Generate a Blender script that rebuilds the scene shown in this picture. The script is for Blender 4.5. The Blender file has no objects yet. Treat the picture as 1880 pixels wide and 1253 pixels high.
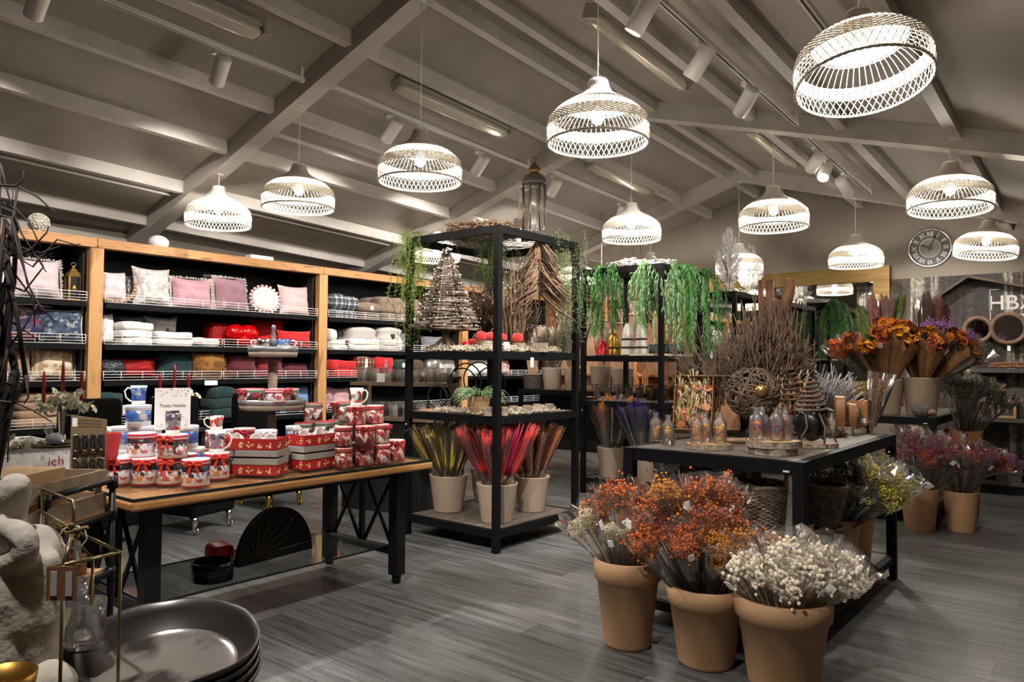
import bpy, bmesh, math, random
from mathutils import Vector, Matrix, Euler
from math import sin, cos, pi, radians, sqrt, atan2, hypot
SC = bpy.context.scene
COL = SC.collection
R = random.Random(7)
# ---------------------------------------------------------------- camera
YAW, PITCH, ROLL, CAMH, FPX = radians(39.2), radians(1.78), radians(.4), 1.4, 1350.0
FW = Vector((-sin(YAW)*cos(PITCH), cos(YAW)*cos(PITCH), sin(PITCH)))
R0 = Vector((cos(YAW), sin(YAW), 0)); U0 = R0.cross(FW)
RT = R0*cos(ROLL)+U0*sin(ROLL); UP = U0*cos(ROLL)-R0*sin(ROLL)
EYE = Vector((0, 0, CAMH))
cd = bpy.data.cameras.new('camera'); cam = bpy.data.objects.new('camera', cd); COL.objects.link(cam)
cd.sensor_width = 36; cd.lens = FPX/1880*36; cd.clip_start = .05; cd.clip_end = 60
cam.matrix_world = Matrix(((RT.x, UP.x, -FW.x, 0), (RT.y, UP.y, -FW.y, 0), (RT.z, UP.z, -FW.z, CAMH), (0, 0, 0, 1)))
SC.camera = cam
def ray(px, py): return FW + RT*((px-940)/FPX) + UP*((626.5-py)/FPX)
def at(px, py, x=None, y=None, z=None, d=None):
    """the point of a real plane (x=, y= or z=) or at a depth d that is seen at a measured spot"""
    r = ray(px, py)
    t = (x-EYE.x)/r.x if x is not None else (y-EYE.y)/r.y if y is not None else (z-EYE.z)/r.z if z is not None else d
    return EYE + r*t
# ---------------------------------------------------------------- mesh builder
class MB:
    def __init__(s): s.v = []; s.f = []; s.sm = []
    def add(s, vs, fs, smooth=True, M=None):
        o = len(s.v)
        s.v += [tuple(M @ Vector(v)) for v in vs] if M is not None else [tuple(v) for v in vs]
        s.f += [tuple(i+o for i in f) for f in fs]; s.sm += [smooth]*len(fs); return s
    def box(s, c, d, rz=0, M=None):
        x, y, z = d[0]/2, d[1]/2, d[2]/2
        T = Matrix.Translation(c) @ Matrix.Rotation(rz, 4, 'Z')
        if M is not None: T = M @ T
        return s.add([(-x,-y,-z),(x,-y,-z),(x,y,-z),(-x,y,-z),(-x,-y,z),(x,-y,z),(x,y,z),(-x,y,z)],
            [(3,2,1,0),(4,5,6,7),(0,1,5,4),(1,2,6,5),(2,3,7,6),(3,0,4,7)], False, T)
    def bx(s, a, b):
        return s.box(((a[0]+b[0])/2,(a[1]+b[1])/2,(a[2]+b[2])/2), (abs(b[0]-a[0]),abs(b[1]-a[1]),abs(b[2]-a[2])))
    def bar(s, p, q, w, h=None, up=(0,0,1)):
        p, q = Vector(p), Vector(q); h = h or w; d = (q-p); L = d.length; d.normalize(); u = Vector(up)
        if abs(d.dot(u)) > .98: u = Vector((1,0,0))
        r = d.cross(u).normalized(); u = r.cross(d)
        return s.box((0,0,0), (w, L, h), 0, Matrix(((r.x,d.x,u.x,(p.x+q.x)/2),(r.y,d.y,u.y,(p.y+q.y)/2),(r.z,d.z,u.z,(p.z+q.z)/2),(0,0,0,1))))
    def tube(s, pts, r, n=6, closed=False, cap=True, smooth=True):
        P = [Vector(p) for p in pts]; m = len(P)
        if m < 2: return s
        rr = r if isinstance(r, (list, tuple)) else [r]*m
        vs = []; u = None
        for i in range(m):
            if closed: t = P[(i+1) % m]-P[i-1]
            else: t = P[min(i+1, m-1)]-P[max(i-1, 0)]
            if t.length < 1e-9: t = Vector((0,0,1))
            t.normalize()
            if u is None: u = t.cross(Vector((0,0,1)) if abs(t.z) < .9 else Vector((1,0,0)))
            u = u - t*u.dot(t)
            if u.length < 1e-6: u = t.orthogonal()
            u.normalize(); w = t.cross(u)
            for k in range(n):
                a = 2*pi*k/n; vs.append(P[i] + (u*cos(a)+w*sin(a))*rr[i])
        fs = []
        for i in range(m if closed else m-1):
            a, b = i*n, ((i+1) % m)*n
            for k in range(n): fs.append((a+k, a+(k+1) % n, b+(k+1) % n, b+k))
        if cap and not closed: fs += [tuple(range(n))[::-1], tuple(range((m-1)*n, m*n))]
        return s.add(vs, fs, smooth)
    def lathe(s, prof, n=24, c=(0,0,0), M=None, smooth=True, sx=1, sy=1, cap=True):
        vs = [(c[0]+r*cos(2*pi*k/n)*sx, c[1]+r*sin(2*pi*k/n)*sy, c[2]+z) for r, z in prof for k in range(n)]
        fs = [(i*n+k, i*n+(k+1) % n, (i+1)*n+(k+1) % n, (i+1)*n+k) for i in range(len(prof)-1) for k in range(n)]
        if cap:
            if prof[0][0] > 1e-5: fs.append(tuple(range(n))[::-1])
            if prof[-1][0] > 1e-5: fs.append(tuple(range((len(prof)-1)*n, len(prof)*n)))
        return s.add(vs, fs, smooth, M)
    def ell(s, c, r, nu=12, nv=8, fn=None, M=None):
        if not isinstance(r, (tuple, list)): r = (r, r, r)
        vs = []; fs = []
        for j in range(nv+1):
            th = pi*j/nv
            for i in range(nu):
                ph = 2*pi*i/nu; p = Vector((sin(th)*cos(ph), sin(th)*sin(ph), cos(th)))
                k = fn(p) if fn else 1
                vs.append((c[0]+r[0]*p.x*k, c[1]+r[1]*p.y*k, c[2]+r[2]*p.z*k))
        for j in range(nv):
            for i in range(nu): fs.append((j*nu+i, (j+1)*nu+i, (j+1)*nu+(i+1) % nu, j*nu+(i+1) % nu))
        return s.add(vs, fs, True, M)
    def sup(s, c, d, e=.35, nu=24, nv=14, fn=None, M=None):
        """rounded box: superellipsoid of size d"""
        P = lambda w, k: (abs(w)**k)*(1 if w >= 0 else -1)
        vs = []; fs = []
        for j in range(nv+1):
            t = -pi/2+pi*j/nv
            for i in range(nu):
                p = 2*pi*i/nu
                v = Vector((P(cos(t),e)*P(cos(p),e)*d[0]/2, P(cos(t),e)*P(sin(p),e)*d[1]/2, P(sin(t),e)*d[2]/2))
                if fn: v = fn(v)
                vs.append(v+Vector(c))
        for j in range(nv):
            for i in range(nu): fs.append((j*nu+i, j*nu+(i+1) % nu, (j+1)*nu+(i+1) % nu, (j+1)*nu+i))
        return s.add(vs, fs, True, M)
    def blob(s, c, r):
        """a bud: small octahedron ball"""
        x, y, z = c; a = r*.62
        vs = [(x,y,z+r),(x,y,z-r)]+[(x+r*cos(k*pi/2.5),y+r*sin(k*pi/2.5),z) for k in range(5)]
        return s.add(vs, [(0,2+k,2+(k+1) % 5) for k in range(5)]+[(1,2+(k+1) % 5,2+k) for k in range(5)], True)
    def poly(s, pts, h, M=None, smooth=False):
        """outline in x,y extruded by h in z"""
        n = len(pts)
        return s.add([(p[0],p[1],0) for p in pts]+[(p[0],p[1],h) for p in pts],
            [tuple(range(n))[::-1], tuple(range(n,2*n))]+[(i,(i+1) % n,n+(i+1) % n,n+i) for i in range(n)], smooth, M)
    def build(s, name, mat, parent=None, loc=None, rot=None, bevel=0):
        me = bpy.data.meshes.new(name); me.from_pydata(s.v, [], s.f)
        me.polygons.foreach_set('use_smooth', s.sm); me.update()
        if mat is not None: me.materials.append(mat)
        o = bpy.data.objects.new(name, me); COL.objects.link(o)
        if loc is not None: o.location = loc
        if rot is not None: o.rotation_euler = rot if isinstance(rot, (tuple, list, Euler)) else (0, 0, rot)
        if parent is not None: o.parent = parent
        if bevel:
            m = o.modifiers.new('bevel', 'BEVEL'); m.width = bevel; m.segments = 2; m.limit_method = 'ANGLE'
        return o
def tag(o, label, cat, group=None, kind=None):
    o['label'] = label; o['category'] = cat
    if group: o['group'] = group
    if kind: o['kind'] = kind
    return o
def thing(name, label, cat, loc=(0,0,0), rz=0, group=None):
    o = bpy.data.objects.new(name, None); COL.objects.link(o); o.empty_display_size = .05
    o.location = loc; o.rotation_euler = rz if isinstance(rz, (tuple, list, Euler)) else (0, 0, rz)
    return tag(o, label, cat, group)
KIDS = {}
def kids(o): return [c for c in COL.objects if c.parent == o]
def dup(root, loc, rz=0, label=None, group=None, scale=None, mats=None):
    """copy of a thing with its parts and their sub-parts; mats swaps a part's material by name"""
    if root.name not in KIDS: KIDS[root.name] = [(c, kids(c)) for c in kids(root)]
    def sub(c, par):
        k = c.copy(); COL.objects.link(k); k.parent = par
        if mats and c.name.split('.')[0] in mats:
            k.data = c.data.copy(); k.data.materials[0] = mats[c.name.split('.')[0]]
        return k
    r = sub(root, None); r.location = loc; r.rotation_euler = rz if isinstance(rz, (tuple, list, Euler)) else (0, 0, rz)
    if scale is not None: r.scale = (scale,)*3 if not isinstance(scale, (tuple, list)) else scale
    if label: r['label'] = label
    if group: r['group'] = group
    for c, gs in KIDS[root.name]:
        k = sub(c, r)
        for g in gs: sub(g, k)
    return r
def place(o, loc, rz=0, scale=None):
    o.location = loc; o.rotation_euler = rz if isinstance(rz, (tuple, list, Euler)) else (0, 0, rz)
    if scale is not None: o.scale = (scale,)*3 if not isinstance(scale, (tuple, list)) else scale
    return o
def lean(az, tilt, spin=0):
    """euler that spins about z, then tilts by 'tilt' towards azimuth 'az'"""
    ax = Vector((-sin(az), cos(az), 0))
    return (Matrix.Rotation(tilt, 3, ax) @ Matrix.Rotation(spin, 3, 'Z')).to_euler()
# ---------------------------------------------------------------- materials
def lin(h):
    h = h.lstrip('#'); c = [int(h[i:i+2], 16)/255 for i in (0, 2, 4)]
    return tuple((x/12.92 if x <= .04045 else ((x+.055)/1.055)**2.4) for x in c)+(1,)
MATS = {}
def mat(name, col='808080', rough=.6, metal=0, col2=None, scale=8, kind=None, bump=0, bscale=60, emit=0, spec=.5, trans=0, stretch=(1,1,1), detail=4, lo=.35, hi=.65, sheen=0):
    if name in MATS: return MATS[name]
    m = bpy.data.materials.new(name); m.use_nodes = True; nt = m.node_tree; N = nt.nodes; L = nt.links
    b = N['Principled BSDF']; b.inputs['Base Color'].default_value = lin(col); b.inputs['Roughness'].default_value = rough
    b.inputs['Metallic'].default_value = metal; b.inputs['Specular IOR Level'].default_value = spec
    if trans: b.inputs['Transmission Weight'].default_value = trans
    if sheen: b.inputs['Sheen Weight'].default_value = sheen
    if emit: b.inputs['Emission Color'].default_value = lin(col); b.inputs['Emission Strength'].default_value = emit
    tc = None
    def coord(st=stretch):
        nonlocal tc
        if tc is None: tc = N.new('ShaderNodeTexCoord')
        mp = N.new('ShaderNodeMapping'); mp.inputs['Scale'].default_value = st; L.new(tc.outputs['Object'], mp.inputs['Vector']); return mp.outputs[0]
    if col2:
        if kind == 'wave':
            t = N.new('ShaderNodeTexWave'); t.inputs['Scale'].default_value = scale; t.inputs['Distortion'].default_value = 6; t.inputs['Detail'].default_value = 3; t.inputs['Detail Scale'].default_value = 1.2
        elif kind == 'voronoi':
            t = N.new('ShaderNodeTexVoronoi'); t.inputs['Scale'].default_value = scale
        else:
            t = N.new('ShaderNodeTexNoise'); t.inputs['Scale'].default_value = scale; t.inputs['Detail'].default_value = detail
        L.new(coord(), t.inputs['Vector'])
        r = N.new('ShaderNodeValToRGB'); e = r.color_ramp.elements
        e[0].position = lo; e[0].color = lin(col); e[1].position = hi; e[1].color = lin(col2)
        L.new(t.outputs['Distance' if kind == 'voronoi' else 'Fac'], r.inputs['Fac']); L.new(r.outputs['Color'], b.inputs['Base Color'])
    if bump:
        t2 = N.new('ShaderNodeTexNoise'); t2.inputs['Scale'].default_value = bscale; t2.inputs['Detail'].default_value = 3
        L.new(coord(), t2.inputs['Vector'])
        bp = N.new('ShaderNodeBump'); bp.inputs['Strength'].default_value = bump; bp.inputs['Distance'].default_value = .01
        L.new(t2.outputs['Fac'], bp.inputs['Height']); L.new(bp.outputs['Normal'], b.inputs['Normal'])
    MATS[name] = m; return m
def cells(name, cols, scale=30, rough=.5, bump=0, stretch=(1,1,1), metric=None):
    """printed pattern: random voronoi patches in the given colours"""
    if name in MATS: return MATS[name]
    m = bpy.data.materials.new(name); m.use_nodes = True; nt = m.node_tree; N = nt.nodes; L = nt.links; b = N['Principled BSDF']
    b.inputs['Roughness'].default_value = rough
    tc = N.new('ShaderNodeTexCoord'); mp = N.new('ShaderNodeMapping'); mp.inputs['Scale'].default_value = stretch; L.new(tc.outputs['Object'], mp.inputs['Vector'])
    nz = N.new('ShaderNodeTexNoise'); nz.inputs['Scale'].default_value = scale*.7; L.new(mp.outputs[0], nz.inputs['Vector'])
    mx = N.new('ShaderNodeMix'); mx.data_type = 'RGBA'; mx.blend_type = 'ADD'; mx.inputs[0].default_value = .6/scale*3
    L.new(mp.outputs[0], mx.inputs[6]); L.new(nz.outputs['Color'], mx.inputs[7])
    v = N.new('ShaderNodeTexVoronoi'); v.inputs['Scale'].default_value = scale; L.new(mx.outputs[2], v.inputs['Vector'])
    sp = N.new('ShaderNodeSeparateColor'); L.new(v.outputs['Color'], sp.inputs[0])
    r = N.new('ShaderNodeValToRGB'); r.color_ramp.interpolation = 'CONSTANT'; e = r.color_ramp.elements
    n = len(cols); e[0].position = 0; e[0].color = lin(cols[0]); e[1].position = 1/n; e[1].color = lin(cols[1])
    for i in range(2, n): k = e.new(i/n); k.color = lin(cols[i])
    L.new(sp.outputs[0], r.inputs['Fac']); L.new(r.outputs['Color'], b.inputs['Base Color'])
    MATS[name] = m; return m
def glassy(name, col='ffffff', rough=.05, alpha=.18, gloss=.35, tint=None):
    """clear film or thin glass: mostly see-through with a sharp sheen"""
    if name in MATS: return MATS[name]
    m = bpy.data.materials.new(name); m.use_nodes = True; nt = m.node_tree; N = nt.nodes; L = nt.links
    N.remove(N['Principled BSDF']); out = N['Material Output']
    t = N.new('ShaderNodeBsdfTransparent'); t.inputs[0].default_value = lin(tint or 'ffffff')
    g = N.new('ShaderNodeBsdfGlossy'); g.inputs['Roughness'].default_value = rough; g.inputs[0].default_value = lin(col)
    d = N.new('ShaderNodeBsdfDiffuse'); d.inputs[0].default_value = lin(col)
    fr = N.new('ShaderNodeFresnel'); fr.inputs['IOR'].default_value = 1.45
    ma = N.new('ShaderNodeMath'); ma.operation = 'MULTIPLY_ADD'; ma.inputs[1].default_value = gloss*2; ma.inputs[2].default_value = gloss*.15; L.new(fr.outputs[0], ma.inputs[0])
    m1 = N.new('ShaderNodeMixShader'); m1.inputs[0].default_value = alpha; L.new(t.outputs[0], m1.inputs[1]); L.new(d.outputs[0], m1.inputs[2])
    m2 = N.new('ShaderNodeMixShader'); L.new(ma.outputs[0], m2.inputs[0]); L.new(m1.outputs[0], m2.inputs[1]); L.new(g.outputs[0], m2.inputs[2])
    L.new(m2.outputs[0], out.inputs[0]); MATS[name] = m; return m
def banded(name, bands, rough=.5, axis=2, print_cols=None, scale=30, frm=0, to=1):
    """stripes along an axis: list of (position in metres, colour); a band colour of None shows the printed patches"""
    if name in MATS: return MATS[name]
    base = cells(name, print_cols or ['ffffff', 'dddddd'], scale, rough) if print_cols else mat(name, bands[0][1], rough)
    nt = base.node_tree; N = nt.nodes; L = nt.links; b = N['Principled BSDF']
    tc = N.new('ShaderNodeTexCoord'); sx = N.new('ShaderNodeSeparateXYZ'); L.new(tc.outputs['Object'], sx.inputs[0])
    src = [n for n in N if n.type == 'VALTORGB']; prev = src[0].outputs['Color'] if src else None
    mr = N.new('ShaderNodeMapRange'); mr.inputs[1].default_value = frm; mr.inputs[2].default_value = to; L.new(sx.outputs[axis], mr.inputs[0])
    r = N.new('ShaderNodeValToRGB'); r.color_ramp.interpolation = 'CONSTANT'; e = r.color_ramp.elements
    a = N.new('ShaderNodeValToRGB'); a.color_ramp.interpolation = 'CONSTANT'; ea = a.color_ramp.elements
    for i, (p, c) in enumerate(bands):
        q = (p-frm)/(to-frm)
        k = e[i] if i < 2 else e.new(q); k.position = q; k.color = lin(c or '000000')
        k2 = ea[i] if i < 2 else ea.new(q); k2.position = q; k2.color = (1,1,1,1) if c else (0,0,0,1)
    L.new(mr.outputs[0], r.inputs['Fac']); L.new(mr.outputs[0], a.inputs['Fac'])
    mx = N.new('ShaderNodeMix'); mx.data_type = 'RGBA'; L.new(a.outputs['Color'], mx.inputs[0])
    if prev: L.new(prev, mx.inputs[6])
    L.new(r.outputs['Color'], mx.inputs[7]); L.new(mx.outputs[2], b.inputs['Base Color']); return base
def text_mesh(body, size, mb_depth=.002, off=0):
    cu = bpy.data.curves.new('txt', 'FONT'); cu.body = body; cu.size = size; cu.extrude = mb_depth; cu.align_x = 'CENTER'; cu.align_y = 'CENTER'; cu.offset = off
    ob = bpy.data.objects.new('txt', cu); COL.objects.link(ob)
    dg = bpy.context.evaluated_depsgraph_get(); me = bpy.data.meshes.new_from_object(ob.evaluated_get(dg)); me.materials.clear()
    bpy.data.objects.remove(ob); bpy.data.curves.remove(cu); return me
def text(name, body, size, m, parent, loc, rot, depth=.002, off=0):
    me = text_mesh(body, size, depth, off); me.materials.append(m); me.name = name
    o = bpy.data.objects.new(name, me); COL.objects.link(o); o.parent = parent; o.location = loc; o.rotation_euler = rot; return o
def up_to(d):
    """euler turning local +z to direction d"""
    return Vector(d).to_track_quat('Z', 'Y').to_euler()
M_black = mat('black_steel', '08080a', .6, 0, spec=.15)
M_blackmatte = mat('black_matte', '0f0f10', .75)
M_white = mat('white_paint', 'e8e4de', .5)
M_chrome = mat('chrome', 'd8d8d6', .15, 1)
M_paper = mat('paper', 'f2f0ec', .7)
M_tagp = mat('price_tag_paper', 'f4f2ee', .7)
M_kraft = mat('kraft_paper', '9c7248', .75, 0, '7d5836', 6)
M_film = glassy('cellophane', 'ffffff', .09, .018, .5)
M_glass = glassy('thin_glass', 'ffffff', .03, .04, .4)
M_red = mat('red_ribbon', 'c4171c', .35, 0, sheen=.3)
LAMP_W = 15.0; SPOT_K = 1.0
# ================================================================ SETTING
def zc(x, y): return 4.21-.045*(y-3.6)-.30*abs(x+3.7)      # underside of the pitched ceiling
XL, XR, YF, YB, XM = -8.35, .95, -3.2, 10.15, -3.7
def floor_mat():
    m = bpy.data.materials.new('grey_plank_tiles'); m.use_nodes = True; nt = m.node_tree; N = nt.nodes; L = nt.links; b = N['Principled BSDF']
    tc = N.new('ShaderNodeTexCoord'); br = N.new('ShaderNodeTexBrick'); L.new(tc.outputs['Object'], br.inputs['Vector'])
    br.inputs['Scale'].default_value = 1; br.inputs['Brick Width'].default_value = 1.2; br.inputs['Row Height'].default_value = .2
    br.inputs['Mortar Size'].default_value = .0022; br.inputs['Color1'].default_value = lin('5f5f5f'); br.inputs['Color2'].default_value = lin('828282'); br.inputs['Mortar'].default_value = lin('3e3d3c')
    br.offset = .37
    mp = N.new('ShaderNodeMapping'); mp.inputs['Scale'].default_value = (1.6, 26, 1); L.new(tc.outputs['Object'], mp.inputs[0])
    nz = N.new('ShaderNodeTexNoise'); nz.inputs['Scale'].default_value = 1; nz.inputs['Detail'].default_value = 6; nz.inputs['Roughness'].default_value = .65; L.new(mp.outputs[0], nz.inputs['Vector'])
    rp = N.new('ShaderNodeValToRGB'); rp.color_ramp.elements[0].position = .3; rp.color_ramp.elements[0].color = lin('7d7b7a'); rp.color_ramp.elements[1].position = .7; rp.color_ramp.elements[1].color = (1,1,1,1); L.new(nz.outputs['Fac'], rp.inputs[0])
    mx = N.new('ShaderNodeMix'); mx.data_type = 'RGBA'; mx.blend_type = 'MULTIPLY'; mx.inputs[0].default_value = 1
    L.new(br.outputs['Color'], mx.inputs[6]); L.new(rp.outputs['Color'], mx.inputs[7]); L.new(mx.outputs[2], b.inputs['Base Color'])
    b.inputs['Roughness'].default_value = .42
    bp = N.new('ShaderNodeBump'); bp.inputs['Strength'].default_value = .15; bp.inputs['Distance'].default_value = .004; L.new(nz.outputs['Fac'], bp.inputs['Height']); L.new(bp.outputs[0], b.inputs['Normal'])
    return m
def struct(o, label, cat): return tag(o, label, cat, kind='structure')
struct(MB().bx((XL-.1, YF-.1, -.1), (XR+.1, YB+.1, 0)).build('floor', floor_mat()), 'grey wood look plank tile floor', 'floor')
M_ceil = mat('ceiling_board', '938a80', .9, 0, '8b8278', 3, bump=.05)
M_beam = mat('painted_timber', 'b2aba3', .7, 0, 'a8a199', 5, stretch=(1,1,1), bump=.15, bscale=25)
M_wall = mat('wall_plaster', '8a8176', .9, 0, '837a70', 4)
mb = MB()
for xa, xb in ((XL-.1, XM), (XM, XR+.1)):
    vs = [(x, y, zc(x, y)+dz) for dz in (0, .12) for x, y in ((xa, YF-.1), (xb, YF-.1), (xb, YB+.1), (xa, YB+.1))]
    mb.add(vs, [(0,1,2,3),(7,6,5,4),(0,4,5,1),(1,5,6,2),(2,6,7,3),(3,7,4,0)], False)
struct(mb.build('ceiling', M_ceil), 'pitched greige ceiling boards between the rafters', 'ceiling')
struct(MB().bx((XL-.1, YF, 0), (XL, YB, 2.8)).build('wall_left', mat('pale_wall', 'aca49b', .9)), 'plain wall behind the cushion shelves', 'wall')
struct(MB().bx((XR, YF, 0), (XR+.1, YB, 2.85)).build('wall_right', M_wall), 'plain wall on the right side of the shop', 'wall')
M_endwall = mat('end_wall', '7d7468', .9, 0, '756c61', 2)
def gable(y0, y1):
    pts = [(XL, 0), (XR, 0), (XR, zc(XR, y0)), (XM, zc(XM, y0)), (XL, zc(XL, y0))]
    vs = [(x, y, z) for y in (y0, y1) for x, z in pts]
    return MB().add(vs, [(0,1,2,3,4),(9,8,7,6,5)]+[(i,(i+1) % 5+0,(i+1) % 5+5,i+5)[::-1] for i in range(5)], False)
struct(gable(YB, YB+.1).build('wall_back', M_endwall), 'gable end wall with the clock and mirror', 'wall')
struct(gable(YF-.1, YF).build('wall_front', M_wall), 'gable wall at the near end of the shop', 'wall')
k = 0
for y in (-2.1, .75, 3.62, 6.55, 9.2):                       # rafters of each truss
    for xa, xb in ((XL, XM), (XM, XR)):
        k += 1; vs = []
        for yy in (y-.075, y+.075):
            for x in (xa, xb): vs += [(x, yy, zc(x, yy)-.17), (x, yy, zc(x, yy)+.01)]
        o = MB().add(vs, [(0,2,3,1),(4,5,7,6),(0,4,6,2),(1,3,7,5),(0,1,5,4),(2,6,7,3)], False).build('trim_%d' % k, M_beam)
        struct(o, 'sloping grey timber rafter', 'rafter')
for x in (-7.93, -7.15, -6.32, -5.58, -4.55, -3.85, -3.5, -2.5, -1.73, -.9, .1):   # purlins along the roof
    k += 1; w = .04; vs = []
    for yy in (YF, YB):
        for xx in (x-w, x+w): vs += [(xx, yy, zc(x, yy)-.105), (xx, yy, zc(xx, yy)+.005)]
    o = MB().add(vs, [(0,2,3,1),(4,5,7,6),(0,4,6,2),(1,3,7,5),(0,1,5,4),(2,6,7,3)], False).build('trim_%d' % k, M_beam)
    struct(o, 'grey timber purlin running along the roof', 'purlin')
k += 1
struct(MB().tube([(-7.36, YF, zc(-7.36, YF)-.03), (-7.36, YB, zc(-7.36, YB)-.03)], .012, 6).build('trim_%d' % k, M_white), 'thin white cable conduit along the ceiling', 'conduit')
k += 1
struct(MB().tube([(-8.3, YF, 2.83-.02), (-8.3, YB, 2.5)], .012, 6).build('trim_%d' % k, M_beam), 'thin grey pipe along the top of the left wall', 'pipe')
# ---------------------------------------------------------------- track rails and spotlights
M_rail = mat('rail_white', 'c9c4bd', .5); M_slot = mat('rail_slot', '0a0a0a', .6)
def rail(x, ya, yb, label):
    t = thing('track_rail', label, 'track rail', (x, ya, zc(x, ya)-.115))
    L_ = yb-ya; dz = -.045*L_
    MB().bar((0,0,0), (0,L_,dz), .038, .034).build('rail_body', M_rail, t)
    MB().bar((0,.02,-.0175), (0,L_-.02,dz-.0175), .012, .002).build('rail_slot', M_slot, t)
    for q in (.02, L_-.02): MB().box((0,q,.06-.045*q), (.02,.03,.085)).build('rail_bracket', M_rail, t)
rail(-5.06, -.4, 3.5, 'white track rail over the cushion shelves, left of the nearest rafter')
rail(-5.0, 3.74, 6.42, 'white track rail on the left slope between nearest and middle rafters')
rail(-4.9, 6.68, 8.5, 'white track rail on the left slope beyond the middle rafter')
rail(-5.82, 3.74, 5.6, 'short white track rail low on the left slope behind two lamps')
rail(-2.07, -.2, 6.4, 'white track rail on the right slope with the brightest spotlight')
rail(-2.1, 6.7, 9.0, 'white track rail on the right slope near the end wall')
rail(-1.24, -.4, 4.9, 'white track rail behind the largest wicker lamp')
M_spotlens = mat('spot_lens', 'fff6ea', .3, emit=14); M_spotoff = mat('spot_body', 'cfcac4', .45)
def make_spot():
    t = thing('track_spotlight', 'x', 'spotlight', (0,0,0), 0, 'white track spotlights')
    MB().box((0,0,.0), (.035,.12,.025)).tube([(0,0,0),(0,0,-.075)], .012, 8).build('adapter', M_rail, t)
    h = MB().lathe([(.0,.11),(.052,.11),(.056,.105),(.056,-.11),(.051,-.115),(.047,-.1),(.047,-.06)], 24, cap=False).build('housing', M_spotoff, t, (0,0,-.12))
    MB().lathe([(0,-.085),(.046,-.085)], 20, cap=False).build('lens', M_spotlens, h)
    return t
spot0 = make_spot(); used = [False]
def spot(px, py, x, target, energy, label, size=58, off=.172, side=-1, blend=.5):
    r = ray(px, py)                       # where the measured head meets the line of its track
    t_ = (x-EYE.x)/r.x; p = EYE+r*t_
    z = zc(x, p.y)-off
    loc = Vector((x, p.y, z))
    if used[0]: s = dup(spot0, loc, 0, label)
    else: s = place(spot0, loc); s['label'] = label; used[0] = True
    h = [c for c in kids(s) if c.name.startswith('housing')][0]
    hp = loc+Vector((0,0,-.12)); d = (Vector(target)-hp).normalized()
    h.rotation_euler = (-d).to_track_quat('Z', 'Y').to_euler()
    ld = bpy.data.lights.new('spot_beam', 'SPOT'); ld.energy = energy; ld.spot_size = radians(size); ld.spot_blend = blend; ld.shadow_soft_size = .045; ld.color = (1, .95, .89)
    lo = bpy.data.objects.new('spot_beam', ld); COL.objects.link(lo); lo.location = hp+d*.125; lo.rotation_euler = (-d).to_track_quat('Z', 'Y').to_euler()
    return s
def fill_spot_at(x, y, target, energy, label, **k):  # for the added fill heads, set by their position on the track
    d = Vector((x, y, zc(x, y)-.2))-EYE; f = d.dot(FW)
    return spot(940+FPX*d.dot(RT)/f, 626.5-FPX*d.dot(UP)/f, x, target, energy, label, **k)
# ---------------------------------------------------------------- tube lights
def fluo(x, ya, yb, label):
    L_ = yb-ya; dz = -.045*L_
    rx = atan2(dz, L_)
    t = thing('tube_light', label, 'tube light', (x, ya, zc(x, ya)-.075), (rx, atan2(.3,1)*(1 if x > XM else -1), 0), 'dark tube lights on the roof')
    MB().bx((-.055,0,0), (.055,L_,.045)).build('housing', mat('fluo_base', 'a59e96', .6), t, bevel=.01)
    MB().sup((0,L_/2,-.035), (.115,L_-.02,.085), .3, 20, 10).build('cover', glassy('fluo_cover', 'e4dccb', .2, .5, .5), t)
    MB().tube([(-.02,.06,-.03),(-.02,L_-.06,-.03)], .013, 8).build('tube', mat('fluo_tube', 'd9d3c4', .4), t); MB().tube([(.02,.06,-.03),(.02,L_-.06,-.03)], .013, 8).build('tube', mat('fluo_tube', 'd9d3c4', .4), t)
    for q in (.0, L_): MB().box((0,q,-.01),(.12,.03,.1)).build('end_cap', mat('fluo_cap', '8f877d', .6), t)
fluo(-4.82, 1.75, 2.95, 'switched off tube light at the top left, left of the nearest rafter')
fluo(-4.72, 4.2, 5.65, 'switched off tube light on the left slope above the tall lantern')
fluo(-4.6, 7.0, 8.4, 'switched off tube light behind the central wicker lamp')
fluo(-2.7, 4.15, 5.6, 'switched off tube light on the right slope beside the brightest spotlight')
fluo(-2.62, 6.8, 8.1, 'switched off tube light on the right slope beyond the middle rafter')
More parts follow.
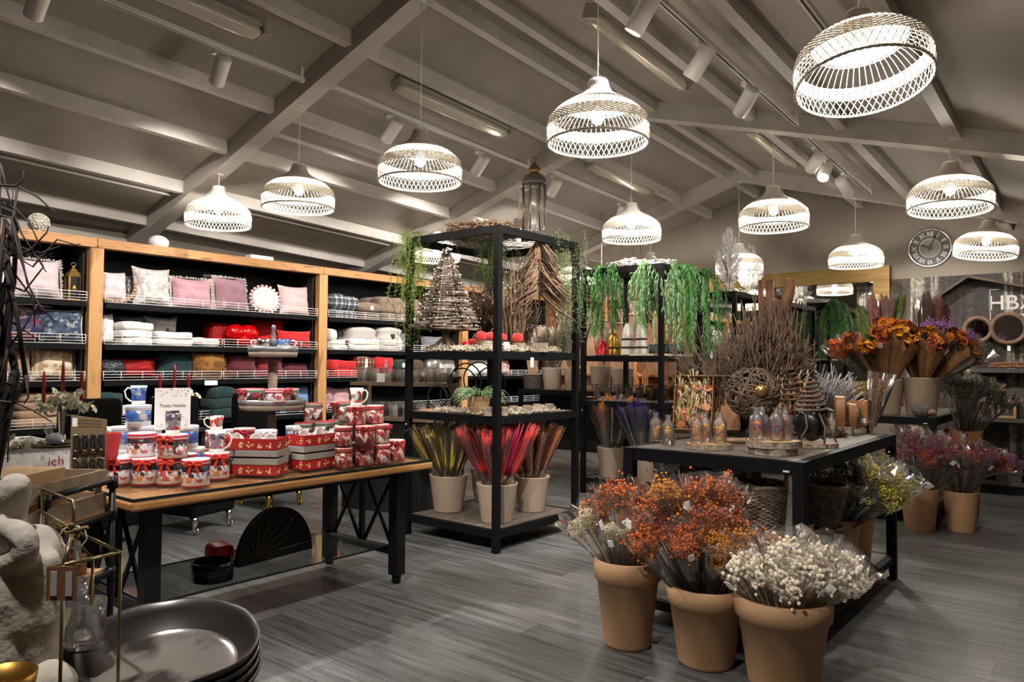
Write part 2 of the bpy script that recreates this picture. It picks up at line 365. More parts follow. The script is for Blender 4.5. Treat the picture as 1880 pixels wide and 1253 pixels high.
# ---------------------------------------------------------------- wicker pendant lamps
M_rattan = mat('rattan_white', 'dcd4c8', .65, bump=.3, bscale=150)
M_bulb = mat('bulb_glow', 'fff0d8', .3, emit=30)
M_cord = mat('lamp_cord', 'e4e0da', .5)
PR = [(0,.292),(.05,.297),(.095,.299),(.155,.284),(.20,.242),(.24,.178),(.27,.120),(.30,.082),(.335,.062),(.372,.054)]
def prad(z):
    for (a, ra), (b, rb) in zip(PR, PR[1:]):
        if z <= b: return ra+(rb-ra)*(z-a)/(b-a)
    return PR[-1][1]
def make_lamp():
    t = thing('pendant_lamp', 'x', 'pendant lamp', (0,0,0), 0, 'white wicker pendant lamps')
    P = lambda a, z, dr=0: ((prad(z)+dr)*cos(a), (prad(z)+dr)*sin(a), z)
    m = MB(); n = 60                                         # rim braid
    for j in range(3): m.tube([P(2*pi*i/n, .004+.003*sin(i*2.1+j*2.1), .004*cos(i*2.1+j*2.1)) for i in range(n)], .0055, 5, closed=True)
    m.build('rim', M_rattan, t)
    m = MB(); n = 56                                         # crossed lattice
    for i in range(n):
        for s in (1, -1): m.tube([P(2*pi*i/n+s*k*2*pi/n*.5, .095*k/3+.003, s*.0012) for k in range(4)], .0022, 4, cap=False)
    m.build('lattice_band', M_rattan, t)
    m = MB(); n = 112                                        # woven band: basket weave
    for j in range(9):
        z = .098+.007*j; m.tube([P(2*pi*i/n, z, .0024*(1 if (i+j) % 2 else -1)) for i in range(n)], .0032, 4, closed=True)
    for i in range(56): m.tube([P(2*pi*i/56, z) for z in (.092, .125, .16)], .0022, 4)
    m.build('woven_band', M_rattan, t)
    m = MB()
    for i in range(56): m.tube([P(2*pi*i/56, z) for z in (.158, .18, .205, .225)], .0022, 4)
    m.build('spokes', M_rattan, t)
    m = MB(); z = .222; n = 72
    while z < .368:
        m.tube([P(2*pi*i/n, z, .0018*(1 if i % 2 else -1)) for i in range(n)], .0034, 4, closed=True); z += .0058
    m.lathe([(prad(z), z) for z in (.226,.25,.275,.30,.335,.37)], 40, cap=False)
    m.build('neck', M_rattan, t)
    sk = MB().lathe([(.03,.372),(.054,.372),(.054,.378),(.012,.382)], 20).tube([(0,0,.22),(0,0,.372)], .02, 10).build('socket', M_white, t)
    MB().ell((0,0,.165), (.042,.042,.05), 16, 12).build('bulb', M_bulb, sk)
    return t
lamp0 = make_lamp(); lamps = []
LAMPS = [(-6.57,3.62,2.69,0,'leftmost wicker pendant lamp, hanging over the cushion shelves'),
 (-5.28,3.62,2.69,0,'second wicker pendant lamp from the left, on the nearest rafter'),
 (-3.81,3.62,2.69,0,'wicker pendant lamp left of the tall lantern on the nearest rafter'),
 (-2.315,3.62,2.69,0,'large bright wicker pendant lamp in the middle, right of the tall lantern'),
 (-.87,3.62,2.70,9,'largest wicker pendant lamp, tilted, at the top right'),
 (-6.58,6.55,2.69,0,'wicker pendant lamp seen through the hanging moss of the near rack'),
 (-5.25,6.55,2.69,0,'wicker pendant lamp seen behind the upside down twig bundle'),
 (-3.78,6.55,2.67,0,'wicker pendant lamp above the rack with green garlands'),
 (-2.33,6.55,2.63,0,'wicker pendant lamp right of the two silver twig trees'),
 (-.96,6.55,2.62,3,'wicker pendant lamp with grey brown cone, above the wall clock'),
 (-6.25,9.2,2.63,0,'distant wicker lamp partly hidden by the near rack post'),
 (-5.0,9.2,2.6,0,'distant wicker lamp hidden behind the green garland rack'),
 (-3.72,9.2,2.60,0,'distant wicker lamp between the two silver twig trees'),
 (-2.31,9.2,2.57,0,'distant wicker lamp in front of the gold framed mirror'),
 (-1.03,9.2,2.58,5,'distant wicker lamp to the right of the wall clock')]
for i, (x, y, z, tilt, lab) in enumerate(LAMPS):
    rz = (radians(tilt), radians(-tilt*.8), i*1.1)
    if i == 0: t = place(lamp0, (x, y, z), rz); t['label'] = lab; lamps.append(t)
    else: lamps.append(dup(lamp0, (x, y, z), rz, lab))
for t, (x, y, z, tilt, lab) in zip(lamps, LAMPS):
    rz = tuple(t.rotation_euler)
    top = Matrix.Translation((x,y,z)) @ Euler(rz).to_matrix().to_4x4() @ Vector((0,0,.378)); ce = Vector((x, y, zc(x, y)-.165))
    inv = (Matrix.Translation((x,y,z)) @ Euler(rz).to_matrix().to_4x4()).inverted()
    MB().tube([inv @ top, inv @ ce], .0035, 5).build('cord', M_cord, t)
    MB().box((0,0,0), (.06,.06,.012)).build('ceiling_hook', M_rail, t, inv @ ce)
    ld = bpy.data.lights.new('bulb_light', 'POINT'); ld.energy = LAMP_W; ld.shadow_soft_size = .05; ld.color = (1, .94, .85)
    lo = bpy.data.objects.new('bulb_light', ld); COL.objects.link(lo); lo.location = (x, y, z+.085)
# ================================================================ LEFT SHELF WALL
M_pine = mat('burnt_pine', 'a87848', .6, 0, '4f2f18', 7, kind='wave', stretch=(2,.35,3), lo=.35, hi=.95)
M_pinev = mat('burnt_pine_upright', 'b88a54', .6, 0, '7a4c26', 5, kind='wave', stretch=(2,2,.3), lo=.25, hi=1.)
M_wire = mat('white_wire', 'f0eeea', .4)
SX, SB = -7.30, -7.92
posts = [.32, 2.84, 5.38, 7.88, 10.02]
t = thing('timber_shelf_frame', 'scorched pine beam and posts framing the cushion shelves', 'shelf frame', (SX, posts[0], 0))
for a, b in zip(posts, posts[1:]): MB().bx((-.1, a-posts[0]+.002, 2.455), (.0, b-posts[0]-.002, 2.545)).build('top_beam', M_pine, t, bevel=.004)
for p in posts: MB().bx((-.09, p-posts[0]-.06, .0), (-.002, p-posts[0]+.06, 2.453)).build('post', M_pinev, t, bevel=.004)
LV = [1.95, 1.555, 1.215, .80, .3]
def wire_rail(L_, h=.085):
    m = MB()
    for z in (.004, .03, .057): m.tube([(0,0,z),(0,L_,z)], .0022, 5)
    m.tube([(-.03,0,h),(0,0,h),(0,L_,h),(-.03,L_,h)], .003, 5); m.tube([(0,0,0),(0,0,h)], .003, 5); m.tube([(0,L_,0),(0,L_,h)], .003, 5)
    y = .16
    while y < L_-.05: m.tube([(0,y,0),(0,y,h)], .0022, 5); y += .2
    return m
BAYL = ['black shelf bay at the far left behind the branches', 'black shelf bay full of pink, white and red cushions', 'black shelf bay stacked with throws and plaid rolls', 'black shelf bay seen behind the near rack']
for i, (a, b) in enumerate(zip(posts, posts[1:])):
    t = thing('shelf_bay', BAYL[i], 'shelving', (SX, a+.07, 0), 0, 'black wall shelf bays')
    L_ = b-a-.14
    MB().bx((SB-SX, 0, 0), (SB-SX+.015, L_, 2.535)).build('back_panel', M_blackmatte, t)
    for s in (.008, L_-.008): MB().bx((SB-SX+.016, s-.008, 0), (-.102, s+.008, 2.535)).build('side_panel', M_blackmatte, t)
    MB().bx((SB-SX+.016, .017, 2.49), (-.102, L_-.017, 2.505)).build('top_panel', M_blackmatte, t)
    for z in LV:
        bd = MB().bx((SB-SX+.016, .017, z-.05), (-.003, L_-.017, z)).build('shelf_board', M_black, t)
        h = L_/2-.02
        for q in (.01, L_/2+.01): wire_rail(h).build('wire_rail', M_wire, bd, (-.008, q, z+.001))
# ================================================================ GOODS ON THE CUSHION SHELVES
def fab(name, c, c2=None, scale=40, bump=.25, bs=120, rough=.9, sheen=.2): return mat('fabric_'+name, c, rough, 0, c2, scale, bump=bump, bscale=bs, sheen=sheen)
F_white = fab('white', 'd9d3ce'); F_pinkpale = fab('pale_pink', 'cdb7ba', 'c4acb0'); F_pink = fab('rose', 'b78c96', 'aa7f8a'); F_mauve = fab('mauve', '96707c', '8a6572')
F_blush = fab('blush', 'cfa9a7', 'c49c9b'); F_grey = fab('grey', '77767a', '6d6c70'); F_lgrey = fab('light_grey', 'b9b2ad', 'aaa39e'); F_brown = fab('taupe', '7d6a5c', '705e51')
F_red = fab('red', 'c31418', 'b01014'); F_burg = fab('burgundy', '5e1a28', '501422'); F_teal = fab('teal', '123b3c', '0b2628', 30, .6, 60); F_gold = fab('gold_fur', 'a9722a', '7e5218', 60, 1.0, 90)
F_beige = fab('beige', 'a8886a', '9c7c60'); F_dgreen = fab('dark_green', '16302a', '102420'); F_yellow = fab('yellow', 'd9b23c'); F_blue = fab('denim_blue', '5f86b5'); F_dbrown = fab('dark_brown', '4b3524', '3a281b')
F_redseq = mat('red_sequins', 'b00f12', .3, .4, '7e0709', 140, kind='voronoi', bump=.8, bscale=140); F_blkseq = mat('black_sequins', '15161a', .25, .5, '6d7078', 90, kind='voronoi', bump=.8, bscale=90, lo=.5, hi=.9)
F_redgloss = mat('red_foil', 'c2080c', .12, .35, bump=.4, bscale=12)
F_kilim = cells('kilim_print', ['6b3340', '2d3350', '8a6a70', '3a3550', 'a08a8c', '7a2f38', '4a4a68'], 26, .9)
F_navy = cells('navy_ornament', ['2d3748', '3c4a5e', '8d8f92', '242c3a', '5a6676', '34405a'], 34, .9)
F_paisley = mat('fern_print', 'b59672', .9, 0, 'd9c9b0', 9, kind='wave', lo=.55, hi=.62)
F_dots = mat('dotted_white', 'dcd7d3', .9, 0, 'dcd7d3', 22, kind='voronoi'); 
nt = F_dots.node_tree; rp = [n for n in nt.nodes if n.type == 'VALTORGB'][0]; rp.color_ramp.elements[0].position = .1; rp.color_ramp.elements[0].color = lin('4a4444'); rp.color_ramp.elements[1].position = .16
F_lace = mat('black_gold_dots', 'c9bfa6', .7, 0, '0f0f10', 60, kind='voronoi', lo=.25, hi=.35)
F_weave = mat('woven_white', 'cfc9c6', .85, 0, 'a39b99', 22, kind='voronoi', lo=.25, hi=.7, bump=1.0, bscale=40)
def plaid(name, base, c1, c2, s):
    if name in MATS: return MATS[name]
    m = mat(name, base, .9); nt = m.node_tree; N = nt.nodes; L = nt.links; b = N['Principled BSDF']
    tc = N.new('ShaderNodeTexCoord'); sx = N.new('ShaderNodeSeparateXYZ'); L.new(tc.outputs['Object'], sx.inputs[0]); prev = None
    for ax, col, ph, w in ((1, c1, 0, .16), (2, c1, 0, .16), (1, c2, .5, .3), (2, c2, .5, .3)):
        a = N.new('ShaderNodeMath'); a.operation = 'MULTIPLY_ADD'; a.inputs[1].default_value = s; a.inputs[2].default_value = ph+10; L.new(sx.outputs[ax], a.inputs[0])
        fr = N.new('ShaderNodeMath'); fr.operation = 'FRACT'; L.new(a.outputs[0], fr.inputs[0])
        lt = N.new('ShaderNodeMath'); lt.operation = 'LESS_THAN'; lt.inputs[1].default_value = w; L.new(fr.outputs[0], lt.inputs[0])
        ml = N.new('ShaderNodeMath'); ml.operation = 'MULTIPLY'; ml.inputs[1].default_value = .6; L.new(lt.outputs[0], ml.inputs[0])
        mx = N.new('ShaderNodeMix'); mx.data_type = 'RGBA'; L.new(ml.outputs[0], mx.inputs[0])
        if prev: L.new(prev, mx.inputs[6])
        else: mx.inputs[6].default_value = lin(base)
        mx.inputs[7].default_value = lin(col); prev = mx.outputs[2]
    L.new(prev, b.inputs['Base Color']); return m
F_plaidg = plaid('grey_plaid', '4a4f57', 'd5d6d8', '30343a', 14); F_tartan = plaid('tartan', '3a2c26', 'c8b27c', '7c1a1c', 16)
def pillow(w, h, t, seed=0, n=16, crease=.012):
    rr = random.Random(seed); ph = [rr.uniform(0, 6) for _ in range(6)]
    vs = []; fs = []
    for s in (1, -1):
        for j in range(n+1):
            for i in range(n+1):
                u = -1+2*i/n; v = -1+2*j/n; e = max(0, (1-u**4)*(1-v**4))**.55*(1-.25*(u*u+v*v)/2)
                y = w/2*u*(1.02-.11*(1-v*v)*abs(u)); z = h/2*v*(1.02-.11*(1-u*u)*abs(v))
                x = s*t/2*e + (crease*sin(3*u+4*v+ph[0])*sin(5*v-2*u+ph[1])+.5*crease*sin(9*u+ph[2])*sin(8*v+ph[3]))*min(1, e*1.5)*s
                vs.append((x, y, z+h/2))
    k = (n+1)**2
    for j in range(n):
        for i in range(n):
            a = j*(n+1)+i; fs.append((a, a+1, a+n+2, a+n+1)); fs.append((k+a+n+1, k+a+n+2, k+a+1, k+a))
    return MB().add(vs, fs)
def shelfspot(p0, p1, pt, lv, x=-7.45):
    z0 = LV[lv]+.002; a = at(p0, pt, x=x); b = at(p1, pt, x=x); return (a.y+b.y)/2, abs(b.y-a.y), (a.z+b.z)/2-z0, z0
def cushion(p0, p1, pt, lv, m, label, x=-7.45, extra=None, t=.15, ti=9, name='cushion', cat='cushion', parts=True):
    y, w, h, z = shelfspot(p0, p1, pt, lv, x)
    o = thing(name, label, cat, (x-.03, y, z), (0, radians(-ti), radians(R.uniform(-9, 9))))
    pillow(w, h, t, R.random()).build('cover', m, o)
    if extra == 'fringe':
        mb = MB(); rr = random.Random(3)
        for i in range(150):
            q = i/150*4; k = int(q); f = (q-k)*2-1; u, v = ((f,-1),(1,f),(-f,1),(-1,-f))[k]
            p = Vector((0, w/2*u*.97, h/2+h/2*v*.97)); d = Vector((rr.uniform(-.4,.4), u*abs(u)**3+rr.uniform(-.3,.3), v*abs(v)**3+rr.uniform(-.3,.3)))
            mb.tube([p, p+d*.012, p+d*.024+Vector((0,0,-.004))], .0035, 4)
        mb.build('fringe', F_white, o)
    if extra == 'pompom':
        for i in range(26):
            a = 2*pi*i/26; ex = lambda q: abs(q)**.8*(1 if q > 0 else -1)
            MB().ell((0, w*.5*ex(cos(a))*.99, h/2+h*.5*ex(sin(a))*.99), .017, 8, 6).build('pompom', extra_m[0], o)
    if extra == 'tag': MB().box((t/2+.004, 0, h*.45), (.003, w*.3, h*.22)).build('paper_tag', mat('dark_tag', '3a3836', .7), o)
    if extra == 'piping': MB().tube([(0, w/2*u*.98, h/2+h/2*v*.98) for u, v in ((-1,-1),(0,-.94),(1,-1),(.94,0),(1,1),(0,.94),(-1,1),(-.94,0))], .006, 6, closed=True).build('piping', F_white, o)
    return o
extra_m = [F_blush]
def throw(p0, p1, pt, lv, m, label, x=-7.45, layers=3, e=.45, group=None, band=None, z0=None, name='folded_throw'):
    y, w, h, z = shelfspot(p0, p1, pt, lv, x)
    if z0 is not None: h = h+z-z0; z = z0
    o = thing(name, label, 'throw blanket', (x, y, z), radians(R.uniform(-3, 3)), group); mb = MB(); hh = h/layers
    ph = R.uniform(0, 6)
    for k in range(layers):
        mb.sup((R.uniform(-.01,.01), R.uniform(-.006,.006), hh*(k+.5)), (.26, w*R.uniform(.95, 1), hh*1.16), e*.8, 22, 10,
               lambda v: Vector((v.x+.006*sin(v.y*40+ph), v.y, v.z+.25*hh*.3*sin(v.y/w*7+ph+k))))
    mb.build('folded_cloth', m, o)
    if band: MB().sup((0, band[1]*w, h/2), (.272, w*.16, h*1.03), .25, 16, 8).build(band[2], band[0], o)
    return o
def roll(p0, p1, pt, lv, m, label, x=-7.45, z0=None, group=None, band=None, pinch=.0):
    """rolled throw seen end-on, pinched by a tie"""
    y, w, h, z = shelfspot(p0, p1, pt, lv, x)
    if z0 is not None: h = h+z-z0; z = z0
    o = thing('rolled_throw', label, 'throw blanket', (x, y, z), radians(R.uniform(-4, 4)), group); ph = R.uniform(0, 6)
    MB().sup((0,0,h/2), (.28, w, h), .62, 26, 14, lambda v: v*(1-pinch*math.exp(-(v.z/h*6)**2)+.03*sin(v.y/w*11+ph)+.02*sin(v.z/h*14+ph))).build('rolled_cloth', m, o)
    if band: MB().sup((.125, 0, h*.42), (.05, .05, .06), .3, 12, 6).build('label_band', band, o)
    return o
# bay at the far left
cushion(-34, 20, 478, 0, F_white, 'bright white cushion at the far left of the top shelf')
cushion(0, 121, 447, 0, F_lace, 'black cushion dotted in gold, behind the pale pink one', x=-7.68, t=.1)
cushion(22, 117, 474, 0, F_pinkpale, 'large pale pink fringed cushion beside the black gold lantern', extra='fringe', t=.2)
cushion(-40, 18, 548, 1, F_navy, 'dark blue cushion at the far left of the second shelf', x=-7.5)
cushion(8, 92, 550, 1, F_kilim, 'cushion with plum and navy rug pattern on the second shelf')
cushion(76, 155, 568, 1, F_navy, 'grey blue cushion with an ornate medallion, next to the post', x=-7.36, extra='piping')
cushion(-40, 6, 634, 2, F_beige, 'brown cushion at the far left edge of the third shelf', x=-7.5)
cushion(2, 60, 632, 2, F_beige, 'plain tan cushion left of the fern printed one', t=.2)
cushion(58, 142, 634, 2, F_paisley, 'tan cushion with white fern leaves beside the post', extra='fringe', t=.18)
throw(20, 140, 722, 3, F_beige, 'folded tan throw low behind the candelabra', x=-7.5, layers=4)
t = thing('gold_lantern', 'black and gold ornate lantern on the top shelf by the post', 'lantern', at(133, 552, x=-7.5)); t.location.z = LV[0]+.002
M_agold = mat('antique_gold', '9c7a3c', .4, .7); M_blk = mat('dark_glass', '101012', .2)
MB().box((0,0,.012), (.12,.12,.024)).build('base', M_agold, t, bevel=.004)
for a, b in ((1,1),(1,-1),(-1,1),(-1,-1)): MB().box((.048*a,.048*b,.125), (.014,.014,.205)).build('corner_post', M_agold, t)
MB().box((0,0,.125), (.09,.09,.2)).build('glass_body', M_blk, t)
MB().lathe([(.075,.228),(.078,.24),(.05,.275),(.035,.29),(.03,.3),(.012,.315),(.008,.335)], 4, M=Matrix.Rotation(pi/4,4,'Z'), smooth=False).build('roof', M_agold, t)
MB().tube([(0,.02*cos(a),.345+.02*sin(a)) for a in [i*pi/5 for i in range(10)]], .003, 5, closed=True).build('ring', M_agold, t)
MB().lathe([(0,0),(.018,.004),(.022,.02),(.012,.045),(0,.05)], 12, M=Matrix.Translation((.046,0,.1)) @ Matrix.Scale(.2,4,(1,0,0))).build('medallion', M_agold, t)
# pink and white bay, top shelf
o = cushion(180, 237, 497, 0, F_pinkpale, 'round pale pink cushion with big taupe pompoms in the left corner', t=.2)
for i in range(14):
    a = -2.6+i*.21; MB().ell((.05, .2*cos(a)*.95+.02, .19+.2*sin(a)*.9), .02, 8, 6).build('pompom', F_beige, o)
cushion(228, 252, 503, 0, mat('silver_sequins', 'b9b5b4', .35, .5, '8f8b8a', 120, kind='voronoi'), 'silver sequin cushion peeping out behind the woven one', x=-7.62)
cushion(247, 318, 491, 0, F_weave, 'white cushion with a basket weave pattern', ti=6, t=.17)
cushion(320, 393, 510, 0, F_pink, 'dusty pink cushion with cream fringe', extra='fringe')
cushion(384, 420, 506, 0, F_mauve, 'mauve fringed cushion half hidden behind the other mauve one', x=-7.64, extra='fringe', t=.1)
cushion(398, 460, 509, 0, F_mauve, 'dark mauve cushion with cream fringe', extra='fringe')
y, w, h, z = shelfspot(460, 518, 523, 0)
o = thing('round_cushion', 'round white cushion ringed with pink pompoms', 'cushion', (-7.45, y, z), (0, radians(-9), 0))
MB().ell((0,0,h/2), (.07, w*.42, h*.44), 20, 14).build('cover', F_white, o)
for i in range(22):
    a = 2*pi*i/22; MB().ell((0, w*.46*cos(a), h/2+h*.47*sin(a)), .019, 8, 6).build('pompom', F_blush, o)
cushion(518, 570, 524, 0, F_blush, 'pale blush quilted cushion at the right end of the top shelf')
# second shelf
cushion(181, 213, 574, 1, F_dots, 'tall white dotted cushion standing beside the left post')
cushion(212, 272, 578, 1, F_grey, 'grey cushion behind the stack of dotted throws', x=-7.64, t=.12)
throw(212, 274, 593, 1, F_dots, 'stack of white dotted throws', layers=3)
cushion(271, 330, 580, 1, F_lgrey, 'grey fluffy cushion with a dark paper tag', x=-7.62, t=.14, extra='tag')
throw(276, 348, 611, 1, F_dots, 'low stack of white throws in front of the grey tagged cushion', layers=2)
throw(346, 397, 622, 1, F_white, 'flat white cushion lying at the middle of the shelf', layers=1, e=.75, name='flat_cushion')
roll(376, 418, 592, 1, F_redseq, 'dark red sequin cushion in shadow beside the shiny heart', x=-7.6)
y, w, h, z = shelfspot(412, 470, 596, 1)
o = thing('foil_balloon_cushion', 'shiny red foil heart shaped cushion', 'cushion', (-7.42, y, z)); mb = MB()
for s in (-1, 1): mb.ell((0, s*w*.2, h*.6), (.09, w*.31, h*.4), 18, 12, M=Matrix.Translation((0,0,h*.0)))
mb.ell((0, 0, h*.34), (.08, w*.3, h*.34), 18, 12); mb.build('cover', F_redgloss, o)
MB().tube([(.06,w*.1,h*.1),(.09,w*.12,.0),(.1,w*.14,-.03)], .008, 6).build('ribbon', M_red, o)
cushion(466, 525, 585, 1, F_red, 'bright red cushion with white snow stars behind the cake stand', x=-7.6)
o = cushion(515, 573, 607, 1, F_red, 'red cushion with black Christmas lettering next to the post', x=-7.38)
text('lettering', 'Christmas', .075, mat('black_ink', '14100f', .8), o, (.078, 0, .07), (pi/2, 0, pi/2))
# third shelf
roll(174, 226, 660, 2, F_blkseq, 'black sequin cushion in the left corner of the third shelf')
cushion(213, 291, 656, 2, F_redseq, 'bright red glitter cushion on the third shelf', t=.2, ti=16)
cushion(284, 312, 668, 2, F_teal, 'dark teal cushion squeezed behind the plush one', x=-7.6)
cushion(291, 362, 643, 2, F_teal, 'dark teal plush cushion left of the gold fur one', t=.17)
o = cushion(357, 419, 646, 2, F_gold, 'shaggy gold fur cushion with a white tag below', x=-7.36)
mb = MB(); rr = random.Random(5)
for i in range(1700):
    y_ = rr.uniform(-.16,.16); z_ = rr.uniform(.01,.235); s_ = (1-(y_/.17)**2)*(1-((z_-.12)/.125)**2); x_ = .06*max(0, s_)**.4
    p = Vector((x_, y_, z_)); d = Vector((rr.uniform(.3,1), rr.uniform(-1,1), rr.uniform(-1.4,.3)))*.034; mb.tube([p, p+d*.6, p+d+Vector((0,0,-.008))], [.003,.002,.0008], 3, cap=False)
mb.build('fur', F_gold, o)
cushion(414, 476, 650, 2, F_burg, 'burgundy velvet cushion right of the gold fur one', t=.2)
cushion(472, 523, 655, 2, fab('dark_red', '7a1c28', '6a1620'), 'quilted dark red cushion behind the cake stand column')
cushion(519, 571, 665, 2, F_burg, 'burgundy cushion leaning at the right end of the third shelf', ti=25)
t = tag(MB().box((0,0,.03), (.004,.14,.05)).build('price_card', M_tagp, None, (-7.285, at(387, 706, x=-7.29).y, 1.15), (0,0,0)), 'white price card hanging from the rail under the gold fur cushion', 'price card')
# lower shelf, mostly behind the chairs
throw(172, 220, 722, 3, F_teal, 'folded green throw low on the left behind the chair', layers=3)
throw(376, 424, 712, 3, F_teal, 'folded dark green throw above the chair back', layers=3, x=-7.4)
throw(428, 500, 728, 3, F_white, 'folded white throw behind the cake stand', layers=4, x=-7.4)
cushion(520, 570, 708, 3, F_blue, 'blue cushion beside the second post, low down')
# throws bay
for i, (a, b, tp, lab) in enumerate([(598, 630, 540, 'tall grey plaid roll next to the post'), (626, 651, 545, 'second grey plaid roll to the right of the tall one')]):
    roll(a, b, tp, 0, F_plaidg, lab, z0=LV[0]+.10)
throw(598, 648, 573, 0, F_plaidg, 'folded grey plaid throw below the plaid rolls', layers=2)
roll(648, 692, 556, 0, F_brown, 'taupe throw knotted round a white label', z0=LV[0]+.095, band=M_white)
roll(664, 690, 547, 0, F_brown, 'taupe rolled throw at the back, above the labelled one', x=-7.68, z0=LV[0]+.09)
roll(686, 716, 545, 0, F_brown, 'largest taupe rolled throw on the top shelf', z0=LV[0]+.09, pinch=.1)
roll(711, 734, 548, 0, F_brown, 'taupe rolled throw right of the largest one', z0=LV[0]+.085, pinch=.1)
roll(730, 745, 555, 0, F_brown, 'slim taupe rolled throw, third along', z0=LV[0]+.08)
roll(742, 766, 550, 0, F_brown, 'taupe rolled throw next to the near rack post', z0=LV[0]+.08)
for a, b, q in ((650, 690, 'left'), (690, 728, 'middle'), (728, 768, 'right')): throw(a, b, 577, 0, F_brown, 'folded taupe throw under the rolls, %s of three' % q, layers=2)
roll(594, 609, 604, 1, F_white, 'white roll standing against the post', z0=LV[1]+.09)
throw(596, 632, 625, 1, F_white, 'folded white throw under the small white roll', layers=2, band=(M_blackmatte, .3, 'label_band'))
throw(612, 640, 606, 1, F_grey, 'grey throw in shadow at the back of the second shelf', x=-7.68)
roll(634, 686, 601, 1, F_lgrey, 'pale grey bundle of throws, left of the gathered one', z0=LV[1]+.11, pinch=.12)
roll(684, 733, 601, 1, F_lgrey, 'pale grey throw gathered with a black label', z0=LV[1]+.105, pinch=.25, band=M_blackmatte)
throw(632, 690, 622, 1, F_white, 'white folded throws beneath the pale grey bundle', layers=2)
throw(688, 730, 624, 1, F_lgrey, 'pale grey folded throw beneath the gathered one', layers=2)
cushion(727, 763, 609, 1, F_grey, 'plain grey cushion left of the near rack post', t=.18)
cushion(779, 822, 617, 1, F_grey, 'plain grey cushion seen behind the light string tree', t=.18)
roll(594, 611, 660, 2, F_red, 'red knotted throw beside the post', z0=LV[2]+.07)
throw(598, 650, 663, 2, F_red, 'stack of folded red throws', layers=2, e=.55)
throw(642, 679, 656, 2, F_tartan, 'tartan throw tied with white ribbon', layers=2, band=(M_white, 0, 'ribbon'))
throw(677, 714, 657, 2, F_red, 'red throw pair with a grey paper tag', layers=2, band=(F_grey, 0, 'paper_band'))
roll(714, 744, 660, 2, F_dgreen, 'dark green rolled throw on top with a white label', z0=LV[2]+.095, band=M_white)
roll(712, 746, 679, 2, F_dgreen, 'dark green rolled throw below the other green one')
roll(742, 768, 660, 2, F_dbrown, 'dark brown fur roll next to the near rack post', z0=LV[2]+.08)
roll(744, 758, 682, 2, F_yellow, 'yellow rolled throw on the third shelf')
roll(758, 772, 684, 2, F_white, 'white rolled throw right of the yellow one')
roll(774, 800, 658, 2, mat('silver_foil', 'aaa8a8', .25, .8, bump=.6, bscale=30), 'silver foil covered cushion bundle behind the near rack post')
cushion(794, 816, 656, 2, F_white, 'white cushion behind the iron rings'); cushion(810, 838, 656, 2, F_lgrey, 'pale grey cushion leaning by the third post')
cushion(612, 646, 712, 3, F_blush, 'pink cushion low behind the tall red mug'); cushion(594, 616, 709, 3, F_pink, 'small dusky pink cushion low beside the second post')
# bay seen through and beside the near rack
for a, b, tp, lv, m, lab in [(862, 884, 560, 0, F_lgrey, 'pale throw high in the last bay'), (862, 905, 650, 2, F_white, 'white throws seen between the rack posts'), (905, 940, 648, 2, fab('red_white', 'd8c0bc', 'a03c3c', 20), 'red and white patterned throws in the last bay'),
    (975, 1003, 596, 1, F_grey, 'grey rounded cushion in the last bay near the pampas'), (940, 972, 585, 1, F_red, 'red gift cushion with a pink heart in the last bay'), (915, 940, 588, 1, F_redseq, 'dark red cushion left of the heart cushion'), (880, 915, 600, 1, F_lgrey, 'light cushion deep in the last bay')]:
    o = cushion(a, b, tp, lv, m, lab)
    if 'heart' in lab:
        hp = [(.075*16*sin(q)**3/16, .075*(13*cos(q)-5*cos(2*q)-2*cos(3*q)-cos(4*q))/16) for q in [2*pi*i/28 for i in range(28)]]
        MB().tube([(.08, p[0], p[1]+.17) for p in hp], .006, 5, closed=True).tube([(.08, p[0]*.55, p[1]*.55+.17) for p in hp], .005, 5, closed=True).build('heart_outline', F_blush, o)
    if 'pampas' in lab: pass
# on top of the frame
def pos_top(px, x=-7.45): p = at(px, 440, x=x); return Vector((x, p.y, 2.548))
o = thing('glitter_ball', 'white glittering lattice ball on top of the shelf frame at the left', 'decoration', pos_top(70)); mb = MB(); rr = random.Random(2)
for i in range(240):
    z_ = rr.uniform(-1, 1); a = rr.uniform(0, 6.3); q = sqrt(1-z_*z_); mb.blob((.085*q*cos(a), .085*q*sin(a), .087+.085*z_), .009)
mb.build('beads', mat('glitter', 'efe8d4', .2, .5), o); MB().ell((0,0,.087), .08, 16, 12).build('core', mat('core_grey', '9a958a', .5), o)
tag(MB().ell((0,0,.05), (.1,.1,.075), 18, 12).build('paper_globe', M_white, None, pos_top(291)+Vector((0,0,-.0))), 'plain white rounded globe on top of the shelf frame', 'decoration')
tag(MB().bx((-.06,-.14,0),(.06,.14,.05)).build('white_carton', M_white, None, pos_top(477), bevel=.004), 'flat white box on top of the shelf frame', 'box')
# ================================================================ DINING AREA BEHIND THE GIFT TABLE
M_velvet = mat('black_velvet', '060607', .95, spec=.15); M_silver = mat('silver', 'cfcabf', .22, 1); M_goldm = mat('polished_gold', 'c9a24a', .25, 1)
def chair(x, y, rz, label, foot=M_silver):
    t = thing('upholstered_chair', label, 'chair', (x, y, 0), rz, 'black upholstered dining chairs')
    MB().bx((-.24,-.225,.14), (.26,.225,.48)).build('seat', M_velvet, t, bevel=.03)
    MB().sup((-.25,0,.62), (.11,.46,.96), .14, 24, 14).build('backrest', M_velvet, t)
    for a in (.21,-.23):
        for b in (.18,-.18):
            MB().tube([(a,b,.15),(a+.02,b,.11),(a+.015,b,.06),(a+.0,b,.03),(a+.03,b,.014),(a+.055,b,.03),(a+.05,b,.05),(a+.032,b,.045)], [.028,.026,.018,.014,.014,.014,.012,.006], 8).build('leg', foot, t)
    return t
chair(-6.02, 3.14, .25, 'black chair with curled silver feet behind the Tazza Natale sign')
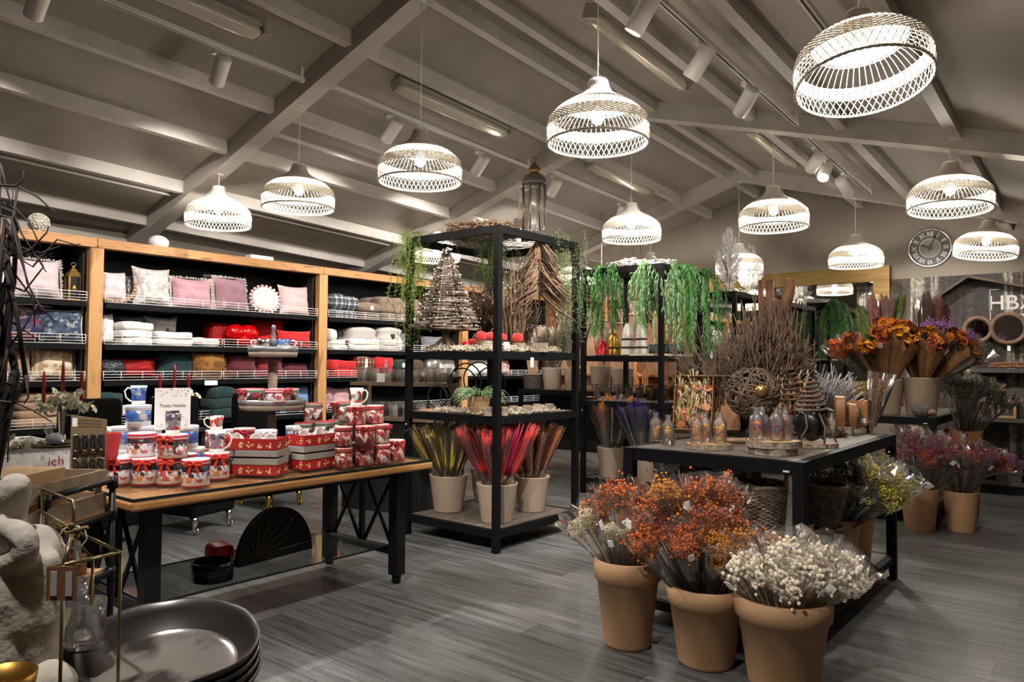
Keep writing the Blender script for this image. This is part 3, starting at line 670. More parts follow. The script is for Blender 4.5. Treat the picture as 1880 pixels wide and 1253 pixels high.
chair(-6.42, 4.12, .1, 'black chair with gold and silver curled feet under the cake stand', M_goldm)
chair(-6.05, 2.45, .1, 'black chair behind the blue mugs')
chair(-6.83, 1.05, 0, 'black chair at the far left behind the dining table')
t = thing('dining_table', 'dining table under a white printed cloth, behind the crate', 'table', (-6.35, 1.35, 0))
MB().box((0,0,.755), (1.2,1.7,.03)).build('tabletop', M_blackmatte, t)
for a in (-.53,.53):
    for b in (-.76,.76): MB().box((a,b,.37), (.06,.06,.74)).build('leg', M_blackmatte, t)
M_cloth = cells('printed_cloth', ['dedbd8', 'e6e3e0', 'd8d5d2', 'e9e6e3', 'b9b6b6', 'dad7d4', 'e2dfdc', 'd2cfcc'], 34, .9)
mb = MB(); n = 40; X0, X1, Y0, Y1, Z0 = -6.975, -5.725, .475, 2.225, .774
ring = [(X0+(X1-X0)*i/n, Y1) for i in range(n)]+[(X1, Y1-(Y1-Y0)*i/n) for i in range(n)]+[(X1-(X1-X0)*i/n, Y0) for i in range(n)]+[(X0, Y0+(Y1-Y0)*i/n) for i in range(n)]
cx, cy = (X0+X1)/2, (Y0+Y1)/2; vs = []; N_ = len(ring)
for k, (zz, ex) in enumerate(((Z0, 0), (Z0-.012, .008), (Z0-.1, .012), (Z0-.22, .02))):
    for i, (x, y) in enumerate(ring):
        w_ = .012*sin(i*.75)*(k-1) if k > 1 else 0; l = hypot(x-cx, y-cy); vs.append((x+(x-cx)/l*(ex+w_), y+(y-cy)/l*(ex+w_), zz))
mb.add(vs, [(k*N_+i, k*N_+(i+1) % N_, (k+1)*N_+(i+1) % N_, (k+1)*N_+i) for k in range(3) for i in range(N_)]+[tuple(range(N_))])
cl = tag(mb.build('tablecloth', M_cloth), 'white Christmas tablecloth with grey script and red prints', 'tablecloth')
for i, (yy, zz) in enumerate(((1.98,.70),(1.05,.66))):
    text('lettering', 'ich', .09, mat('red_print', 'a32a30', .9), cl, (-5.695, yy, zz), (pi/2, 0, pi/2), .001)
    mb = MB(); mb.ell((-5.698, yy-.12, zz-.05), (.006,.03,.032), 10, 8); mb.build('red_print', mat('red_print2', 'c43a30', .9), cl)
def flower(mb, c, r, rr, petals=7):
    """open bloom facing up/outwards"""
    nrm = Vector((rr.uniform(-1,1), rr.uniform(-1,1), rr.uniform(.1,1.2))).normalized(); u = nrm.orthogonal().normalized(); w = nrm.cross(u)
    for k in range(petals):
        a = 2*pi*k/petals; d = u*cos(a)+w*sin(a); s_ = nrm.cross(d); c = Vector(c)
        mb.add([c, c+d*r*.55+s_*r*.38+nrm*r*.22, c+d*r+nrm*r*.12, c+d*r*.55-s_*r*.38+nrm*r*.22], [(0,1,2,3)])
    return nrm
M_petal = mat('cream_petals', 'f4efdc', .7, 0, 'e9e6c8', 60); M_leaf = mat('green_leaf', '47603a', .6); M_candle = mat('red_candle', '8f1420', .4)
def candelabra(x, y, z, h, label):
    t = thing('candelabra', label, 'candelabra', (x, y, z), R.uniform(.5, .9))
    MB().lathe([(.0,0),(.07,0),(.065,.012),(.02,.03),(.013,.06),(.018,.1),(.026,.2),(.03,h*.75),(.034,h*.85),(.02,h*.9),(.03,h),(.0,h)], 16).build('stem', M_silver, t)
    for s in (-1, 1):
        MB().tube([(0,0,h*.75),(.04*s,0,h*.68),(.09*s,0,h*.66),(.115*s,0,h*.72),(.125*s,0,h*.85)], .007, 7).lathe([(.01,0),(.03,.012),(.032,.03),(.0,.03)], 12, c=(.125*s,0,h*.84)).build('arm', M_silver, t)
    c = []
    for s, hh in ((-1,.24),(0,.29),(1,.24)):
        k = tag(MB().lathe([(.0125,0),(.011,hh*.8),(.007,hh),(.0,hh+.004)], 12).tube([(0,0,hh),(0,.001,hh+.012)], .0015, 4).build('taper_candle', M_candle, None, Vector((x,y,z))+Matrix.Rotation(t.rotation_euler.z,3,'Z') @ Vector((.125*s,0,h*.86+.02 if s else h+.001))),
            'dark red taper candle on the %s, %s' % ({-1:'left arm',0:'middle',1:'right arm'}[s], label), 'candle', 'red taper candles'); c.append(k)
    return t
def posy(loc, spread, n, label, r=.03, seed=1, m=None, flat=.4):
    t = thing('flower_posy', label, 'flowers', loc); rr = random.Random(seed); f, l, g = MB(), MB(), MB()
    for i in range(n):
        p = Vector((rr.gauss(0, spread*.45), rr.gauss(0, spread*.45), abs(rr.gauss(.015, spread*flat)))); nr = flower(f, p, r*rr.uniform(.8,1.2), rr); flower(f, p+nr*.004, r*.6, rr, 5); g.blob(p+nr*.01, r*.2)
        q = p+Vector((rr.uniform(-1,1), rr.uniform(-1,1), rr.uniform(-.8,.0)))*r*1.1; l.tube([p, q], [.001,.004], 3)
        if i % 3 == 0: flower(l, q, r*.6, rr, 3)
    f.build('petals', m or M_petal, t); l.build('leaves', M_leaf, t); g.build('flower_centre', mat('yellow_centre', 'd8b544', .7), t); return t
ca = at(113, 797, z=.776); ca = at(113, 800, d=5.3)
cA = Vector((-5.95, 2.10, .776)); candelabra(cA.x, cA.y, cA.z, .33, 'silver candelabra on the printed tablecloth')
for i, d in enumerate(((-.09,-.08,.27),(.0,.0,.32),(.09,.08,.27))):
    posy(cA+Vector(d), .075, 15, 'cream flowers round the %s candle of the left candelabra' % ('left', 'middle', 'right')[i], .042, seed=20+i)
cB = Vector((-6.45, 3.26, .0))
t = thing('side_table', 'black table edge behind the Tazza Natale sign', 'table', (-6.85, 3.3, 0)); MB().box((0,0,.76), (.5,.6,.03)).build('tabletop', M_blackmatte, t)
for a in (-.2,.2):
    for b in (-.25,.25): MB().box((a,b,.372), (.04,.04,.744)).build('leg', M_blackmatte, t)
cB = Vector((-6.75, 3.32, .776)); candelabra(cB.x, cB.y, cB.z, .30, 'silver candelabra behind the Tazza Natale sign')
for i, d in enumerate(((-.09,-.08,.26),(.0,.0,.30),(.09,.08,.26))):
    posy(cB+Vector(d), .075, 15, 'cream flowers round the %s candle behind the sign' % ('left', 'middle', 'right')[i], .042, seed=30+i)
posy(at(28, 790, x=-5.95), .13, 26, 'heap of cream flowers on the tablecloth at the far left', .035, 5, flat=.25).location.z = .776
def plate(p, r, m, label, z): 
    return tag(MB().lathe([(0,0),(r*.6,0),(r,.012),(r,.018),(r*.62,.006),(0,.006)], 32).build('plate', m, None, (p.x, p.y, z)), label, 'plate')
pl_ = at(103, 800, x=-5.98)
plate(pl_, .16, mat('gold_plate', '7d6430', .35, .6), 'gold charger plate under the grey plate on the cloth', .776); plate(pl_, .12, mat('grey_plate', '5f6166', .35), 'grey dinner plate on the gold charger', .795)
t = tag(MB().ell((0,0,.025), (.075,.06,.035), 14, 8, lambda p: 1+.2*sin(p.x*9)*cos(p.y*8)).build('napkin', mat('silver_napkin', 'b9b8ba', .6), None, (pl_.x, pl_.y, .812)), 'crumpled silver grey napkin on the dinner plate', 'napkin')
def wineglass(p, label): return tag(MB().lathe([(.03,0),(.03,.003),(.004,.008),(.004,.06),(.028,.085),(.034,.12),(.03,.15)], 18, cap=False).build('wine_glass', M_glass, None, p), label, 'glass')
wineglass(Vector((-6.1, 1.72, .776)), 'clear wine glass left of the candelabra'); wineglass(Vector((-6.2, 2.1, .776)), 'clear wine glass right of the candelabra')
# ================================================================ GIFT TABLE
TX0, TX1, TY0, TY1, TZ = -4.36, -3.37, 1.475, 3.345, .788
M_oak = mat('honey_oak', 'b07f4a', .45, 0, '9a6c3c', 4, kind='wave', stretch=(3,.4,3)); M_iron = mat('dark_iron', '141416', .5, .4)
t = thing('gift_table', 'long oak table on black iron legs carrying the gift boxes', 'table', (TX0, TY0, 0))
W, D_ = TX1-TX0, TY1-TY0
MB().bx((0,0,.728), (W,D_,.772)).build('tabletop', M_oak, t, bevel=.012)
MB().bx((.012,.012,.7725), (W-.012,D_-.012,.786)).build('glass_top', glassy('table_glass', 'dfe8e4', .03, .01, .12), t)
mb = MB()
for a, b in (((.01,.01),(W-.01,.01)),((W-.01,.01),(W-.01,D_-.01)),((W-.01,D_-.01),(.01,D_-.01)),((.01,D_-.01),(.01,.01))): mb.bar((*a,.7795), (*b,.7795), .008, .012)
mb.build('glass_edge', mat('dark_glass_edge', '1c2422', .15), t)
LX = (.12, W-.18); LYs = (.17, D_-.14)
for y in LYs:
    for x in LX:
        MB().box((x,y,.395), (.075,.075,.68)).lathe([(.025,0),(.03,.02),(.03,.055)], 12, c=(x,y,.0)).build('leg', M_iron, t)
    MB().bar((LX[0],y,.7), (LX[1],y,.7), .05, .05).build('top_rail', M_iron, t)
    MB().bar((LX[0],y,.2), (LX[1],y,.2), .045, .045).build('bottom_rail', M_iron, t)
    xm = (LX[0]+LX[1])/2; MB().box((xm,y,.45), (.03,.03,.47)).build('centre_post', M_iron, t)
    for a, b in ((LX[0]+.04, xm-.015), (xm+.015, LX[1]-.04)):
        MB().tube([(a,y,.68),((a+b)/2+.005,y,.44),(b,y,.21)], .013, 6).build('brace', M_iron, t); MB().tube([(b,y,.68),((a+b)/2-.005,y,.44),(a,y,.21)], .013, 6).build('brace', M_iron, t)
MB().bx((LX[0],LYs[0]+.03,.223), (LX[1]-.06,LYs[1]-.03,.231)).build('glass_shelf', glassy('shelf_glass', 'c8d4d0', .04, .06, .3), t)
mb = MB()
for a, b in (((LX[0],LYs[0]+.03),(LX[1]-.06,LYs[0]+.03)),((LX[1]-.06,LYs[0]+.03),(LX[1]-.06,LYs[1]-.03)),((LX[0],LYs[0]+.03),(LX[0],LYs[1]-.03))): mb.bar((*a,.227), (*b,.227), .006, .010)
mb.build('glass_edge', MATS['dark_glass_edge'], t)
MB().bar((LX[0]+.03,LYs[0],.7), (LX[0]+.03,LYs[1],.7), .04, .05).build('side_rail', M_iron, t); MB().bar((LX[1]-.03,LYs[0],.7), (LX[1]-.03,LYs[1],.7), .04, .05).build('side_rail', M_iron, t)
# under the table
M_wireblk = mat('black_wire', '0d0d0d', .5)
fz = .232; t = thing('fan_lamp', 'large dark fan shaped wire ornament on the glass shelf', 'ornament', (-3.9, 2.55, fz), radians(96))
n = 16; arc = [(.27*cos(pi*i/n)*1.0, 0, .0+.30*sin(pi*i/n)) for i in range(n+1)]
fn = [(p[0], p[2]) for p in arc]
MB().add([(x, -.02, z) for x, z in fn]+[(x, .02, z) for x, z in fn], [tuple(range(n+1)), tuple(range(2*n+1, n, -1))]+[(i, i+1, n+2+i, n+1+i) for i in range(n)]).build('shade', mat('fan_black', '141210', .7), t)
for i in range(8):
    a = pi*(.06+.88*i/7); MB().tube([(-.16,-.028,.04),(.16*cos(a)-.05,-.03,.02+.17*sin(a)),(.265*cos(a),-.024,.295*sin(a))], .003, 5).build('rib', mat('dull_gold', '77633a', .4, .8), t)
for i in range(5):
    a = pi*(.12+.12*i); MB().ell((.21*cos(a),-.025,.235*sin(a)), .009, 8, 6).build('stud', mat('dull_gold', '77633a', .4, .8), t)
tag(MB().lathe([(.0,.005),(.10,.005),(.105,.0),(.108,.095),(.10,.1),(.098,.02),(0,.02)], 32).build('black_bowl', mat('black_gloss', '0c0c0e', .2), None, (-3.76, 2.08, fz)), 'low black round bowl on the glass shelf under the table', 'bowl')
t = tag(MB().sup((0,0,.06), (.15,.13,.12), .5, 16, 10, lambda v: v*(1+.12*sin(v.x*50)*cos(v.z*40))).build('red_gift_bag', mat('red_wrap', 'd02a30', .4), None, (-4.02, 2.26, fz)), 'crumpled red gift bag beside the black bowl', 'bag')
# ---------------------------------------------------------------- gift tins and mugs
PCH = ['d8d0cc', 'b43a36', 'e6e2de', '5a4a52', 'c9a58c', '7d6a70', 'efeae6', 'a02a2c', '97a08c']
G_pen = cells('penguin_print', ['2b2526', '2b2526', '332c2c', 'f0ecec', '2b2526', 'e08a5a', '2b2526', '8a7a9a'], 34, .35)
P_A = banded('tin_penguin', [(0,'c02c3c'),(.006,'f2eeee'),(.03,None),(.2,'2b2526')], .35, 2, ['f0ecec','e7e3e6','e08a5a','f0ecec','8a7a9a','2b2526','f2eeee','c8434a'], 48, 0, .25)
P_Atop = banded('tin_penguin_dark', [(0,'c02c3c'),(.006,'f2eeee'),(.02,None),(.072,'2b2526')], .35, 2, ['f0ecec','e7e3e6','e39a6c','f6f2f2','a79ab0','4a4042','f2eeee','d8636a'], 50, 0, .25)
P_B = banded('tin_blue', [(0,'e9e7e8'),(.004,'d9dbe2'),(.03,None),(.2,'3a5fa8')], .35, 2, ['3b60a6','5177b8','8a8f9c','3a5ca0','b8b0a8','2f5498','4a70b2'], 30, 0, .25)
P_C = banded('tin_green', [(0,'f0ecea'),(.012,None),(.2,'fff')] if False else [(0,'f0ecea'),(.012,None),(.24,'808080')], .35, 2, ['3a3434','e8e2de','8a6a5a','5a4a44','b03030','d8d0c8','7a8a84','f0ece8','4a3a3a'], 42, 0, .25)
P_D = banded('tin_red', [(0,'8a3a3a'),(.006,None),(.24,'808080')], .35, 2, ['b98a80','8c3434','d8c0b4','a05a54','c9a89c','7a4444','e0d2ca','b02c34'], 46, 0, .25)
L_A = banded('lid_penguin', [(0,'c8324a'),(.007,'f0ecee'),(.013,'c8324a'),(.02,'d8545f'),(.026,'f2f0f0')], .35, 2, None, 30, 0, .05)
L_B = banded('lid_blue', [(0,'f0eff0'),(.008,'8f96b4'),(.013,'f0eff0'),(.018,'8f96b4'),(.022,'e9e9ec')], .35, 2, None, 30, 0, .05)
L_C = banded('lid_green', [(0,'e8e4de'),(.005,'6e8a72'),(.019,'e8e4de'),(.022,'c44a50')], .35, 2, None, 30, 0, .05)
L_D = banded('lid_red', [(0,'a83a3a'),(.006,'b86a60'),(.012,'a83a3a'),(.019,'c05a54'),(.024,'e0c0b8')], .35, 2, None, 30, 0, .05)
STY = {'A': (P_Atop, L_A), 'B': (P_B, L_B), 'C': (P_C, L_C), 'D': (P_D, L_D), 'E': (mat('tin_plain_red', 'b8262a', .35), L_B), 'W': (mat('tin_white', 'e8e4e2', .35), L_B)}
M_bow = mat('orange_red_ribbon', 'd8301c', .35, sheen=.2); M_bowd = mat('dark_red_ribbon', 'a01620', .35, sheen=.2); M_boww = mat('white_ribbon', 'ece8ea', .4)
def bow_mesh(s=1.0):
    m = MB()
    for k in (-1, 1):
        m.tube([(0,0,0),(.004,k*.014*s,.010*s),(.006,k*.03*s,.008*s),(.006,k*.031*s,-.006*s),(.004,k*.014*s,-.004*s),(0,0,0)], [.004*s,.006*s,.008*s,.008*s,.006*s,.004*s], 5)
        m.add([(.003,k*.003*s,0),(.006,k*.012*s,-.002*s),(.007,k*.026*s,-.036*s),(.007,k*.014*s,-.04*s)], [(0,1,2,3)])
    m.ell((.003,0,0), (.006*s,.006*s,.006*s), 8, 6); return m
def toward(p, r):
    d = Vector((p.x, p.y, 0)); d.normalize(); return p+d*r
def face_az(p): return atan2(EYE.y-p.y, EYE.x-p.x)
def tin(px, py, w, h, sty, z0, label, bow=None, d=None, boff=0, grp=None):
    p = at(px, py, z=z0) if d is None else at(px, py, d=d)
    dd = (p-EYE).dot(FW); r = w*dd/FPX/2; hh = h*dd/FPX; p = toward(p, r)
    o = thing('gift_tin', label, 'gift tin', (p.x, p.y, z0), R.uniform(-1.5,1.5), grp or 'round printed Christmas tins')
    body, lid = STY[sty]; lh = .028
    MB().lathe([(0,0),(r*.97,0),(r*.97,hh-.004),(0,hh-.004)], 32).build('tin_body', body, o)
    lo = MB().lathe([(r*.98,0),(r,.0),(r,lh-.003),(r*.97,lh),(0,lh+.001)], 32).build('lid', lid, o, (0,0,hh-lh))
    if bow:
        a = face_az(p)+boff-o.rotation_euler.z
        bow_mesh(r/.055).build('bow', bow, lo, ((r+.001)*cos(a), (r+.001)*sin(a), lh*.4), a)
    return o, Vector((p.x, p.y, z0+hh)), r
def mug(loc, r, h, m, label, az, flare=1.08):
    o = thing('mug', label, 'mug', loc, az)
    MB().lathe([(0,0),(r*.86,0),(r*.88,h*.1),(r*.9,h*.6),(r*flare,h),(r*flare*.94,h),(r*.82,h*.55),(r*.8,.006),(0,.006)], 28).build('mug_body', m, o)
    MB().tube([(r*.88,0,h*.8),(r*1.35,0,h*.9),(r*1.75,0,h*.72),(r*1.6,0,h*.4),(r*1.15,0,h*.22),(r*.88,0,h*.18)], r*.11, 7).build('handle', mat('porcelain', 'f0ece8', .25), o)
    return o
MU_blue = banded('mug_blue', [(0,'e8e4e0'),(.022,None),(.085,'3a5a98'),(.094,'f0f0f0')], .25, 2, ['33559a','6a84b4','2f4f90','a8a8a8','3d62a8'], 36, 0, .13)
MU_red = banded('mug_red', [(0,'efebe7'),(.018,None),(.088,'efebe7')], .25, 2, ['a8302c','d8d0c8','7a3430','e0d8d0','c0483c','8a8078'], 40, 0, .13)
MU_dark = banded('mug_dark', [(0,'efebe7'),(.02,None),(.1,'efebe7')], .25, 2, ['4a3c48','8a7a84','d8cec8','5a4a5a','b03a3a','9a8a90'], 38, 0, .13)
T1 = TZ+.0
NZ = Vector((0,0,.0015))
# penguin tins, front row
for px, lab, boff in ((217, 'penguin tin with red bow at the left corner of the table, front row', -.5), (266, 'penguin tin with red bow, second from left in the front row', -.2), (311.6, 'penguin tin with red bow, third from left in the front row', -.35)):
    tin(px, 892, 47.5, 48, 'A', T1, lab, M_bow, boff=boff)
tin(358.7, 896, 50, 50, 'A', T1, 'penguin tin nearest to the table edge, last of the front row', M_bow, boff=-.15)
_, a5, r5 = tin(397, 882, 47, 48, 'A', T1, 'penguin tin with red bow standing behind the front row, under the dark mug', M_bow, boff=.2)
z2 = T1+.127
tin(260, 842, 50, 45, 'A', z2, 'penguin tin without bow, stacked on the front row')
_, a7, _ = tin(316.4, 845, 54, 45, 'A', z2, 'penguin tin with red bow stacked under the mug in front of the sign', M_bow, boff=-.55)
for px, py, d_, lab in ((240, 884, 3.75, 'penguin tin hidden behind the front row, on the left'), (290, 882, 3.75, 'penguin tin hidden behind the front row, in the middle'), (338, 880, 3.8, 'penguin tin hidden behind the front row, on the right')):
    tin(px, py, 44, 46, 'A', T1, lab, d=d_)
# blue winter tins behind
zB = T1
for px, py, d_, z0, lab in ((222, 868, 4.0, T1, 'blue winter tin at the bottom left of the blue stack'), (270, 866, 4.02, T1, 'blue winter tin at the bottom middle of the blue stack'), (322, 864, 4.05, T1, 'blue winter tin behind the sign'), (352, 862, 4.1, T1, 'blue winter tin right of the sign, low')):
    tin(px, py, 46, 42, 'B', z0, lab, d=d_)
zb2 = T1+.125
for px, py, d_, lab in ((225, 830, 4.02, 'blue winter tin with a white ribbon on the left of the blue stack'), (272, 828, 4.04, 'blue winter tin in the middle of the blue stack'), (340, 826, 4.08, 'blue winter tin to the right of the sign')):
    tin(px, py, 46, 42, 'B', zb2, lab, M_boww if 'white ribbon' in lab else None, d=d_, boff=-1.3)
_, b3, _ = tin(253.4, 787, 45, 40, 'B', zb2+.125, 'blue winter tin on top of its stack, under the blue mug', d=4.03)
tin(350, 842, 34, 20, 'W', T1+.001+.125, 'flat white tin lid beside the dark mug', d=4.1) if False else None
mug(b3+NZ, .040, .105, MU_blue, 'tall blue winter mug on top of the blue tins', face_az(b3)-1.7)
t = tag(MB().box((0,0,.02), (.002,.025,.05)).build('swing_tag', M_tagp, None, b3+Vector((-.02,-.062,-.045)), face_az(b3)), 'white swing tag hanging from the tall blue mug', 'tag')
mug(a7+NZ, .038, .10, MU_dark, 'white mug with bird print standing before the sign', face_az(a7)+1.4)
mug(a5+NZ, .043, .112, MU_dark, 'dark patterned mug on the rightmost penguin tin', face_az(a5)+1.3)
_, d10, _ = tin(397, 846, 40, 50, 'D', T1, 'dark red tin below the small Santa red mug', d=3.95); 
_, d11, _ = tin(397, 800, 38, 32, 'D', T1+.147, 'dark red tin with white lid under the small red mug', d=3.95)
mug(d11+NZ, .036, .075, MU_red, 'small red printed mug right of the sign', face_az(d11)-1.6)
# sign
sp = at(316, 797, d=3.86); t = thing('price_sign', 'white Tazza Natale sign standing among the tins', 'sign', (sp.x, sp.y, z2+.128), face_az(sp))
w_, h_ = 60*3.86/FPX, 76*3.86/FPX
MB().box((0,0,h_/2), (.006,w_,h_)).build('card', M_paper, t)
text('lettering', 'Tazza Natale', .024, mat('black_ink', '14100f', .8), t, (.0035,0,h_*.575), (pi/2,0,pi/2), .0006)
mb = MB(); mb.poly([(-.03,-.035),(.028,-.035),(.033,.04),(-.033,.04)], .001, Matrix.Translation((.0032,0,h_*.27)) @ Matrix.Rotation(pi/2,4,'Z') @ Matrix.Rotation(pi/2,4,'X')); mb.build('mug_picture', MU_dark, t)
rr = random.Random(9); mm = [mat('dot_red', 'b03a48', .8), mat('dot_grey', '8a8a9c', .8), mat('dot_tan', 'c0a070', .8)]
for q in range(3):
    mb = MB()
    for i in range(12):
        s_ = rr.choice((-1,1)); yy = rr.uniform(-w_*.46, w_*.46); zz = rr.uniform(.8,.97)*h_ if rr.random() < .6 else rr.uniform(.02,.12)*h_; mb.box((.0034, yy, zz), (.0006, .005, .005))
    mb.build('printed_dots', mm[q], t)
# cone of red wrap
p = toward(at(203, 842, d=3.6), .0); t = tag(MB().lathe([(.028,0),(.033,.02),(.05,.13),(.045,.13),(.02,.01)], 8, smooth=False, cap=False).build('red_gift_cone', mat('red_tissue', 'c2343a', .5, bump=.6, bscale=30), None, (p.x, p.y, z2+.002)), 'crumpled red paper cone at the left of the tins', 'wrapping')
# green and red tins on the right
ord_ = [(657,852.5,36,38,'D',T1,'red village tin, left of the three in the right front row',None,0,None), (695,850,36.5,37,'D',T1,'red village tin with bow, middle of the three in the right front row',M_bowd,.5,None), (726,847.5,34,38,'D',T1,'red village tin with bow at the right end of the table',M_bowd,.4,None)]
zr = T1+.123
ord_ += [(631,839,33,37,'D',T1,'red village tin behind the red boxes',None,0,4.25), (669,838,36,37,'D',T1,'red village tin hidden at the back, second row',None,0,4.35), (700,836,34,37,'D',T1,'red village tin hidden at the back, right',None,0,4.4),
 (631,812,33,37,'D',zr,'red village tin in the second layer, above the right red box',None,0,4.25), (670,813,37,37,'D',zr,'red village tin with large bow in the second layer, in the middle',M_bowd,.1,4.3), (698,809,34,36,'D',zr,'red village tin in the second layer, far right',M_bowd,.8,4.42),
 (654,777,36,35,'D',zr+.12,'red village tin with bow in the top layer, under the tall mug',M_bowd,.1,4.33), (688.5,774,32,34,'D',zr+.12,'red village tin in the top layer on the right',None,0,4.43)]
ord_ += [(558,838,36,38,'C',T1,'green lidded tin at the bottom of its stack, left',None,0,4.4), (595,838,37,40,'C',T1,'green lidded tin at the bottom of its stack, middle',None,0,4.4), (620,836,34,40,'C',T1,'green lidded tin at the bottom of its stack, back',None,0,4.6),
 (558,802,36,38,'C',zr,'green lidded tin in the middle layer, left',None,0,4.4), (595,807,37,41,'C',zr,'green lidded tin in the middle layer, centre',None,0,4.4), (620,800,34,38,'C',zr,'green lidded tin in the middle layer, back',None,0,4.6),
 (575,764,35,35,'C',zr+.125,'green lidded tin in the top layer beside the cake stand',None,0,4.45), (629,763,34,34,'C',zr+.125,'green lidded tin in the top layer with a red bow',M_bowd,-.9,4.6)]
ord_ += [(448.6,838,40,34,'D',T1,'dark red tin at the bottom behind the left red box',None,0,4.1),(448.6,809,40,38,'D',zr,'dark red tin with a big bow behind the left red box',M_bowd,-.3,4.1), (488,838,41,34,'B',T1,'blue house tin at the bottom behind the left red box',None,0,4.1), (488,811,41,35,'B',zr,'blue house tin with a white bow behind the left red box',M_boww,.3,4.1),
 (537,840,26,34,'B',T1,'pale blue tin at the bottom between the red boxes',None,0,4.25), (537,815,26,38,'B',zr,'pale blue slim tin with a white bow between the red boxes',M_boww,.6,4.25), (422,810,20,33,'E',zr,'plain red tin with white lid behind the left red box',None,0,4.2), (422,838,20,33,'E',T1,'plain red tin under the other plain red one',None,0,4.2)]
tops = {}
for px, py, w_, h_, s_, z0, lab, bw, bo, d_ in ord_: tops[lab] = tin(px, py, w_, h_, s_, z0, lab, bw, d=d_, boff=bo)
tp = tops['red village tin with bow in the top layer, under the tall mug'][1]; mug(tp+NZ, .040, .105, MU_red, 'tall red printed mug on the right hand tins', face_az(tp)+1.2, 1.02)
p = at(599, 764, d=4.75); 
mug(Vector((tops['green lidded tin in the middle layer, back'][1].x, tops['green lidded tin in the middle layer, back'][1].y, tops['green lidded tin in the middle layer, back'][1].z))+NZ, .04, .11, MU_red, 'grey printed mug between the green lidded tins', 1.0, 1.15)
# red gift boxes with cups
M_boxred = mat('box_red', 'a8241e', .4, 0, '98201c', 6); M_boxgrey = mat('box_grey', '8f8983', .5); M_figs = mat('box_figures', 'd8b08a', .6)
def redbox(fl, fr, bk, label, z0, h, upper):
    a, b, c = [at(*q, z=T1) for q in (fl, fr, bk)]
    return a, b, c
def giftbox(cx, cy, w, dp, rz, z0, label, flip):
    t = thing('gift_box', label, 'gift box', (cx, cy, z0), rz, 'red printed gift boxes')
    zr_, zg = (.005, .062) if not flip else (.04, .005)
    mb = MB()
    if flip:
        for s_ in (-1, 1): mb.box((s_*(w/2-.003),0,zr_+.03), (.006,dp,.06)).box((0,s_*(dp/2-.003),zr_+.03), (w-.012,.006,.06))
        mb.box((0,0,zr_+.003), (w-.012,dp-.012,.006))
    else: mb.box((0,0,zr_+.03), (w,dp,.06))
    mb.build('box_body', M_boxred, t)
    MB().box((0,0,zg+.016), (w+.008,dp+.008,.033)).build('box_rim', M_boxgrey, t, bevel=.002)
    rr = random.Random(4)
    for s_ in (-1, 1):
        mb = MB()
        for i in range(5):
            x = -w*.38+i*w*.19+rr.uniform(-.01,.01)
            for q in range(7): mb.ell((x+rr.gauss(0,.009), s_*(dp/2+.0006), zr_+.012+abs(rr.gauss(0,.013))), (.0055,.0012,.0055), 6, 4)
        mb.build('printed_figures', M_figs, t)
    mb = MB()
    for s_ in (-1, 1):
        for i in range(16): mb.ell((s_*(w/2+.0006), -dp*.32+dp*.64*(i//8)+rr.gauss(0,.012), zr_+.012+abs(rr.gauss(0,.014))), (.0012,.0055,.0055), 6, 4)
    mb.build('printed_figures', M_figs, t)
    return t
cups = MB()
def cupset(loc, rz, label, pts):
    for i, (x, y) in enumerate(pts):
        q = Vector(loc)+Matrix.Rotation(rz,3,'Z') @ Vector((x,y,0)); o = thing('cup', label % ('first', 'second', 'third', 'fourth')[i], 'cup', q, (radians(70), R.uniform(-.4,.4), rz+R.uniform(-.5,.5)), 'white cups lying in the gift boxes')
        MB().lathe([(0,-.03),(.022,-.03),(.03,-.0),(.034,.035),(.031,.035),(.026,0),(.0,-.022)], 20).build('cup_body', mat('porcelain', 'f0ece8', .25), o); MB().tube([(.03,0,.02),(.05,0,.015),(.05,0,-.01),(.028,0,-.012)], .004, 6).build('handle', mat('porcelain', 'f0ece8', .25), o)
for (fl, fr, bk, nm, dep) in (((408,874),(508,876),(521,863),'left',.15), ((558,866.5),(638,854),(532,858),'right',.15)):
    a, b = at(*fl, z=T1), at(*fr, z=T1); v = b-a; rz = atan2(v.y, v.x); w_ = v.length
    nrm = Vector((-sin(rz), cos(rz), 0)); c = (a+b)/2+nrm*dep/2
    giftbox(c.x, c.y, w_, dep, rz, T1, 'lower red gift box of the %s pair' % nm, False)
    giftbox(c.x, c.y, w_, dep, rz, T1+.1, 'upper red gift box of the %s pair, open and filled with white cups' % nm, True)
    cupset((c.x, c.y, T1+.1+.082), rz, 'white porcelain cup lying in the upper %s gift box, %%s from its left end' % nm, [(-w_*.32,0),(0,.01),(w_*.3,-.01)])
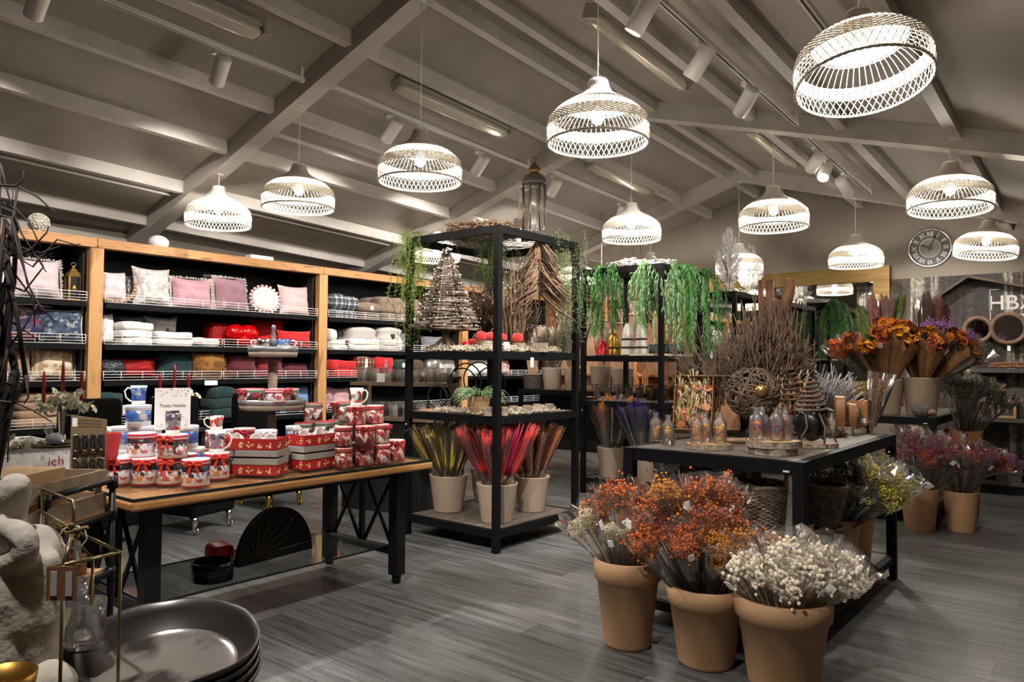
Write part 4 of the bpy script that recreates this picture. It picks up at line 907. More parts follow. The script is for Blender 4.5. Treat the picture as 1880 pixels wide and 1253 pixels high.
# cake stand with three tiers
p = at(499, 806, d=4.45); cs = Vector((p.x, p.y, T1)); M_zinc = mat('zinc_grey', '8a8a8a', .45, .5, '77777a', 12); M_wash = mat('washed_wood', '8f7d6c', .7, 0, '7a695a', 6)
t = thing('tiered_stand', 'grey washed tiered cake stand among the tins', 'stand', cs)
S_ = 4.45/FPX
MB().lathe([(0,0),(.12,0),(.12,.02),(.05,.035),(0,.035)], 28).build('base', M_wash, t)
def zof(py): return at(499, py, d=4.45).z-T1
MB().lathe([(.03,.03),(.024,.06),(.026,zof(760)-.01)], 16).build('column', M_wash, t); MB().lathe([(.03,0),(.026,.05),(.03,zof(664)-zof(738))], 16, c=(0,0,zof(738))).build('column', M_wash, t)
for (py0, py1, pw) in ((752, 733, 118), (656, 637, 88)):
    r = pw*S_/2; z0, z1 = zof(py0), zof(py1)
    MB().lathe([(0,0),(r*.96,0),(r,z1-z0-.03),(0,z1-z0-.03)], 40, c=(0,0,z0)).build('tier', M_wash, t)
    MB().lathe([(0,0),(r*1.01,0),(r*1.015,.03),(r*.98,.03),(r*.97,.012),(0,.012)], 40, c=(0,0,z1-.03)).build('tier_rim', M_zinc, t)
MB().lathe([(.02,0),(.018,.04),(.012,.055),(.014,.07),(.008,.1),(.014,.115),(.01,.13),(0,.135)], 14, c=(0,0,zof(637)+.0)).build('finial', M_zinc, t)
zt = T1+zof(733)+.0
for px, dx, s_, bw, lab in ((463,0,'C',M_bowd,'green lidded tin with red bow on the left of the cake stand tier'), (509,-.03,'A',M_bowd,'red lidded dark tin on the middle of the cake stand tier'), (533,.06,'C',None,'green lidded tin at the right rear of the cake stand tier')):
    q = at(px, 733, d=4.37+dx); r = .07 if px != 533 else .05
    o = thing('gift_tin', lab, 'gift tin', (q.x, q.y, T1+zof(733)-.017), 0, 'tins on the cake stand')
    MB().lathe([(0,0),(r*.97,0),(r*.97,.082),(0,.082)], 32).build('tin_body', STY[s_][0], o); MB().lathe([(r*.98,0),(r,0),(r,.025),(0,.028)], 32).build('lid', STY[s_][1], o, (0,0,.058))
    if bw:
        a = face_az(q)+(.9 if px > 480 else -.9); bow_mesh(1.2).build('bow', bw, o, (r*cos(a), r*sin(a), .065), a)
for px, m_, lab, az in ((484, M_silver, 'silver cup on the top tier of the cake stand', -1.5), (521, MU_blue, 'blue cup on the top tier of the cake stand', 1.4)):
    q = at(px, 637, d=4.42); mug(Vector((q.x, q.y, T1+zof(637)-.016)), .042, .06, m_, lab, face_az(q)+az, 1.05)
# ================================================================ FLOWER RACKS
def PD(px, d, z):
    p = at(px, 668, d=d); return Vector((p.x, p.y, z))
M_shelfwood = mat('grey_shelf_board', '5c5248', .65, 0, '4c443c', 5, kind='wave', stretch=(.5,3,1))
RZ = (.167, 1.008, 1.494, 2.44)
def rack(x0, x1, y0, y1, label):
    t = thing('display_rack', label, 'rack', (x0, y0, 0), 0, 'black open display racks'); W, D_ = x1-x0, y1-y0
    for a in (.025, W-.025):
        for b in (.025, D_-.025): MB().box((a,b,1.22), (.05,.05,2.44)).build('post', M_black, t, bevel=.003)
    for z in RZ:
        h = .06
        for b in (.025, D_-.025): MB().box((W/2,b,z-h/2), (W-.101,.04,h)).build('rail', M_black, t)
        for a in (.025, W-.025): MB().box((a,D_/2,z-h/2), (.04,D_-.101,h)).build('rail', M_black, t)
        if z < 2: MB().bx((.046,.046,z-.02), (W-.046,D_-.046,z-.001)).build('shelf_board', M_shelfwood, t)
        else:
            mb = MB(); n = 18                                # expanded metal sheet
            for i in range(n):
                y = .06+(D_-.12)*i/(n-1); mb.tube([(.05+(W-.1)*k/24, y+(.012 if (k+i) % 2 else -.012), z-.015) for k in range(25)], .0035, 4, cap=False)
            mb.build('mesh_top', M_black, t)
    for a, b in ((.025,-.001),): MB().box((.025,-.0,.9), (.012,.004,.012)).build('bolt', M_rail, t)
    return t
rack(-4.525, -3.52, 4.15, 5.23, 'nearer black display rack with moss and twig trees')
rack(-4.525, -3.53, 6.74, 7.70, 'farther black display rack hung with green willow garlands')
M_moss = mat('moss_green', '7f9a3e', .8, 0, '9db35a', 20); M_mossd = mat('dark_moss', '56703a', .8, 0, '74893f', 20); M_mossg = mat('grey_moss', '7c8a5e', .8, 0, '8f9a70', 20)
M_wil = mat('willow_green', '2f6a28', .55, 0, '4c8a3a', 30); M_wild = mat('willow_dark', '1f4a1c', .6, 0, '35682c', 30); M_wilp = mat('willow_pale', '5f8a54', .5, 0, '86a878', 30)
def moss(name, p, ln, n, m, label, sp=.06, seed=1, drape=.12):
    t = thing(name, label, 'hanging plant', p); rr = random.Random(seed); mb = MB(); md = MB()
    for i in range(n):
        x, y = rr.gauss(0, sp), rr.gauss(0, sp); L_ = ln*rr.uniform(.35, 1); q = Vector((x, y, rr.uniform(-.02,.06)))
        pts = [Vector((x*.3, y*.3, rr.uniform(0,.03))), q]; dr = Vector((rr.uniform(-1,1), rr.uniform(-1,1), 0))*.02
        k = int(L_/.04)+1
        for j in range(k):
            q = q+Vector((rr.gauss(0,.012), rr.gauss(0,.012), -L_/k))+dr*(.4 if j < 3 else 0); pts.append(q.copy())
            for _ in range(3):
                d = Vector((rr.gauss(0,1), rr.gauss(0,1), rr.uniform(-1,.6)))*.022; c = q+d*.5+Vector((rr.gauss(0,.005),0,.004)); md.tube([q, c, q+d], [.0016,.0014,.0006], 3, cap=False)
        mb.tube(pts, .0016, 3, cap=False)
    mb.build('stems', m, t); md.build('leaves', m, t); return t
moss('hanging_moss', Vector((-4.50, 4.16, 2.46)), 1.0, 46, M_moss, 'long light green moss hanging down the left post of the near rack', .07, 2)
moss('hanging_moss', Vector((-4.35, 5.05, 2.44)), .75, 34, M_mossd, 'dark green moss hanging at the back of the near rack', .1, 3)
moss('hanging_moss', Vector((-3.60, 5.12, 2.47)), 1.05, 46, M_mossg, 'grey green moss hanging by the right post of the near rack', .09, 4)
moss('hanging_moss', Vector((-4.05, 4.75, 2.41)), .4, 30, M_mossd, 'short moss tuft under the mesh top of the near rack', .09, 5)
def garland(p, ln, n, m, label, sp=.08, seed=1):
    t = thing('willow_garland', label, 'hanging plant', p); rr = random.Random(seed); mb = MB(); ml = MB()
    for i in range(n):
        a = rr.uniform(0, 6.28); r0 = abs(rr.gauss(0, sp)); L_ = ln*rr.uniform(.45, 1); q = Vector((0,0,.02)); pts = [q.copy()]; k = max(6, int(L_/.045))
        for j in range(k):
            f = j/k; q = q+Vector((cos(a)*r0*(.32 if j < 5 else .03)+rr.gauss(0,.004), sin(a)*r0*(.32 if j < 5 else .03)+rr.gauss(0,.004), (.012 if j < 1 else -L_/k))); pts.append(q.copy())
            for _ in range(4):
                b = rr.uniform(0, 6.28); d = Vector((cos(b)*.35, sin(b)*.35, -1)).normalized()*rr.uniform(.05,.09); s_ = d.cross(Vector((cos(b+1), sin(b+1), .2))).normalized()*.006
                ml.add([q, q+d*.4+s_, q+d, q+d*.4-s_], [(0,1,2,3)], False)
        mb.tube(pts, .0015, 3, cap=False)
    mb.build('stems', M_wild, t); ml.build('leaves', m, t); return t
G = [((-4.52,6.78), .75, M_wild, 'dark green willow garland at the left post of the far rack'), ((-4.3,6.76), .8, M_wil, 'green willow garland just right of the left post of the far rack'), ((-4.1,6.75), .75, M_wild, 'dark willow garland above the red and gold bells'),
     ((-3.95,7.3), .55, M_wild, 'short dark willow garland at the middle of the far rack'), ((-3.74,6.75), .78, M_wilp, 'pale willow garland left of the front post of the far rack'), ((-3.5,6.95), .95, M_wilp, 'long pale willow garland right of the front post of the far rack'),
     ((-3.5,7.2), 1.0, M_wil, 'long green willow garland in the middle of the far rack side'), ((-3.5,7.42), .7, M_wilp, 'shorter pale willow garland on the far rack side'), ((-3.5,7.72), 1.15, M_wil, 'longest willow garland at the right end of the far rack'), ((-4.2,7.6), .7, M_wild, 'dark willow garland at the back of the far rack')]
for i, ((x, y), ln, m, lab) in enumerate(G): garland(Vector((x, y, 2.45)), ln, 20, m, lab, .07, 40+i)
M_drift = mat('driftwood', '93785f', .8, 0, '6d5644', 14); M_twig = mat('brown_twig', '6a503c', .6, 0, '4a3726', 18); M_twigl = mat('pale_twig', '8f765c', .8, 0, '6f5a45', 18); M_sil = mat('silvered_twig', 'b5b0ae', .5, .3, '8d888a', 20); M_frost = mat('frosted_twig', 'dcd7d4', .6, 0, 'aca6a2', 30)
def twigring(name, p, ro, ri, th, n, m, label, cat='wreath', seed=1, rz=0, r=.007, ln=.09):
    t = thing(name, label, cat, p, rz); rr = random.Random(seed); mb = MB(); rm = (ro+ri)/2; rw = (ro-ri)/2
    for i in range(n):
        a = rr.uniform(0, 6.283); c = Vector(((rm+rr.uniform(-rw,rw)*.7)*cos(a), (rm+rr.uniform(-rw,rw)*.7)*sin(a), th*rr.uniform(.1,.9)))
        d = Vector((-sin(a)+rr.gauss(0,.5), cos(a)+rr.gauss(0,.5), rr.gauss(0,.35))).normalized()*ln*rr.uniform(.5,1)
        c.z = max(c.z, r+abs(d.z)/2+.001)
        mb.tube([c-d/2, c+Vector((rr.gauss(0,.006),rr.gauss(0,.006),rr.gauss(0,.004))), c+d/2], [r*.7, r, r*.5], 5)
    mb.build('twigs', m, t); return t
twigring('driftwood_wreath', Vector((-4.04, 4.56, 2.443)), .36, .12, .11, 420, M_drift, 'pale driftwood wreath lying on top of the near rack', seed=6)
twigring('silver_twig_wreath', Vector((-4.0, 7.15, 2.443)), .46, .1, .09, 520, M_frost, 'silvery twig wreath lying on top of the far rack', seed=7)
# tall lantern
t = thing('tall_lantern', 'tall ornate metal lantern on top of the near rack', 'lantern', (-3.735, 4.86, 2.442), .35)
M_pewter = mat('pewter', '8a8580', .4, .8); M_brass = mat('brass', '8f6f3c', .35, .9)
MB().lathe([(.0,0),(.115,0),(.118,.02),(.105,.035),(.11,.05),(.1,.06),(0,.06)], 8, smooth=False).build('base', M_pewter, t)
for k in range(8):
    a = 2*pi*k/8; MB().tube([(.098*cos(a),.098*sin(a),.06),(.098*cos(a),.098*sin(a),.46)], .007, 6).build('corner_bar', M_brass if k % 2 else M_pewter, t)
MB().lathe([(.092,.062),(.092,.455)], 8, cap=False, smooth=False).build('glass', M_glass, t)
for z in (.055, .43):
    mb = MB()
    for k in range(32):
        a = 2*pi*k/32; mb.tube([(.1*cos(a+q*.1),.1*sin(a+q*.1),z+.018+.018*sin(q*1.57)) for q in range(-2,3)], .0025, 4)
    mb.build('filigree_band', M_pewter, t)
MB().lathe([(.112,.46),(.115,.47),(.1,.5),(.085,.53),(.06,.55),(.04,.555)], 16).build('dome', M_pewter, t)
MB().lathe([(.04,.55),(.05,.57),(.048,.6),(.03,.625),(.012,.635),(.01,.65),(0,.655)], 16).build('cap', M_brass, t)
MB().tube([(.022*cos(a), 0, .675+.022*sin(a)) for a in [i*pi/6 for i in range(12)]], .003, 5, closed=True).build('ring', M_brass, t)
# ---- shelf at head height of the near rack
ZS = RZ[2]+.001
M_led = mat('fairy_light', 'fff3dc', .3, emit=3)
p = PD(818, 6.05, ZS); t = thing('light_string_tree', 'cone tree of stacked twigs wound with tiny lights', 'decorative tree', p, face_az(p))
mb = MB(); rr = random.Random(3); H = .86; zb = .19
for k in range(44):
    z = zb+(H-zb)*k/44; w = .255*(1-(z-zb)/(H-zb))+.02
    for q in range(4):
        a = q*pi/2+rr.uniform(-.2,.2); c = Vector((w*.55*cos(a), w*.55*sin(a), z)); d = Vector((-sin(a), cos(a), rr.gauss(0,.05)))*w
        mb.tube([c-d, c+Vector((0,0,rr.gauss(0,.004))), c+d], [.006,.009,.006], 5)
mb.build('twig_layers', mat('frosted_brown', '6d5a4c', .8, 0, '96887c', 20), t)
mb = MB(); mw = MB(); pts = []
for i in range(220):
    f = i/220; z = zb+.01+(H-zb)*f; a = f*60; r = .25*(1-f)+.022; q = Vector((r*cos(a), r*sin(a), z)); mb.blob(q+Vector((rr.gauss(0,.01),rr.gauss(0,.01),rr.gauss(0,.008))), .0042); pts.append(q)
mw.tube(pts, .0015, 3); [mw.tube([(.26*cos(a), .26*sin(a), zb), (.015*cos(a), .015*sin(a), H)], .002, 3) for a in (.4, -.3)]
mb.build('lights', M_led, t); mw.build('wire', M_rail, t)
MB().tube([(0,0,.0),(.0,0,zb)], .03, 8).build('trunk', M_twig, t)
for a in (.3, 2.2, 4.4): MB().tube([(0,0,.13),(.09*cos(a),.09*sin(a),.05),(.19*cos(a),.19*sin(a),.014)], [.014,.016,.012], 7).build('root', M_twigl, t)
def twigfan(name, p, h, n, m, label, r0=.05, r1=.16, seed=1, cat='twig bundle', th=.005, fork=2, rz=0, curl=.02, parts='twigs'):
    t = thing(name, label, cat, p, rz); rr = random.Random(seed); mb = MB()
    for i in range(n):
        a = rr.uniform(0, 6.283); q = sqrt(rr.random()); b = Vector((r0*q*cos(a), r0*q*sin(a), th*1.2)); L_ = h*rr.uniform(.65, 1)
        e = Vector((r1*q*cos(a), r1*q*sin(a), L_*sqrt(max(.25, 1-.45*q*q)))); m1 = b.lerp(e, .4)+Vector((rr.gauss(0,curl),rr.gauss(0,curl),0)); m2 = b.lerp(e, .72)+Vector((rr.gauss(0,curl),rr.gauss(0,curl),0))
        mb.tube([b, m1, m2, e], [th, th*.9, th*.7, th*.4], 5)
        for _ in range(fork):
            s_ = m1.lerp(m2, rr.random()); d = (e-b).normalized()*.1+Vector((rr.gauss(0,.05),rr.gauss(0,.05),0)); mb.tube([s_, s_+d*.5+Vector((rr.gauss(0,.01),)*3), s_+d], [th*.6, th*.5, th*.3], 4)
    mb.build(parts, m, t); return t
def lights_on(t, n, r, z0, z1, seed=1):
    rr = random.Random(seed); mb = MB()
    for i in range(n): a = rr.uniform(0, 6.28); f = rr.random(); mb.blob(((.4+.6*f)*r*cos(a), (.4+.6*f)*r*sin(a), z0+(z1-z0)*f), .0038)
    mb.build('lights', M_led, t)
M_pot = mat('beige_pot', 'b09c88', .55, 0, 'a5917d', 4); M_terra = mat('terracotta_pot', 'b48d68', .65, 0, 'a9825c', 4)
def pot(p, r, h, label, m=None, grp=None, name='flower_pot', rim=False, parts=True):
    t = thing(name, label, 'pot', p, 0, grp)
    if rim: pr = [(0,.0),(r*.66,0),(r*.72,h*.05),(r*.93,h*.77),(r*1.0,h*.775),(r*1.03,h*.99),(r*1.0,h),(r*.93,h),(r*.9,h*.8),(r*.66,.02),(0,.02)]
    else: pr = [(0,0),(r*.72,0),(r*.74,h*.02),(r*.97,h*.97),(r,h),(r*.95,h),(r*.70,.02),(0,.02)]
    MB().lathe(pr, 36).build('pot_body', m or M_pot, t)
    MB().lathe([(r*(.9 if not rim else .88)*.98, h*.8),(0,h*.81)], 24, cap=False).build('filling', mat('dark_soil', '2a2119', .9), t); return t
p = PD(892, 6.3, ZS); pot(p, .115, .165, 'beige bucket holding the lit twig bundle on the near rack', name='twig_bucket')
o = twigfan('twig_bundle', p+Vector((0,0,.137)), .55, 90, M_twig, 'brown twig bundle with fairy lights in the beige bucket', .08, .26, 5); lights_on(o, 26, .2, .15, .5)
o = twigfan('twig_bundle', PD(938, 5.95, ZS), .80, 60, M_twigl, 'tall slender twig bundle with lights right of the front post', .07, .15, 6); lights_on(o, 16, .1, .3, .8)
o = twigfan('twig_bundle', PD(945, 6.25, ZS), .55, 70, M_twigl, 'spreading twig bundle with a kraft tag behind the red apple', .05, .25, 7)
MB().box((.1,-.12,.3), (.05,.004,.07)).build('kraft_tag', M_kraft, o, None)
# upside down twig tree
p = PD(990, 5.95, 2.36); t = thing('hanging_twig_tree', 'twig tree hanging upside down from the mesh top', 'decoration', p, face_az(p)); mb = MB(); rr = random.Random(8)
for i in range(120):
    z = -.02-.48*rr.random(); s_ = rr.choice((-1,1)); w = (.10+.19*min(1, -z/.42))*rr.uniform(.6,1); y = s_*w; d = rr.gauss(0,.05); z2 = z+rr.gauss(0,.035)
    mb.tube([(d*.2, s_*.01, z+.10), (d*.6+rr.gauss(0,.015), y*.5+rr.gauss(0,.012), z2+.03), (d, y+rr.gauss(0,.015), z2-.07)], [.006,.008,.005], 5)
mb.build('branches', M_drift, t); MB().tube([(0,0,.055),(0,0,0),(.005,0,-.25),(0,0,-.52)], [.003,.012,.011,.006], 6).build('stem', M_twig, t)
MB().poly([(-.02,-.045),(.02,-.045),(.02,.045),(-.02,.045)], .003, Matrix.Translation((.05,-.02,-.07)) @ Matrix.Rotation(pi/2,4,'Z') @ Matrix.Rotation(pi/2,4,'X')).build('kraft_tag', M_kraft, t)
M_apple = mat('flocked_red', 'd01f10', .85, sheen=.4)
def apple(p, r, label):
    t = thing('decorative_apple', label, 'apple', p, R.uniform(0,6), 'red flocked apples')
    MB().ell((0,0,r*.9), (r,r,r*.92), 18, 12, lambda q: 1-.14*max(0,q.z)**6-.06*max(0,-q.z)**6).build('fruit', M_apple, t); MB().tube([(0,0,r*1.6),(.004,0,r*2.1),(.02,0,r*2.5)], .003, 5).build('stem', M_twigl, t)
M_bark = mat('bark', '6e5f50', .9, 0, '9a8d7c', 35, bump=.6, bscale=40); M_cut = mat('cut_wood', 'b58f68', .7, 0, '9a7650', 14)
def logslice(p, r, h, label, sy=1., rz=0, name='log_slice'):
    t = thing(name, label, 'log', p, rz); ph = R.uniform(0, 6); n = 26
    pr = lambda k: r*(1+.06*sin(3*2*pi*k/n+ph)+.04*sin(7*2*pi*k/n+ph))
    vs = [(pr(k)*cos(2*pi*k/n), pr(k)*sin(2*pi*k/n)*sy, z) for z in (0, h*.5, h) for k in range(n)]
    MB().add(vs, [(j*n+k, j*n+(k+1) % n, (j+1)*n+(k+1) % n, (j+1)*n+k) for j in (0,1) for k in range(n)], True).build('bark', M_bark, t)
    MB().add([(x*.97, y*.97, h+.0008) for x, y, z in vs[:n]], [tuple(range(n))], False).add([(x*.97,y*.97,.0005) for x,y,z in vs[:n]], [tuple(range(n))[::-1]], False).build('cut_face', M_cut, t)
    return t
def apple_at(px, d, zz, r, lab): apple(PD(px, d, zz), r, lab)
logslice(PD(893, 5.82, ZS+.0), .085, .085, 'bark log under the red apples, left of the front post', name='bark_log'); zl = ZS+.087
apple_at(853, 6.0, ZS+.04, .03, 'leftmost and smallest red apple on the near rack'); apple_at(867, 5.92, ZS+.045, .036, 'red apple second from the left'); apple_at(883, 5.84, zl, .045, 'largest red apple, on the bark log'); apple_at(901, 5.76, zl, .04, 'red apple on the log next to the front post'); apple_at(921, 5.78, zl-.01, .04, 'red apple just right of the front post')
logslice(PD(919, 5.80, ZS), .04, .074, 'small bark log just right of the front post', name='bark_log')
logslice(PD(953, 5.80, ZS), .055, .07, 'bark log carrying the single red apple', name='bark_log'); apple_at(950, 5.80, ZS+.072, .045, 'single red apple right of the front post')
logslice(PD(985, 5.92, ZS), .10, .075, 'wide bark log on the right of the near rack', .7, name='bark_log')
M_mossw = mat('dried_lichen', 'b8ab98', .9, 0, '7d7060', 40); M_mossw2 = mat('pale_lichen', 'd8ccb8', .9, 0, 'a89a86', 40)
def lichen(p, ln, w, h, label, n=700, seed=1, rz=0, m=None):
    t = thing('lichen_wreath', label, 'wreath', p, rz); rr = random.Random(seed); mb = MB()
    for i in range(n):
        q = Vector((rr.uniform(-.5,.5)*ln, rr.gauss(0,.28)*w, 0)); e = max(.2, 1-(q.y/w*1.7)**2); q.z = .006+h*e*rr.random()*.8
        d = Vector((rr.gauss(0,1), rr.gauss(0,1), rr.uniform(0,1.2))).normalized()*.022
        mb.tube([q, q+d*.5+Vector((rr.gauss(0,.004),rr.gauss(0,.004),.002)), q+d], [.003,.0035,.0015], 4)
    mb.build('lichen', m or M_mossw2, t); return t
lichen(Vector((-4.05, 4.30, ZS)), .72, .14, .05, 'dried lichen garland along the left front of the near rack shelf', 800, 2)
lichen(Vector((-3.63, 4.68, ZS)), .74, .14, .05, 'dried lichen garland along the right side of the near rack shelf', 800, 3, pi/2)
tag(MB().box((0,0,0), (.002,.04,.075)).build('price_tag', M_tagp, None, at(977, 661, x=-3.517)+Vector((0,0,-.02)), 0), 'white price tag hanging from the upper shelf of the near rack', 'tag')
tag(MB().box((0,0,.035), (.03,.05,.07)).build('price_card', M_tagp, None, PD(930, 5.68, ZS+.004), .4), 'white card among the lichen right of the front post', 'price card')
# ---- middle shelf of the near rack
ZM = RZ[1]+.001
t = thing('ring_stand', 'black iron stand of overlapping rings on the near rack', 'ornament', PD(838, 6.0, ZM), radians(20)); S_ = 6.0/FPX
RG = [(-1.45,.155,.09,0),(-.55,.16,.10,.04),(.1,.22,.13,.1),(.75,.24,.14,.0),(1.5,.25,.14,.06),(2.2,.23,.13,.12)]
for x, zc_, r, yy in RG: MB().tube([(x*.115+.0+r*cos(a)*.95, yy, .012+r+zc_-.14+.0+r*sin(a)) for a in [2*pi*i/30 for i in range(30)]], .006, 6, closed=True).build('ring', M_wireblk, t)
MB().bx((-.3,-.07,0), (.3,.13,.012)).build('base_plate', M_cut, t); MB().tube([(-.28,.06,.012),(-.28,.06,.12)], .006, 6).build('upright', M_wireblk, t); MB().tube([(.28,.06,.012),(.28,.06,.2)], .006, 6).build('upright', M_wireblk, t)
p = PD(880, 5.72, ZM); t = thing('air_plant', 'green spiky air plant in a crumpled kraft pot', 'potted plant', p); rr = random.Random(12); mb = MB()
for i in range(110):
    a = rr.uniform(0, 6.28); L_ = rr.uniform(.14,.25); up_ = rr.uniform(.25,1); q = Vector((cos(a)*.03, sin(a)*.03, .13)); d = Vector((cos(a), sin(a), up_*1.4)).normalized(); pts = [q]
    for k in range(5): q = q+d*L_/5; d = (d+Vector((rr.gauss(0,.05),rr.gauss(0,.05),-.28-.1*k))).normalized(); pts.append(q)
    mb.tube([x if x.z > .005 else Vector((x.x,x.y,.005)) for x in pts], [.004,.0045,.004,.003,.002,.0008], 4)
mb.build('leaves', mat('air_plant_green', '6a8a58', .6, 0, '9bb08a', 20), t)
MB().lathe([(.0,0),(.065,0),(.08,.05),(.085,.1),(.1,.14),(.09,.14),(.07,.09),(0,.09)], 14, smooth=False).build('kraft_pot', mat('crumpled_kraft', '9b7a58', .8, bump=.8, bscale=18), t)
lichen(Vector((-3.98, 4.27, ZM)), .55, .14, .04, 'dried lichen wreath with log candles, front left of the middle shelf', 500, 4, 0)
lichen(Vector((-3.62, 4.62, ZM)), .70, .15, .05, 'dried lichen wreath with log candles along the right of the middle shelf', 800, 5, pi/2, M_mossw2)
for i, (px, d, lab) in enumerate([(897, 5.52, 'small log candle left of the front post'), (925, 5.55, 'small log candle right of the front post, first of the row'), (943, 5.72, 'small log candle, second of the row on the middle shelf'), (968, 5.80, 'small log candle, third of the row on the middle shelf'), (986, 6.0, 'small log candle, fourth of the row on the middle shelf'), (1008, 6.05, 'small log candle at the right end of the middle shelf')]):
    logslice(PD(px, d, ZM+.0), .035, .065, lab, name='log_candle')
# ---- base shelf: three pots of dyed grass
ZB = RZ[0]+.001
def reed_bunch(p, h, m, label, az, tilt, n=9, w=.028, seed=1, grp=None, film=True, tipm=None, th=.0075, stiff=True):
    """a wrapped bunch of dried stalks with thick seed heads"""
    t = thing('dried_grass_bunch', label, 'dried flowers', p, lean(az, tilt, R.uniform(0,6)), grp); rr = random.Random(seed); ms, mh = MB(), MB()
    for i in range(n):
        a = rr.uniform(0,6.28); q = sqrt(rr.random()); b = Vector((w*.35*q*cos(a), w*.35*q*sin(a), 0)); e = Vector((w*1.5*q*cos(a), w*1.5*q*sin(a), h*rr.uniform(.84,1))); m1 = b.lerp(e,.5)
        ms.tube([b, b.lerp(e,.3)], .0025, 4); m1 = b.lerp(e,.22); mh.tube([m1, m1.lerp(e,.2), m1.lerp(e,.75), e], [.003, th, th*.95, .003], 6)
    ms.build('stalks', mat('straw', 'a8926a', .8), t); mh.build('seed_heads', m, t)
    if film: MB().lathe([(w*.6,h*.12),(w*1.0,h*.4),(w*1.75,h*.85),(w*1.9,h*.97)], 10, cap=False).build('clear_sleeve', M_film, t)
    return t
def potful(p, r, h, plabel, cols, glabel, n, ln, pots=None, rim=False, tilt=.5, th=.0075, tagn=2, seed=1, nm='dried_grass_bunch', nst=9, pname='flower_pot'):
    pot(p, r, h, plabel, pots, rim=rim, name=pname); rr = random.Random(seed); k = 0; proto = {}
    for i in range(n):
        f = sqrt((i+.5)/n); az = i*2.39996+seed; ci = cols[i % len(cols)]
        b = p+Vector((r*.45*f*cos(az), r*.45*f*sin(az), h*.82)); rot = lean(az, tilt*f+rr.uniform(-.05,.05), rr.uniform(0,6))
        if ci.name not in proto:
            proto[ci.name] = reed_bunch(b, ln, ci, glabel, 0, 0, nst, seed=seed+i, th=th, grp=glabel, film=i % 3 == 0); o = place(proto[ci.name], b, rot)
        else: o = dup(proto[ci.name], b, rot, scale=rr.uniform(.88,1.06))
        if i < tagn: pass
    return
M_yel = mat('dyed_yellow', 'd0b238', .8, 0, 'b0962e', 25); M_redg = mat('dyed_red', 'd42a1e', .8, 0, 'b8201c', 25); M_mag = mat('dyed_magenta', 'b01c46', .8, 0, '92163a', 25); M_orn = mat('dyed_orange', 'dc7c26', .8, 0, 'b8621e', 25); M_brn = mat('dyed_brown', '6d4a26', .8, 0, '553a1e', 25); M_olv = mat('dyed_olive', '7a7036', .8, 0, '5d5428', 25)
potful(at(823, 937, z=ZB), .165, .30, 'beige pot with yellow grass on the left of the near rack', [M_yel], 'wrapped bunch of yellow dried grass in the left pot of the near rack', 15, .52, tilt=.52, seed=2, th=.009, nst=11)
potful(at(912, 957, z=ZB), .165, .30, 'beige pot with red grass in the front corner of the near rack', [M_redg, M_mag, M_redg], 'wrapped bunch of red or magenta dried grass in the corner pot of the near rack', 17, .56, tilt=.52, seed=3, th=.009, nst=11)
potful(at(976, 937, z=ZB), .155, .29, 'beige pot with orange grass on the right of the near rack', [M_orn], 'wrapped bunch of orange dried grass in the right pot of the near rack', 14, .54, tilt=.45, seed=4, th=.009, nst=11)
potful(at(893, 918, z=ZB), .15, .29, 'pot with brown grass hidden at the back of the near rack', [M_brn, M_olv], 'wrapped bunch of brown dried grass at the back of the near rack', 12, .60, tilt=.45, seed=5)
# ================================================================ FAR RACK GOODS
ZS2 = RZ[2]+.001
def bell(p, r, h, m, label, n=3, tiltaz=0):
    """stack of enamelled domes with dark wooden rims"""
    for k in range(n):
        q = Vector((p.x, p.y, p.z+k*h*.48+.0)); t = thing('dome_bell', label % ('bottom', 'middle', 'top')[k if n > 1 else 0] if '%s' in label else label, 'bell', q, 0, 'stacked metal domes')
        s_ = 1-.1*k
        MB().lathe([(r*.98*s_,.018),(r*.93*s_,h*.35),(r*.72*s_,h*.7),(r*.4*s_,h*.92),(r*.1*s_,h),(0,h)], 26, cap=False).build('dome', m, t)
        MB().lathe([(r*.9*s_,0),(r*1.06*s_,0),(r*1.06*s_,.02),(r*.9*s_,.02),(r*.9*s_,0)], 26, cap=False).build('wooden_rim', mat('dark_rim', '3b2a20', .5), t)
    MB().tube([(0,0,h),(.0,0,h+.02)], .006, 6).build('knob', mat('dark_rim', '3b2a20', .5), t)
M_enr = mat('enamel_red', 'c01c20', .2); M_eng = mat('enamel_gold', 'b8923c', .25, .8); M_enw = mat('enamel_white', 'e6e2dc', .3, 0, 'cfc8c0', 30)
bell(PD(1106, 8.5, ZS2), .08, .19, M_enr, 'single red dome with dark rim on the far rack', 1); bell(PD(1126, 8.75, ZS2), .085, .2, M_eng, 'golden dome with dark rim, %s of its stack', 2)
bell(PD(1152, 8.62, ZS2), .085, .2, M_enw, 'white dome with dark rim, %s of the left white stack', 3); bell(PD(1177, 8.5, ZS2), .085, .2, M_enw, 'white dome with dark rim, %s of the right white stack', 3)
for i, (px, d) in enumerate(((1197, 8.35), (1206, 8.2), (1219, 8.05), (1230, 8.15), (1240, 8.25), (1250, 8.35))):
    tag(MB().lathe([(0,0),(.036,0),(.04,.11),(.036,.11),(.033,.008),(0,.008)], 18).build('tealight_glass', glassy('blue_glass', '8fa0ac', .05, .3, .5), None, PD(px, d, ZS2+.026)), 'grey blue glass tealight holder, %s along the far rack shelf' % ('first','second','third','fourth','fifth','sixth')[i], 'candle holder', 'tealight glasses on the far rack')
for i, (a, b) in enumerate(((-3.98, -3.78), (-3.75, -3.60))): tag(MB().bx((a, 6.86+.0, 0), (b, 7.6, .022)).build('wooden_tray', mat('pale_wood', 'c9b79c', .7), None, (0,0,ZS2)), ('left', 'right')[i]+' pale wooden tray under the tealight glasses', 'tray')
ZM2 = RZ[1]+.001
